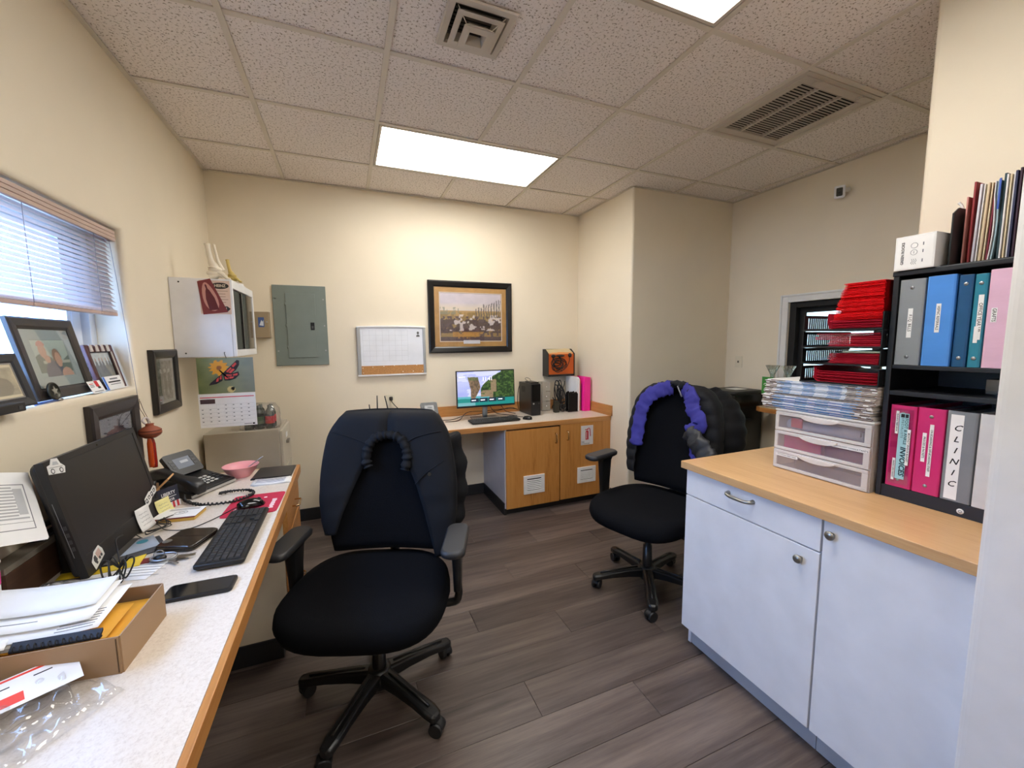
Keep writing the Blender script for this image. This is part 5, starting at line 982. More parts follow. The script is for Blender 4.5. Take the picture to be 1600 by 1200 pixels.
# ================================================================== BACK WALL
def bw(x, z, d=.001): return frame_m((x, YB-d, z), (1, 0, 0), (0, 0, 1))      # on the back wall, faces -y
alu = M('aluminium', (176, 180, 184), .35, .7); whb = M('whiteboard_face', (226, 230, 238), .15)
wbt = thing('whiteboard', 'small whiteboard with a cork strip hung on the back wall', 'whiteboard', (.371, YB-.01, 1.2)); yy = YB-.024
part('board', MB().box(.10, .645, yy+.004, YB-.002, 1.20, 1.612), whb, wbt)
for a, b in ((.086, .113), (.634, .658)): part('side_rail', MB().box(a, b, yy-.004, YB-.001, 1.206, 1.608), alu, wbt, bevel=.003)
top = [(.084+.576*i/16, 1.607+.004*sin(PI*i/16)) for i in range(17)]
part('top_rail', MB().prism(top+[(x, z+.010+.004*sin(PI*i/16)) for i, (x, z) in reversed(list(enumerate(top)))], yy-.006, YB-.001, 1), white, wbt, bevel=.002)
part('bottom_rail', MB().box(.083, .660, yy-.008, YB-.001, 1.194, 1.207), white, wbt, bevel=.003)
ck = part('cork_strip', MB().box(.113, .634, yy-.001, yy+.004, 1.208, 1.282), M('cork', (186, 134, 82), .9, b=(160, .3), var=(120, .18)), wbt)
for k in range(8): part('grid_line', MB().box(.132+k*.053, .1332+k*.053, yy+.0034, yy+.004, 1.32, 1.585), M('grid_line_grey', (184, 188, 196), .7), wbt)
for k in range(7): part('grid_line', MB().box(.132, .504, yy+.0034, yy+.004, 1.585-k*.044, 1.5862-k*.044), M('grid_line_grey', (184, 188, 196), .7), wbt)
part('figure_head', MB().prism([(.593+.010*cos(2*PI*i/16), 1.562+.012*sin(2*PI*i/16)) for i in range(16)], yy+.0025, yy+.004, 1), M('icon_grey', (96, 98, 100), .5), wbt); part('figure_body', MB().prism([(.578, 1.528), (.608, 1.528), (.606, 1.542), (.593, 1.548), (.580, 1.542)], yy+.0025, yy+.004, 1), M('icon_grey', (96, 98, 100), .5), wbt)
pin = None
for k, (x, z) in enumerate(((.123, 1.262), (.203, 1.268), (.293, 1.272), (.38, 1.276), (.478, 1.278), (.572, 1.276), (.125, 1.22), (.452, 1.222), (.54, 1.222), (.622, 1.219))):
    if pin is None: pin = single('push_pin', MB().lathe((x, 0, 0), [(.0035, .001), (.0035, -.002), (.002, -.003), (.002, -.008), (.004, -.0095), (.004, -.012), (.001, -.0125)], 10, 1), M('pin_ivory', (236, 226, 204), .35), 'ivory push pin stuck in the cork strip of the whiteboard', 'push pin', 'push pins in the cork strip'); q = pin
    else: q = pin.copy(); COL.objects.link(q)
    q.location = (x, yy-.007, z); q['label'] = 'ivory push pin, %s from the left in the %s row of the cork strip' % (('first', 'second', 'third', 'fourth', 'fifth', 'sixth')[k if k < 6 else k-6], 'upper' if k < 6 else 'lower')
def f_paint(u, v):
    n = vn(u, v, 9, 9, 21, 4); n2 = vn(u, v, 30, 14, 22, 3); c = [205+30*n, 196+26*n, 205+22*n]
    c = mixc(c, (240, 224, 196), np.clip(1-abs(v-.68)/.12, 0, 1)*.8); g = (v < .64).astype(float); c = mixc(c, (196, 160, 104), g)
    c = mixc(c, (150, 126, 80), ((v < .6) & (n2 > .5)).astype(float)*.7); c = mixc(c, (92, 76, 84), ((v < .52) & (n2 < .46) & (abs(u-.5)+n > .35)).astype(float)*.85)
    c = mixc(c, (70, 56, 66), ((v < .33+.2*n) & (v > .17) & (n2 > .38) & (n > .34)).astype(float)*.7); c = mixc(c, (238, 228, 226), ((v < .56) & (v > .22) & (vn(u, v, 12, 10, 25) > .60) & (u > .15)).astype(float)*.85)
    c = mixc(c, (206, 150, 72), ((v < .2) & (v > .06) & (n > .42) & (u > .2) & (u < .8)).astype(float)*.8); c = mixc(c, (84, 70, 84), ((v < .09) & (n2 > .4)).astype(float)*.8)
    c = mixc(c, (96, 92, 92), ((v < .82-.5*abs(u-.95)+.1*n2) & (v > .5) & (np.sin(u*150+5*n) > .2) & (u > .56)).astype(float)*.75); return mixc(c, (150, 150, 130), ((v < .70) & (v > .56) & (u < .3) & (n2 > .5)).astype(float)*.7)
pcm = bw(1.09, 1.705); pf = picture('picture_frame', 'large black frame with a landscape painting and gold mat above the back desk', pcm, .80, .648, .056, .032, blackframe, f_paint, .050, M('gold_mat', (196, 150, 88), .6, var=(14, .12)), 130, 90)
part('mat_lip', MB(pcm).rings([[(x*a, y*b, z) for x, y in ((-1, -1), (1, -1), (1, 1), (-1, 1))] for a, b, z in ((.300, .224, .0148), (.294, .218, .0148), (.293, .217, .012))], False, False), M('mat_cream', (226, 216, 204), .7), pf)
part('plaque', MB(pcm).box(-.08, .08, -.243, -.210, .0145, .0165), M('plaque_pale', (226, 224, 228), .3), pf)
ol = thing('wall_outlet', 'ivory wall outlet with black plugs above the back desk', 'outlet', (.34, YB-.004, .905)); ivory = M('ivory_plate', (224, 214, 190), .4)
part('plate', MB().box(.304, .378, YB-.006, YB-.0005, .905, 1.022), ivory, ol, bevel=.002)
for z in (.937, .99): part('receptacle', MB().prism([(.341+p[0], z+p[1]) for p in rrect(.034, .036, .01)], YB-.008, YB-.006, 1), ivory, ol)
single('power_plug', MB().rings([[(.343+p[0]*q, y, .99+p[1]*q) for p in rrect(.03, .034, .008)] for q, y in ((1, YB-.0085), (1, YB-.024), (.7, YB-.034), (.35, YB-.045))]).tube([(.343, YB-.044, .99), (.35, YB-.06, .96), (.40, YB-.06, .90), (.46, YB-.03, .84), (.52, YB-.04, .80)], .0035, 6, sub=6), cable, 'black plug with its cord in the upper socket of the outlet', 'plug', kind='thing')
# ---- back desk
bd = thing('desk', 'built-in desk with pale top and oak doors along the back wall', 'desk', (1.12, 3.38, 0)); bx0_ = .0
part('desktop', MB().box(bx0_, XS-.001, 3.096, YB-.001, DZ-.03, DZ), desklam, bd); part('edge_band', MB().box(bx0_, XS-.001, 3.08, 3.096, DZ-.042, DZ-.0005), oakx, bd, bevel=.002)
part('backsplash', MB().box(bx0_, XS-.022, YB-.020, YB-.001, DZ, .885), oakx, bd, bevel=.002); part('side_splash', MB().box(XS-.021, XS-.001, 3.06, YB-.001, DZ, .885), oaky, bd, bevel=.002)
lil = M('lilac_laminate', (206, 206, 214), .35)
part('side_panel', MB().box(1.19, 1.206, 3.103, YB-.001, .06, DZ-.03), lil, bd); part('side_panel', MB().box(bx0_, bx0_+.016, 3.12, YB-.001, 0, DZ-.03), lil, bd); part('back_panel', MB().box(1.206, XS-.002, YB-.02, YB-.002, .1, DZ-.03), lil, bd)
part('face_frame', MB().box(1.206, XS-.002, 3.103, 3.118, .10, DZ-.042), M('cabinet_dark', (60, 44, 30), .6), bd); part('toe_kick', MB().box(1.206, XS-.002, 3.13, 3.145, 0, .10), rub, bd); part('side_base', MB().box(1.182, 1.206, 3.112, YB-.012, 0, .105), rub, bd, bevel=.003); part('filler', MB().box(2.150, XS-.001, 3.088, 3.103, .07, DZ-.043), oak, bd)
def oak_door(x0, x1, z0, z1, hx, hz0, hz1, v):
    d = part('door', MB().box(x0, x1, 3.082, 3.102, z0, z1), oak, bd, bevel=.002)
    part('handle', MB().tube([(hx, 3.082, hz0), (hx, 3.058, hz0+.002), (hx, 3.054, hz0+.012), (hx, 3.054, hz1-.012), (hx, 3.058, hz1-.002), (hx, 3.082, hz1)], .0045, 8), chrome, d)
    a, b, c, e = v; part('vent_plate', MB().box(a, b, 3.072, 3.082, c, c+.028).box(a, b, 3.072, 3.082, e-.028, e).box(a, a+.032, 3.072, 3.082, c+.028, e-.028).box(b-.032, b, 3.072, 3.082, c+.028, e-.028), white, d, bevel=.002)
    part('vent_back', MB().box(a+.03, b-.03, 3.0805, 3.082, c+.026, e-.026), M('vent_dark', (40, 38, 36), .8), d)
    for k in range(6): zz = c+.034+(e-c-.068)*(k+.5)/6; part('vent_slat', MB().add([(a+.03, 3.073, zz-.005), (b-.03, 3.073, zz-.005), (b-.03, 3.080, zz+.003), (a+.03, 3.080, zz+.003), (a+.03, 3.073, zz-.0065), (b-.03, 3.073, zz-.0065), (b-.03, 3.080, zz+.0015), (a+.03, 3.080, zz+.0015)], [(0, 1, 2, 3), (7, 6, 5, 4), (0, 4, 5, 1), (3, 2, 6, 7)]), white, d)
    return d
oak_door(1.196, 1.700, .060, .735, 1.659, .592, .680, (1.351, 1.55, .17, .332)); oak_door(1.710, 2.145, .065, .748, 1.776, .606, .688, (1.882, 2.074, .194, .34))
sg = thing('sign', 'white fire extinguisher sign on the right oak door', 'sign', (1.98, 3.081, .543)); part('plate', MB().box(1.918, 2.045, 3.078, 3.0815, .543, .719), M('sign_white', (222, 218, 216), .4), sg, bevel=.001)
rs2 = M('sign_red', (200, 44, 60), .5); sm_ = frame_m((1.98, 3.0779, .640), (1, 0, 0), (0, 0, 1))
part('cylinder_icon', MB(sm_).prism([(-.016, -.05), (.016, -.05), (.016, .022), (.010, .034), (-.010, .034), (-.016, .022)], 0, .0004), rs2, sg); part('hose_icon', MB(sm_).tube([(-.004, .04, .0005), (.016, .055, .0005), (.03, .04, .0005), (.034, -.02, .0005)], .0035, 4, sub=4), rs2, sg); part('handle_icon', MB(sm_).box(-.022, .012, .040, .047, 0, .0004), rs2, sg); part('shine', MB(sm_).box(-.008, -.003, -.04, .02, .0004, .0007), M('sign_white', (222, 218, 216), .4), sg)
text('FIRE', .017, ink, sg, sm_ @ Matrix.Translation((-.058, -.070, 0)), 'LEFT'); text('EXTINGUISHER', .0125, ink, sg, sm_ @ Matrix.Translation((-.058, -.086, 0)), 'LEFT')
DZ += .001
# router, phone
rt = thing('router', 'black wireless router with three antennas on the back desk behind the chair', 'router', (.25, 3.50, DZ)); part('case', MB().box(.14, .36, 3.42, 3.58, DZ, DZ+.035), black, rt, bevel=.006)
for a, b in (((.17, 3.58, DZ+.03), (.155, 3.56, .965)), ((.22, 3.58, DZ+.03), (.222, 3.575, 1.035)), ((.325, 3.58, DZ+.03), (.282, 3.56, 1.03))): part('antenna', MB().tube([a, [(p+q)/2 for p, q in zip(a, b)], b], lambda u: .006-.002*u, 8), black, rt)
desk_phone('black desk phone on the back desk beside the nearest chair', (.615, 3.44, DZ), 0, False)
bpy.data.objects[[o.name for o in bpy.data.objects if o.name.startswith('desk_phone')][-1]].scale = (1.12,)*3
# monitor with beach picture
def f_beach(u, v):
    n = vn(u, v, 10, 10, 31, 4); n2 = vn(u, v, 24, 24, 32, 3); c = [150+50*vn(u, v, 3, 6, 33), 160+45*vn(u, v, 3, 6, 33), 226+20*v]
    c = mixc(c, (226, 228, 244), (vn(u, v, 4, 9, 34) > .58).astype(float)*.7); c = mixc(c, (96, 178, 190), (v < .27).astype(float)); c = mixc(c, (16, 130, 120), ((v < .2+.03*n) | ((v < .27) & (u > .55))).astype(float)*.85)
    c = mixc(c, (150, 190, 200), ((v < .1) & (u < .3)).astype(float)*.7)
    hill = (v < .42+.60*np.clip((u-.40)/.45, 0, 1)**.6+.06*n2) & (u > .40) & (v > .2+.04*(u < .55)); c = mixc(c, (30, 54, 26), hill.astype(float)); c = mixc(c, (88, 116, 56), hill*np.clip((vn(u, v, 34, 26, 37, 3)-.42)*4, 0, 1)*.85)
    c = mixc(c, (158, 130, 104), (hill & (((u > .58) & (u < .68) & (v > .38) & (v < .75) & (n > .38)) | ((v < .44) & (u < .62) & (n2 > .35)))).astype(float)*.85)
    rk = (abs(u-.285+.02*np.sin(v*9)) < (.03+.055*np.clip((v-.2)/.35, 0, 1))+.012*n) & (v < .82+.03*n2) & (v > .2); c = mixc(c, (138, 112, 88), rk.astype(float)); c = mixc(c, (80, 68, 52), rk*np.clip((vn(u, v, 40, 18, 38, 3)-.4)*4, 0, 1)*.8); return mixc(c, (90, 110, 64), (rk & (v > .74)).astype(float)*.6)
mo = thing('monitor', 'slim monitor showing a rocky beach picture on the back desk', 'monitor', (1.14, 3.42, DZ)); mx = frame_m((1.138, 3.405, 1.066), (1, 0, 0), (0, .05, 1))
part('panel', MB(mx).box(-.272, .272, -.163, .163, -.022, 0), black, mo, bevel=.003); scr = art('screen', mx @ Matrix.Translation((0, .004, .0006)), .528, .300, f_beach, 180, 110, printmat('screen_light', .3, .95), mo)
wht = M('screen_white', (240, 240, 250), .5, emit=((235, 235, 250), .8)); text('11:41', .045, wht, scr, mx @ Matrix.Translation((.012, .085, .0012)), bold=.0004); drk = M('screen_tile', (20, 40, 60), .5, emit=((24, 44, 62), .5))
for k in range(4): part('tile', MB(mx).box(-.15+k*.083, -.074+k*.083, -.118, -.082, .001, .0014), drk if k != 3 else M('screen_teal', (20, 60, 70), .5, emit=((20, 58, 66), .5)), scr); part('tile_text', MB(mx).box(-.14+k*.083, -.10+k*.083, -.104, -.096, .0014, .0017), wht, scr)
part('date_line', MB(mx).box(-.25, -.19, .105, .110, .0008, .0012), wht, scr)
part('stand_post', MB().rings([[(1.138+p[0], 3.46+p[1], z) for p in rrect(.045, .028, .01)] for z in (DZ+.008, 1.02)]), alu, mo); part('stand_base', MB().prism([(1.00, 3.36), (1.28, 3.36), (1.26, 3.54), (1.02, 3.54)], DZ, DZ+.009), M('base_silver', (150, 152, 154), .3, .6), mo, bevel=.002)
keyboard('black keyboard on the back desk before the beach picture monitor', frame_m((1.16, 3.265, DZ+.003), (1, .03, 0), (-.03, 1, .02)), .44, .14)
mouse('mouse', 'small black mouse beside the tower computer on the back desk', (1.462, 3.24, DZ), math.radians(35), .9)
pcx = thing('tower_computer', 'black compact tower computer standing on the back desk', 'computer', (1.60, 3.5, DZ)); part('case', MB().box(1.557, 1.650, 3.37, 3.645, DZ+.004, 1.088), M('case_black', (26, 26, 27), .35), pcx, bevel=.003); part('front_panel', MB().box(1.556, 1.651, 3.355, 3.37, DZ+.004, 1.089), black, pcx, bevel=.004)
part('gloss_panel', MB().box(1.562, 1.645, 3.3535, 3.355, .925, 1.08), blackg, pcx); part('badge', MB().cyl((1.578, 3.352, .905), (1.578, 3.3535, .905), .008), M('badge_silver', (190, 190, 190), .3, .6), pcx); part('port', MB().box(1.625, 1.640, 3.3525, 3.355, .90, .908), M('port_dark', (60, 60, 62), .4), pcx)
for k in range(8): part('vent_slot', MB().box(1.5558, 1.557, 3.50, 3.58, 1.0+k*.007, 1.003+k*.007), blackm, pcx)
part('foot', MB().box(1.565, 1.642, 3.40, 3.62, DZ, DZ+.004), rub, pcx)
dr_ = thing('disc_drive', 'flat black external drive lying on the tower computer', 'drive', (1.6, 3.45, 1.089)); part('case', MB().box(1.566, 1.642, 3.38, 3.52, 1.0892, 1.103), black, dr_, bevel=.003); part('loop_cable', MB().tube([(1.60, 3.52, 1.098), (1.585, 3.56, 1.12), (1.61, 3.58, 1.128), (1.63, 3.56, 1.12), (1.63, 3.52, 1.10)], .0022, 6, sub=5), cable, dr_)
r7 = random.Random(21)
for k, pts in enumerate(([(.70, 3.50, DZ+.004), (.83, 3.44, DZ+.012), (.95, 3.52, DZ+.02), (1.1, 3.58, DZ+.012), (1.3, 3.60, DZ+.03), (1.45, 3.62, DZ+.05), (1.54, 3.64, DZ+.02)], [(.76, 3.40, DZ+.006), (.88, 3.41, DZ+.006), (1.0, 3.55, DZ+.045), (1.2, 3.57, DZ+.045), (1.40, 3.57, DZ+.05), (1.5, 3.58, DZ+.04)], [(1.17, 3.44, .93), (1.22, 3.50, .86), (1.28, 3.53, DZ+.02), (1.34, 3.50, DZ+.01), (1.44, 3.42, DZ+.004)], [(1.26, 3.43, .93), (1.31, 3.47, .88), (1.38, 3.54, .82), (1.47, 3.53, DZ+.006)], [(1.46, 3.29, DZ+.01), (1.43, 3.38, DZ+.004), (1.37, 3.40, DZ+.004), (1.385, 3.47, DZ+.004)], [(1.55, 3.62, 1.05), (1.525, 3.60, .99), (1.52, 3.60, .90), (1.54, 3.62, DZ+.02)])):
    single('power_cable', MB().tube(pts, .0032, 6, sub=8), cable, ('black cable running along the backsplash behind the beach picture monitor', 'second black cable twisting along the backsplash', 'black cable hanging from the middle of the beach picture monitor', 'black cable hanging from the right of the beach picture monitor', 'thin mouse cable curling to the right of the back keyboard', 'cable bowing out at the left side of the tower computer')[k], 'cable', kind='thing')
# clear organizer, cable pile, mesh holder, files
acr = clear('acrylic', (250, 250, 250), .08); og = thing('clear_organizer', 'clear plastic drawer box standing right of the tower computer', 'organizer', (1.81, 3.6, DZ))
part('body', MB().box(1.765, 1.767, 3.555, 3.645, DZ, 1.08).box(1.853, 1.855, 3.555, 3.645, DZ, 1.08).box(1.767, 1.853, 3.643, 3.645, DZ, 1.08).box(1.767, 1.853, 3.555, 3.643, 1.078, 1.08).box(1.767, 1.853, 3.555, 3.643, DZ, DZ+.002), clear('acrylic_milky', (246, 246, 246), .1, .05, .35, (228, 222, 214)), og)
for k in range(3): part('drawer', MB().box(1.769, 1.851, 3.552, 3.554, DZ+.006+k*.096, DZ+.096+k*.096), clear('acrylic_milky', (246, 246, 246), .1, .05, .35, (228, 222, 214)), og); part('knob', MB().ell((1.81, 3.548, DZ+.05+k*.096), (.006, .005, .006)), white, og)
part('contents', MB().box(1.785, 1.835, 3.57, 3.63, DZ+.003, DZ+.07), M('contents_tan', (176, 166, 140), .8), og)
cpm = MB(); r8 = random.Random(5)
for k in range(16):
    a0 = r8.uniform(0, 6); c = Vector((1.955+r8.uniform(-.025, .025), 3.53+r8.uniform(-.03, .03), DZ)); rr = r8.uniform(.035, .06); z0 = r8.uniform(.005, .10); tall = r8.random() < .5
    pts = [c+Vector((rr*cos(a0+2*PI*i/9)*(.6 if tall else 1), rr*.8*sin(a0+2*PI*i/9)*(.6 if tall else 1), z0+(.12+.09*sin(2*PI*i/9+a0) if tall else .02*sin(2*PI*i/4.5+a0)+.01))) for i in range(10)]
    cpm.tube(pts, r8.uniform(.0035, .0055), 6, sub=5)
cpm.tube([(1.95, 3.53, DZ+.2), (1.965, 3.52, .99), (1.985, 3.51, 1.05), (1.99, 3.51, 1.085)], .004, 6, sub=4)
single('cable_pile', cpm, cable, 'heap of coiled black cables under the wall file on the back desk', 'cables', kind='stuff')
for k, (x, y, z) in enumerate(((1.865, 3.44, DZ), (1.93, 3.44, DZ))): t = thing('power_adapter', ('black power adapter at the left of the cable heap', 'round black cable coil before the mesh holder')[k], 'adapter', (x, y, z)); (part('case', MB().box(x-.03, x+.02, y-.02, y+.02, DZ, DZ+.11), M('adapter_olive', (44, 42, 32), .5), t, bevel=.004) if k == 0 else [part('coil', MB().tube([(x+(.032+.002*q)*cos(a), y-.01+.004*q, DZ+.042+.034*sin(a)) for a in [2*PI*i/22 for i in range(23)]], .005, 6), cable, t) for q in range(4)])
mh = thing('mesh_holder', 'black wire mesh file holder before the white folders', 'holder', (2.06, 3.43, DZ)); msh = clear('black_mesh', (110, 110, 112), .02, .5, .55, (14, 14, 14))
for y in (3.405, 3.455): part('mesh_panel', MB().prism([(1.975, DZ), (2.077, DZ), (2.077, .965), (2.062, .985), (2.022, .97), (2.002, .99), (1.975, .975)], y-.001, y+.001, 1), msh, mh); part('rim', MB().tube([(1.975, y, DZ+.003), (1.975, y, .975), (2.002, y, .99), (2.022, y, .97), (2.062, y, .985), (2.077, y, .965), (2.077, y, DZ+.003)], .003, 6), black, mh)
part('base', MB().box(1.973, 2.079, 3.395, 3.465, DZ, DZ+.004), black, mh)
def folder(name, label, x0, x1, y0, y1, z1, mat, cat='folder'):
    t = thing(name, label, cat, ((x0+x1)/2, (y0+y1)/2, DZ)); part('cover', MB().prism([(y0, DZ+.001), (y1, DZ+.001), (y1, z1), (y0+.02, z1), (y0, z1-.02)], x0, x0+.0016, 0), mat, t); part('cover', MB().prism([(y0, DZ+.001), (y1, DZ+.001), (y1, z1), (y0+.02, z1), (y0, z1-.02)], x1-.0016, x1, 0), mat, t); part('pages', MB().box(x0+.0016, x1-.0016, y0+.006, y1-.004, DZ+.002, z1-.012), paper, t); return t
folder('white_folder', 'white folder standing upright between the mesh holder and the pink binder', 2.082, 2.105, 3.415, 3.65, 1.125, paper); single('orange_sheet', MB().box(2.1075, 2.111, 3.41, 3.65, DZ+.001, 1.10), M('sheet_orange', (232, 150, 110), .7), 'orange sheet standing beside the white folder', 'sheet'); single('dark_folder', MB().box(2.113, 2.122, 3.42, 3.65, DZ+.001, 1.06), M('folder_navy', (36, 34, 44), .5), 'dark folder squeezed next to the pink binder', 'folder')
pkb = thing('ring_binder', 'bright pink binder in the corner of the back desk', 'binder', (2.19, 3.5, DZ)); hp = M('hot_pink', (244, 40, 150), .35)
part('cover', MB().rings([[(x, y, z) for x, y in [(a-.0125, b) for a, b in ((2.148, 3.40), (2.156, 3.385), (2.222, 3.385), (2.230, 3.40), (2.230, 3.64), (2.2265, 3.64), (2.2265, 3.402), (2.220, 3.389), (2.158, 3.389), (2.1515, 3.402), (2.1515, 3.64), (2.148, 3.64))]] for z in (DZ+.001, 1.122)], True, False), hp, pkb, fix=True); part('pages', MB().box(2.1435, 2.2075, 3.40, 3.63, DZ+.006, 1.105), paper, pkb)
# wall file
wf_ = thing('wall_file', 'black wall file holder with an orange folder on the back wall corner', 'file holder', (1.98, 3.6, 1.13)); orf = M('folder_orange', (204, 92, 24), .6)
part('back', MB().box(1.832, 2.13, YB-.006, YB-.001, 1.13, 1.40), black, wf_); part('bottom', MB().box(1.832, 2.13, 3.552, YB-.006, 1.13, 1.135), black, wf_); part('front_lip', MB().box(1.832, 2.13, 3.552, 3.557, 1.135, 1.150), black, wf_)
for x in (1.832, 2.125): part('side', MB().prism([(3.552, 1.135), (YB-.006, 1.135), (YB-.006, 1.40), (3.62, 1.40), (3.552, 1.355)], x, x+.005, 0), black, wf_)
single('orange_folder', MB().box(1.840, 2.122, 3.560, 3.564, 1.137, 1.350), orf, 'orange folder standing at the front of the wall file', 'folder')
cfm = M('folder_cream', (234, 214, 166), .7)
for k in range(6): single('file_folder', MB().prism([(1.842, 1.137), (2.12, 1.137), (2.12, 1.365+k*.007), (1.95+.02*k, 1.37+k*.007), (1.94+.02*k, 1.366+k*.007), (1.842, 1.362+k*.007)], 3.570+k*.014, 3.5725+k*.014, 1), cfm if k else M('folder_peach', (244, 176, 110), .7), 'cream folder, %s from the front in the wall file' % ('first', 'second', 'third', 'fourth', 'fifth', 'sixth')[k], 'folder', 'cream folders in the wall file')
hd = MB(); r9 = random.Random(8)
for k in range(7):
    cx, cz, ra, rb = 1.95+r9.uniform(-.05, .04), 1.255+r9.uniform(-.03, .03), r9.uniform(.04, .09), r9.uniform(.03, .06); a0 = r9.uniform(0, 6)
    hd.tube([(cx+ra*cos(a0+2*PI*i/12), 3.546-.004*(k % 3), cz+rb*sin(a0+2*PI*i/12)) for i in range(13)], .0036, 6, sub=3)
hd.tube([(2.065, 3.545, 1.335), (2.06, 3.54, 1.28), (2.03, 3.54, 1.22), (1.97, 3.54, 1.18)], .0036, 6, sub=4).tube([(1.88, 3.545, 1.33), (1.89, 3.54, 1.29), (1.93, 3.54, 1.26)], .0036, 6, sub=4)
hd.ell((2.068, 3.542, 1.338), (.020, .014, .022)).ell((1.882, 3.542, 1.332), (.024, .014, .018)).ell((1.96, 3.54, 1.335), (.05, .012, .012))
single('headset_cable', hd, cable, 'black headset and tangled cord hanging over the front of the wall file', 'headset', kind='thing')
DZ -= .001
# ================================================================== ALCOVE AND RIGHT WALL
ap = thing('appliance', 'tall black appliance with a bowed grey front panel in the alcove', 'appliance', (3.12, 2.55, 0)); apb = M('appliance_black', (13, 13, 14), .22)
part('body', MB().box(2.965, 3.305, 2.39, 2.685, .03, 1.015), apb, ap, bevel=.006); part('top', MB().rings([[(3.135+p[0], 2.5375+p[1], z) for p in rrect(w, d, .03)] for w, d, z in ((.34, .295, 1.015), (.352, .305, 1.02), (.352, .305, 1.038), (.335, .29, 1.046))]), black, ap)
part('grey_panel', MB().rings([[(2.963-.045*sin(PI*(i+.0)/10)*q-.003, 2.41+.25*i/10, z) for i in range(11)]+[(2.964, 2.66, z), (2.964, 2.41, z)] for z, q in ((.83, .55), (.90, .8), (.99, 1), (1.0, .95))], True, True), M('appliance_grey', (100, 98, 94), .35, .5), ap, fix=True)
part('foot', MB().box(2.98, 3.29, 2.40, 2.67, 0, .03), blackm, ap); part('grip_slot', MB().prism([(3.13+p[0], .80+p[1]) for p in rrect(.09, .024, .01)], 2.388, 2.3905, 1), M('slot_black', (3, 3, 4), .4), ap)
single('paper_note', MB().box(3.10, 3.24, 2.49, 2.60, 1.0465, 1.0475), paper, 'white sheet lying on top of the tall black appliance', 'paper')
ws = thing('wall_shelf', 'oak ledge below the pass-through window', 'shelf', (3.23, 1.75, .90)); part('board', MB().prism([(3.369, 1.10), (3.10, 1.10), (3.10, 2.26), (3.125, 2.30), (3.369, 2.30)], .905, .93), M('shelf_laminate', (196, 176, 146), .4), ws); part('edge', MB().prism([(3.099, 1.10), (3.092, 1.10), (3.092, 2.264), (3.119, 2.308), (3.369, 2.308), (3.369, 2.3005), (3.123, 2.3005), (3.099, 2.262)], .895, .9305), oaky, ws, fix=True); part('bracket', MB().prism([(3.369, .72), (3.369, .894), (3.16, .894), (3.16, .875), (3.35, .72)], 1.62, 1.64, 1), white, ws)
cv = clear('clear_bottle', (240, 246, 244), .14, .06, .06); vv = None
for k, (x, y) in enumerate(((3.20, 2.245), (3.22, 2.13))):
    t = thing('clear_vase', ('flared clear plastic vase with a green label on the oak ledge', 'second flared clear plastic vase on the oak ledge, behind the booklets')[k], 'vase', (x, y, .931)); part('body', MB().lathe((x, y, .931), [(.034, 0), (.035, .02), (.026, .12), (.014, .2), (.016, .26), (.05, .335), (.052, .338), (.014, .258), (.012, .2), (.024, .12), (.032, .02), (.03, .004)], 20), cv, t)
    part('stem_bundle', MB().tube([(x, y, .94), (x+.004, y, 1.1), (x, y-.004, 1.2)], .009, 8), M('stem_pale', (216, 220, 206), .5), t)
    if k == 0:
        gl_ = part('green_label', MB().prism([(y-.04, 1.035), (y+.052, 1.035), (y+.052, 1.175), (y-.04, 1.175)], x-.046, x-.044, 0), M('label_green_bright', (66, 150, 62), .5), t)
        part('label_swirl', MB().tube([(x-.0465, y+.01+.02*cos(a), 1.07+.018*sin(a)) for a in [2*PI*i/14 for i in range(15)]], .003, 5).tube([(x-.0465, y+.02+.014*cos(a), 1.11+.012*sin(a)) for a in [2*PI*i/14 for i in range(11)]], .003, 5), white, gl_)
sw = thing('light_switch', 'ivory light switch plate on the wall beside the alcove', 'switch', (XR, 2.69, 1.22)); part('plate', MB().box(XR-.006, XR-.0005, 2.655, 2.728, 1.222, 1.326), ivory, sw, bevel=.002); part('toggle', MB().box(XR-.016, XR-.006, 2.687, 2.695, 1.266, 1.284), M('toggle_dark', (90, 80, 64), .4), sw)
cmr = thing('security_camera', 'small white security camera with black face high on the right wall', 'camera', (XR, 1.895, 2.48)); mc = frame_m((XR-.075, 1.90, 2.515), (.45, -.9, 0), (-.25, -.12, 1))
part('body', MB(mc).prism(rrect(.062, .085, .012), -.045, .0), white, cmr, bevel=.003); part('face', MB(mc).prism(rrect(.036, .056, .006), .0, .0015), blackg, cmr); part('lens', MB(mc).lathe((0, 0, .0015), [(.009, 0), (.009, .002), (.006, .003), (.001, .003)], 16), M('lens_dark', (30, 24, 22), .05), cmr); part('mount', MB().tube([(XR-.002, 1.885, 2.535), (XR-.03, 1.888, 2.53), (XR-.055, 1.892, 2.52)], lambda u: .018-.006*u, 10), white, cmr)
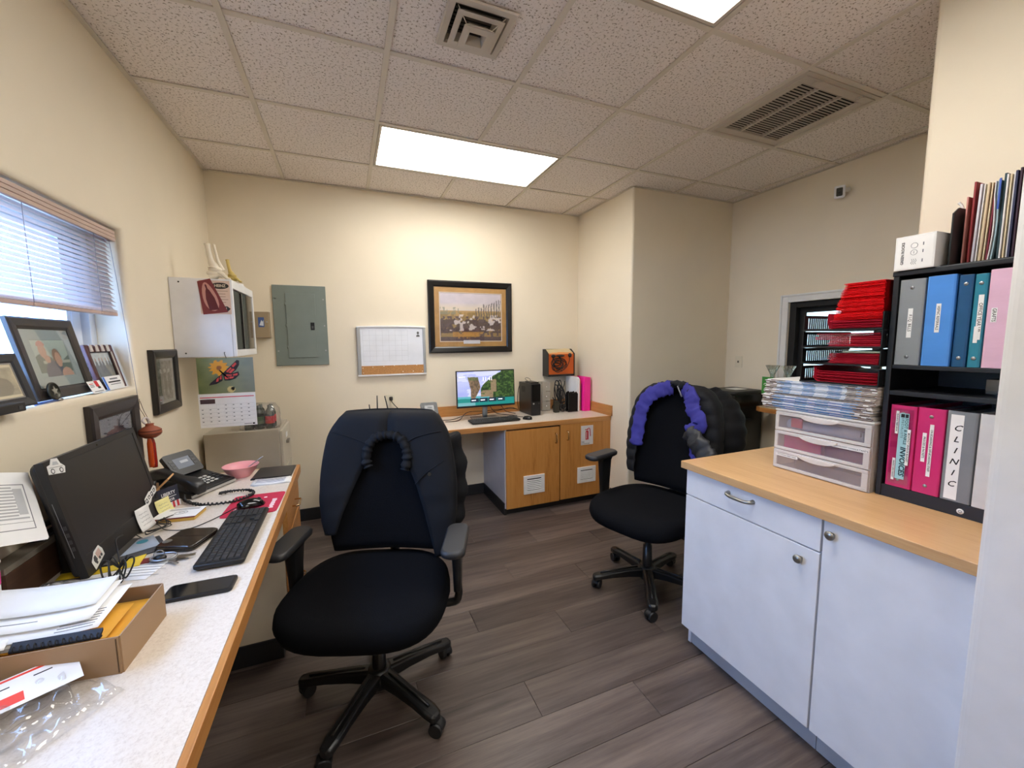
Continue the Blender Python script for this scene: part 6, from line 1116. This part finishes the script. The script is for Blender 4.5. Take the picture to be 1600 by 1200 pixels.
# ================================================================== RIGHT COUNTER
cab = M('cabinet_white', (228, 230, 236), .3); gun = M('gunmetal', (150, 148, 142), .3, .85); CZ0, CZ1 = .882, .915; cxf = 1.45
ctw = wood('counter_oak', (170, 124, 80), (198, 154, 106), 1, 1.6, .32, (210, 170, 122), rings=2.2)
ct = thing('countertop', 'oak laminate countertop over the white cabinets on the right', 'countertop', (1.76, .93, CZ0)); part('slab', MB().box(1.436, 2.099, YN+.001, 1.425, CZ0, CZ1), ctw, ct, bevel=.002)
def base_cab(label, y0, y1, drawer, end):
    t = thing('base_cabinet', label, 'cabinet', (1.77, (y0+y1)/2, 0))
    part('body', MB().box(cxf+.02, 2.09, y0, y0+.016, .10, CZ0).box(cxf+.02, 2.09, y1-.016, y1, .10, CZ0).box(cxf+.02, 2.09, y0+.016, y1-.016, .10, .116).box(2.07, 2.09, y0+.016, y1-.016, .116, CZ0).box(cxf+.02, 2.07, y0+.016, y1-.016, CZ0-.016, CZ0), cab, t)
    part('plinth', MB().box(cxf+.055, cxf+.071, y0, y1, 0, .10), M('plinth_grey', (176, 180, 188), .4), t)
    if end: part('end_panel', MB().box(cxf+.05, 2.09, y1-.016, y1, 0, .10), cab, t)
    g = .002; zt = CZ0-.004
    if drawer:
        d = part('drawer', MB().box(cxf, cxf+.019, y0+g, y1-g, .762, zt), cab, t, bevel=.0015); ym, zh = 1.12, .845
        part('handle', MB().tube([(cxf, ym-.055, zh), (cxf-.018, ym-.052, zh-.001), (cxf-.026, ym-.03, zh-.004), (cxf-.024, ym, zh-.006), (cxf-.026, ym+.03, zh-.004), (cxf-.018, ym+.052, zh-.001), (cxf, ym+.055, zh)], lambda u: .0065+.003*abs(2*u-1)**4, 8, sub=4), gun, d); zt = .757
    d = part('door', MB().box(cxf, cxf+.019, y0+g, y1-g, .105, zt), cab, t, bevel=.0015); ky, kz = (.875, .712) if drawer else (.781, .840)
    part('knob', MB().lathe((cxf, ky, kz), [(.006, 0), (.006, -.012), (.014, -.016), (.0155, -.021), (.012, -.026), (.001, -.027)], 20, 0), gun, d); return t
base_cab('white base cabinet with a drawer and door at the end of the counter', .815, 1.402, True, True); base_cab('white base cabinet with a tall plain door next to the near wall', YN+.001, .812, False, False)
# ---- three drawer box
def trmat():
    mt, nt, bs = newmat('translucent_white'); bs.inputs['Base Color'].default_value = rgb((240, 238, 238)); bs.inputs['Roughness'].default_value = .3
    tl = nd(nt, 'ShaderNodeBsdfTranslucent'); tl.inputs[0].default_value = rgb((240, 238, 238)); mx = nd(nt, 'ShaderNodeMixShader'); mx.inputs[0].default_value = .45
    nt.links.new(bs.outputs[0], mx.inputs[1]); nt.links.new(tl.outputs[0], mx.inputs[2]); nt.links.new(mx.outputs[0], nt.nodes['Material Output'].inputs[0]); return mt
db = thing('drawer_box', 'white plastic box with three see-through drawers on the counter', 'drawer box', (1.87, 1.015, CZ1)); dbw = trmat(); fx = 1.738; yl, yr = 1.195, .838
part('shell', MB().box(fx+.012, 2.05, yr, yr+.008, CZ1, 1.168).box(fx+.012, 2.05, yl-.008, yl, CZ1, 1.168).box(fx+.012, 2.05, yr+.008, yl-.008, 1.158, 1.168).box(fx+.012, 2.05, yr+.008, yl-.008, CZ1, CZ1+.006).box(2.042, 2.05, yr+.008, yl-.008, CZ1+.006, 1.158), dbw, db)
part('top', MB().box(fx+.002, 2.055, yr-.004, yl+.004, 1.168, 1.178), dbw, db, bevel=.004)
mil = clear('drawer_clear', (248, 246, 250), .08, .08, .13, (236, 232, 240))
fills = ((M('fill_dark', (112, 110, 124), .6), .0), (M('fill_rose', (236, 60, 110), .6), 0), (M('fill_white', (222, 222, 228), .6), 0))
for k in range(3):
    z0, z1 = CZ1+.004+k*.0835, CZ1+.084+k*.0835; fw = .012
    d = part('drawer', MB().box(fx, fx+.012, yr+.002, yl-.002, z0, z0+fw).box(fx, fx+.012, yr+.002, yl-.002, z1-fw*1.1, z1).box(fx, fx+.012, yr+.002, yr+.022, z0+fw, z1-fw*1.1).box(fx, fx+.012, yl-.016, yl-.002, z0+fw, z1-fw*1.1), dbw, db, bevel=.0015)
    part('window', MB().box(fx+.004, fx+.006, yr+.022, yl-.016, z0+fw, z1-fw*1.1), mil, d)
    part('grip', MB().prism([(1.015+.072*cos(a), z1-.004-.020*sin(a)) for a in [PI*i/16 for i in range(17)]], fx-.010, fx+.001, 0), dbw, d, bevel=.0015, fix=True)
    if k == 0: part('contents', MB().box(fx+.03, 1.98, .87, 1.12, z0+.006, z0+.045), fills[0][0], d)
    if k == 1: part('contents', MB().box(fx+.016, 1.98, 1.01, 1.16, z0+.006, z0+.062), fills[1][0], d); part('contents', MB().box(fx+.02, 1.98, .86, 1.0, z0+.006, z0+.05), M('fill_plum', (150, 60, 90), .6), d)
    if k == 2: part('contents', MB().cyl((fx+.03, .87, z0+.03), (fx+.03, 1.15, z0+.03), .02), fills[2][0], d); part('contents', MB().box(fx+.008, fx+.012, 1.085, 1.13, z0+.02, z0+.06), M('fill_red', (232, 70, 70), .6), d); part('contents', MB().tube([(fx+.01, .862, z0+.016), (fx+.01, .862, z0+.05), (fx+.01, .876, z0+.05), (fx+.01, .876, z0+.03)], .003, 6), M('fill_grey', (150, 146, 150), .6), d)
DOWN = lambda y, z, x=fx-.0008: frame_m((x, y, z), (0, 0, -1), (0, -1, 0)); UPR = lambda y, z, x=fx-.0008: frame_m((x, y, z), (0, -1, 0), (0, 0, 1)); UPW = lambda y, z, x: frame_m((x, y, z), (0, 0, 1), (0, 1, 0))
def slabel(parent, s, y, z, w, h, size, m=UPR, x=fx-.0006, mat=paper, sx=1, tm=ink, bold=.0001):
    mm_ = m(y, z, x); l = part('label_strip', MB(mm_).box(-w/2, w/2, -h/2, h/2, 0, .0005), mat, parent)
    if s: text(s, size, tm, l, mm_ @ Matrix.Translation((0, 0, .0006)), sx=sx, bold=bold)
    return l
dws = [c for c in db.children if c.name.startswith('drawer')]
slabel(dws[1], 'PATHOLOGY CONSULTANTS', .905, CZ1+.0875+.066, .118, .013, .0088, sx=1.02); slabel(dws[0], 'OUTGOING MAIL BAGS', 1.135, CZ1+.004+.060, .092, .012, .0076, sx=.98)
# ---- booklets
ordn = 'first second third fourth fifth sixth seventh eighth ninth tenth eleventh twelfth thirteenth fourteenth fifteenth sixteenth seventeenth eighteenth nineteenth twentieth twenty-first twenty-second twenty-third twenty-fourth twenty-fifth twenty-sixth twenty-seventh twenty-eighth twenty-ninth thirtieth'.split()
brn = M('booklet_brown', (92, 66, 48), .7, var=(60, .2)); dkb = M('booklet_dark', (44, 34, 36), .6); b1, b2, b3 = M('booklet_blue', (44, 122, 184), .6), M('booklet_pale', (176, 196, 220), .6), M('booklet_royal', (52, 96, 178), .6); cov = M('booklet_cover', (226, 224, 222), .5)
def booklet(y0, y1, x0, x1, th, pat):
    n = len(pat); m = MB(); ys_ = [y0+(y1-y0)*i/n for i in range(n+1)]
    for y in ys_: m.v += [(x0, y, 0), (x0+.0015, y, th*.62), (x0-.0006, y, th*.66), (x0-.0006, y, th), (x1, y, th), (x1, y, 0)]
    for k in range(n):
        for i in range(6): j = (i+1) % 6; m.f.append((k*6+i, k*6+j, (k+1)*6+j, (k+1)*6+i)); m.sm.append(False); m.mi.append(pat[k] if i == 0 else 0)
    m.f += [tuple(range(6))[::-1], tuple(n*6+i for i in range(6))]; m.sm += [False]*2; m.mi += [0, 0]; return m
z = 1.179; rb = random.Random(31); ba = [0, 1, 2, 3, 4, 5]
for k in range(25):
    th = .0049; dk_ = k in (12, 13); flip = k < 13; pat = []
    for i in range(26):
        u = (i+.5)/26     # u=0 at the near (right) end
        if u < (.13 if k % 2 else .17): pat.append(1 if rb.random() < .85 else 0)
        elif u > .90: pat.append(1 if rb.random() < .7 else 0)
        elif dk_: pat.append(2)
        elif u > .80 and k % 3 == 0 or (.16 < u < .24 and not flip): pat.append(2)
        else: pat.append(3 if (int(u*9+(0 if flip else .5)) % 2) else (4 if k % 2 else 5 if flip else 4))
    dx = rb.uniform(-.005, .005); dy = rb.uniform(-.006, .006)+(.012 if k < 12 else 0)
    m = booklet(.836+max(dy, 0), 1.250+dy, 1.742+dx, 1.99+dx, th, pat)
    single('booklet', m, [cov, brn, dkb, b1, b2, b3], '%s booklet, %s from the bottom of the blue edged pile on the drawer box' % ('dark edged' if dk_ else 'thin', ordn[k]), 'booklet', 'booklets on the drawer box', fix=True).location.z = z; z += th+.0001
ZB = z
# ---- letter trays
lt = thing('letter_tray', 'black stack of four slotted letter trays full of red folders', 'letter tray', (1.9, .96, ZB)); lev = [ZB+.002, 1.379, 1.445, 1.511]; ty0_, ty1_, tx0, tx1 = .834, 1.103, 1.742, 2.06
for k, z0 in enumerate(lev):
    w = .001*k; tr_ = part('tray', MB().box(tx0, tx1, ty0_, ty1_, z0, z0+.003).box(tx1-.003, tx1, ty0_+.003, ty1_-.003, z0+.003, z0+.045), black, lt, label='one tray of the stack')
    part('front_rim', MB().box(tx0-.004, tx0, ty0_, ty1_, z0-.001, z0+.006), black, tr_)
    for y, s in ((ty1_, -1), (ty0_, 1)):
        part('side_rail', MB().box(tx0, tx1, y, y+s*.003, z0+.003, z0+.010).box(tx0, tx1, y, y+s*.003, z0+.052, z0+.063).box(tx0, tx0+.026, y, y+s*.003, z0+.010, z0+.052), black, tr_)
        for q in range(22): part('slot_bar', MB().box(tx0+.034+q*.0128, tx0+.040+q*.0128, y, y+s*.003, z0+.010, z0+.052), black, tr_)
# ---- red folders
redf = M('folder_red', (236, 22, 34), .55, var=(40, .10)); redd = M('folder_crimson', (176, 20, 46), .55, var=(40, .10))
def fold_mesh(y0, y1, x0, x1, th, bend=0., n=14):
    m = MB(); prof = [(x1, .0), (x0+.003, 0), (x0, th*.35), (x0+.003, th*.7), (x1, th*.75), (x1, th*.60), (x0+.004, th*.55), (x0+.0025, th*.35), (x0+.004, th*.14), (x1, th*.14)]; rs = []
    for i in range(n+1):
        u = i/n; y = y0+(y1-y0)*u; dz = bend*max(0, (u-.88)/.12)**2; rs.append([(x, y-(dz*.25), zz+dz) for x, zz in prof])
    return m.rings(rs, True, False)
def fstack(n, z0, z1, y1a, y1b, bend, mat, label, group, x=1.746, jit=.006, seed=1):
    r = random.Random(seed); th = (z1-z0)/n
    for k in range(n):
        u = k/max(1, n-1); y1 = y1a+(y1b-y1a)*u+r.uniform(-jit, jit)
        single('red_folder', fold_mesh(.840+r.uniform(0, .003), y1, x+r.uniform(-.002, .004), 2.045, th*.86, bend), mat, '%s, %s from the bottom' % (label, ordn[k]), 'folder', group, fix=True).location.z = z0+k*th
fstack(12, lev[0]+.004, lev[1]-.024, 1.060, 1.060, .020, redd, 'crimson folder in the lowest letter tray', 'red folders in the letter trays', jit=.0005, seed=2)
fstack(9, lev[1]+.004, lev[1]+.046, 1.004, 1.008, 0, redd, 'crimson folder in the second lowest letter tray', 'red folders in the letter trays', seed=3)
single('mint_folder', fold_mesh(.840, .958, 1.748, 2.04, .010), M('folder_mint', (196, 226, 208), .6), 'pale mint folder on the red ones in the second lowest tray', 'folder', fix=True).location.z = lev[1]+.0475
single('black_folder', fold_mesh(.96, .99, 1.76, 2.04, .006), black, 'narrow black tabbed folder beside the mint folder', 'folder', fix=True).location.z = lev[1]+.048
fstack(5, lev[2]+.004, lev[2]+.030, 1.012, 1.006, 0, M('folder_bright', (196, 30, 56), .55), 'bright red folder in the second highest letter tray', 'red folders in the letter trays', seed=4)
fstack(4, lev[2]+.031, lev[2]+.057, 1.056, 1.05, 0, redd, 'crimson folder lying over the bright ones in the second highest tray', 'red folders in the letter trays', seed=5)
fstack(9, lev[3]+.004, 1.548, 1.024, 1.024, .030, M('folder_rose', (186, 28, 56), .55), 'bent red folder low in the tall stack of the top tray', 'red folders in the top tray', jit=.0005, seed=6)
fstack(30, 1.550, 1.686, 1.000, .966, 0, redf, 'bright red folder in the tall stack on the top letter tray', 'red folders in the top tray', jit=.004, seed=7)
# ---- black shelf unit with binders
su = thing('shelf_unit', 'black desktop shelf unit full of ring binders on the counter', 'shelf', (1.93, .635, CZ1)); sx0, sx1, sy0, sy1, sz1 = 1.768, 2.095, YN+.002, .829, 1.706; shm = M('shelf_black', (24, 25, 30), .45)
part('side_panel', MB().box(sx0, sx1, sy1-.016, sy1, CZ1, sz1-.016), shm, su, bevel=.002); part('side_panel', MB().box(sx0, sx1, sy0, sy0+.016, CZ1, sz1-.016), shm, su, bevel=.002); part('top', MB().box(sx0-.003, sx1, sy0, sy1+.002, sz1-.016, sz1), shm, su, bevel=.002)
part('back', MB().box(sx1-.006, sx1, sy0+.016, sy1-.016, CZ1, sz1-.016), shm, su)
for z0, z1 in ((1.374, 1.387), (1.282, 1.297)): part('shelf', MB().box(sx0+.002, sx1-.006, sy0+.016, sy1-.016, z0, z1), shm, su, bevel=.001)
part('plinth', MB().box(sx0+.002, sx1-.006, sy0+.016, sy1-.016, CZ1, .958), shm, su, bevel=.001); part('round_sticker', MB().lathe((sx0+.002, .607, .934), [(.0085, 0), (.0085, -.0012), (.001, -.0014)], 20, 0), white, su); part('sticker_mark', MB().lathe((sx0+.0004, .607, .934), [(.0045, 0), (.0045, -.0004), (.003, -.0004)], 14, 0, False), inkgrey, su)
def binder(label, y0, y1, z0, z1, mat, xs_=1.772, rivets=True, dep=.285):
    t = thing('ring_binder', label, 'binder', (xs_+.13, (y0+y1)/2, z0)); r = .006; m = MB()
    out = [(xs_+dep, y1), (xs_+r, y1), (xs_+.0015, y1-.0015), (xs_, y1-r), (xs_, y0+r), (xs_+.0015, y0+.0015), (xs_+r, y0), (xs_+dep, y0), (xs_+dep, y0+.003), (xs_+r, y0+.003), (xs_+.003, y0+r), (xs_+.003, y1-r), (xs_+r, y1-.003), (xs_+dep, y1-.003)]
    m.rings([[(a, b, z) for a, b in out] for z in (z0, z1)], True, False); part('cover', m, mat, t, fix=True, bevel=.0008)
    part('pages', MB().box(xs_+.02, xs_+dep-.008, y0+.006, y1-.006, z0+.006, z1-.012), paper, t)
    if rivets:
        for z in (z0+.028, z1-.028): part('rivet', MB().lathe((xs_, (y0+y1)/2, z), [(.0055, .001), (.0055, -.0008), (.004, -.002), (.001, -.0024)], 14, 0), steel, t)
    return t
vinyl = lambda n, c: M('binder_'+n, c, .3, b=(26, .35), var=(6, .05), scale=(1, 1, 3))
zt0, zt1 = 1.388, 1.676
t = binder('grey ring binder at the left end of the upper shelf', .743, .811, zt0, zt1, vinyl('grey', (136, 140, 144))); slabel(t, 'F.I.Q. BILLS', .776, 1.530, .098, .0125, .0115, DOWN, 1.7715, sx=1.05)
t = binder('bright blue ring binder beside the grey one on the upper shelf', .670, .740, zt0, zt1+.002, vinyl('blue', (76, 140, 220)), rivets=False); slabel(t, 'HSPNC REFERRALS', .706, 1.543, .092, .0115, .0092, DOWN, 1.7715, sx=1)
t = binder('narrow dark blue ring binder on the upper shelf', .633, .667, zt0, zt1-.004, vinyl('navy', (22, 76, 122)), 1.776)
t = binder('narrow teal ring binder beside the pale pink one', .602, .631, zt0, zt1-.006, vinyl('teal', (40, 126, 150)), 1.774); slabel(t, 'OFFICE YEAR UP', .613, 1.540, .135, .0115, .0115, DOWN, 1.7735, sx=1.02); slabel(t, '', .617, 1.488, .05, .009, .006, DOWN, 1.7728)
t = binder('pale pink ring binder at the right of the upper shelf', .520, .600, zt0, zt1+.002, vinyl('pink', (222, 180, 204)), rivets=False); slabel(t, 'GRAFTS', .583, 1.545, .042, .012, .011, DOWN, 1.7715)
zb0, zb1 = .959, 1.248; mag_ = vinyl('magenta', (204, 44, 112))
t = binder('magenta ring binder with pale blue invoices label, left end of the lower shelf', .734, .806, zb0, zb1, mag_); lb_ = M('label_aqua', (160, 206, 214), .5)
part('sleeve', MB().box(1.7700, 1.7716, .742, .798, zb0+.012, zb1-.012), clear('binder_sleeve', (255, 255, 255), .05), t)
l = part('aqua_label', MB().box(1.7692, 1.7697, .752, .778, .990, 1.222), lb_, t)
text('FOOT & ANKLE', .0125, M('label_teal_ink', (24, 60, 70), .6), l, frame_m((1.769, .7585, 1.205), (0, 0, -1), (0, -1, 0)), 'LEFT', sx=1.05, bold=.0001); text('SPECIALISTS', .0085, M('label_teal_ink', (24, 60, 70), .6), l, frame_m((1.769, .7685, 1.205), (0, 0, -1), (0, -1, 0)), 'LEFT', sx=1.15, sp=1.35); text('INVOICES', .021, M('label_teal_ink', (24, 60, 70), .6), l, frame_m((1.769, .7615, 1.105), (0, 0, -1), (0, -1, 0)), 'LEFT', sx=1.12, bold=.0007, ital=.15)
part('logo_block', MB().box(1.7686, 1.7692, .754, .762, 1.207, 1.219), ink, l); part('logo_block', MB().box(1.7686, 1.7692, .764, .774, 1.207, 1.219), ink, l)
slabel(t, 'MONTHLY VENDOR BUDGET', .749, 1.105, .125, .009, .0078, DOWN, 1.7690, sx=.98); slabel(t, 'VENDOR & TEMPS BOOK', .7835, 1.188, .08, .008, .0058, DOWN, 1.7690, sx=.98); slabel(t, 'VENDING SUPPLY BUDGET', .7835, 1.022, .078, .008, .0054, DOWN, 1.7690, sx=.95)
t = binder('magenta ring binder labelled on boarding, second on the lower shelf', .662, .732, zb0, zb1+.001, mag_); slabel(t, 'ON BOARDING & OFF-BOARDING STAFF', .6925, 1.108, .175, .010, .0078, DOWN, 1.7712, sx=.98); slabel(t, 'PROCESS & PACKETS', .709, 1.116, .098, .010, .0082, DOWN, 1.7712, sx=.95)
t = binder('grey ring binder with CLINIC on its white strip on the lower shelf', .590, .660, zb0, zb1+.001, vinyl('slate', (128, 132, 138)), rivets=False); l = part('white_strip', MB().box(1.7711, 1.7716, .620, .650, zb0+.006, zb1-.010), paper, t)
for k, ch in enumerate('CLINIC'): text(ch, .026, ink, l, frame_m((1.7709, .6335+.0005*k, 1.195-k*.036), (0, -1, 0), (0, 0, 1)), ital=.3, bold=.0003)
t = binder('white ring binder at the right of the lower shelf', .530, .587, zb0, zb1+.002, vinyl('white', (206, 206, 208)), 1.770, rivets=False)
single('clear_box', MB().box(1.90, 1.98, .585, .625, 1.298, 1.345), clear('smoke_box', (150, 150, 150), .15, .1, .2, (60, 60, 60)), 'small smoky clear box in the dark middle shelf', 'box')
# ---- things on top of the shelf unit
wb = thing('carton', 'white product carton with line drawings on top of the shelf unit', 'carton', (1.82, .772, sz1)); part('sleeve', MB().box(1.757, 1.905, .722, .826, sz1+.001, sz1+.112), M('carton_white', (226, 224, 222), .45), wb, bevel=.0015); part('inset', MB().box(1.7562, 1.757, .727, .821, sz1+.006, sz1+.107), M('carton_face', (234, 232, 230), .5), wb); part('seal', MB().prism([(1.885, sz1+.112), (1.904, sz1+.112), (1.897, sz1+.098)], .7212, .722, 1), black, wb)
xf = 1.7559; text('GREEN ROCKS', .0105, ink, wb, UPW(.804, sz1+.056, xf), sx=1.05, bold=.0002)
for zc, tx in ((.078, 'RING'), (.056, 'BAND')):
    part('ring_drawing', MB(UPW(.775, sz1+zc, xf)).tube([(.0085*cos(a), .0085*sin(a), 0) for a in [2*PI*i/24 for i in range(25)]], .0006, 4), inkgrey, wb)
part('ring_drawing', MB(UPW(.775, sz1+.056, xf)).box(-.004, .004, -.0006, .0006, 0, .0003), inkgrey, wb)
for k in range(3): part('drawing_line', MB(UPW(.778-.005*k, sz1+.025, xf)).tube([(-.008, 0, 0), (-.003, .003, 0), (.003, -.001, 0), (.010, .002, 0)], .0006, 4), inkgrey, wb)
for zc in (.080, .057, .027): part('caption', MB(UPW(.752, sz1+zc, xf)).box(-.005, .005, -.0014, .0014, 0, .0003), inkgrey, wb)
bf = thing('file_sorter', 'black file sorter holding folders on top of the shelf unit', 'file sorter', (1.95, .6, sz1)); part('end_plate', MB().prism([(1.80, sz1+.004), (2.07, sz1+.004), (2.07, sz1+.17), (2.04, sz1+.185), (1.83, sz1+.185), (1.80, sz1+.165)], .703, .707, 1), black, bf); part('base', MB().box(1.79, 2.08, .45, .72, sz1+.001, sz1+.005), black, bf); part('back_plate', MB().box(2.076, 2.08, .45, .72, sz1+.005, sz1+.15), black, bf)
single('paper_roll', MB().tube([(1.90, .712, sz1+.006), (1.90, .714, sz1+.15), (1.895, .722, sz1+.20), (1.89, .730, sz1+.215)], .004, 8, sub=4), paper, 'curled white paper behind the black file sorter end', 'paper')
cols = [('dusty_pink', (196, 128, 120), .212, .0035, 'dusty pink', 0), ('deep_red', (140, 36, 40), .254, .0045, 'deep red', 0), ('white', (226, 222, 222), .244, .0025, 'white', 1), ('pale_lilac', (206, 198, 206), .242, .0025, 'pale lilac', 1), ('white', (226, 222, 222), .240, .0025, 'white', 1), ('cream', (226, 208, 172), .240, .003, 'cream', 1), ('tan', (196, 170, 140), .240, .0025, 'tan', 1), ('cream', (226, 208, 172), .239, .0025, 'cream', 1), ('maroon', (128, 40, 58), .238, .003, 'maroon', 1), ('white', (226, 222, 222), .240, .002, 'white', 2), ('pale_blue', (160, 182, 192), .243, .003, 'pale blue', 2), ('dark_teal', (36, 62, 70), .258, .005, 'dark teal', 0), ('white', (226, 222, 222), .252, .003, 'white', 0), ('cream', (226, 208, 172), .250, .003, 'cream', 0), ('white', (226, 222, 222), .253, .0025, 'white', 0), ('navy', (36, 40, 74), .256, .0045, 'navy', 0), ('plum', (52, 28, 48), .262, .004, 'plum', 0), ('brick_red', (166, 44, 36), .258, .004, 'brick red', 0), ('gold', (196, 150, 90), .263, .003, 'gold', 0), ('red', (196, 50, 44), .255, .004, 'red', 0), ('cream', (226, 208, 172), .25, .003, 'cream', 0)]
y = .698; pass
for k, (n, c, h, th, word, lean_) in enumerate(cols):
    m = MB(); L_ = -.012 if lean_ == 1 else (.0 if lean_ == 0 else -.004); z0 = sz1+.0055; rs = []
    for i in range(7):
        u = i/6; bow = (.010*sin(PI*min(1, u*1.2)) if lean_ == 2 else 0); yy_ = y-.002-bow*0+L_*u*.4-bow*.5
        rs.append([(1.85+.004*(k % 3), yy_, z0+h*u), (2.07, yy_, z0+h*u), (2.07, yy_-th, z0+h*u), (1.85+.004*(k % 3), yy_-th, z0+h*u)])
    single('hanging_folder' if k in (1, 11, 16) else 'file_folder', m.rings(rs, True, False), M('file_'+n, c, .65), '%s folder, %s from the left in the file sorter' % (word, ordn[k]), 'folder', 'folders in the file sorter', fix=True); y -= th+.0028+(.006 if k in (0, 10) else 0)
single('blue_tab', MB().box(1.846, 1.850, .6235, .6275, sz1+.16, sz1+.25), M('tab_blue', (50, 84, 176), .5), 'blue tab sticking out of the folders in the file sorter', 'tab')
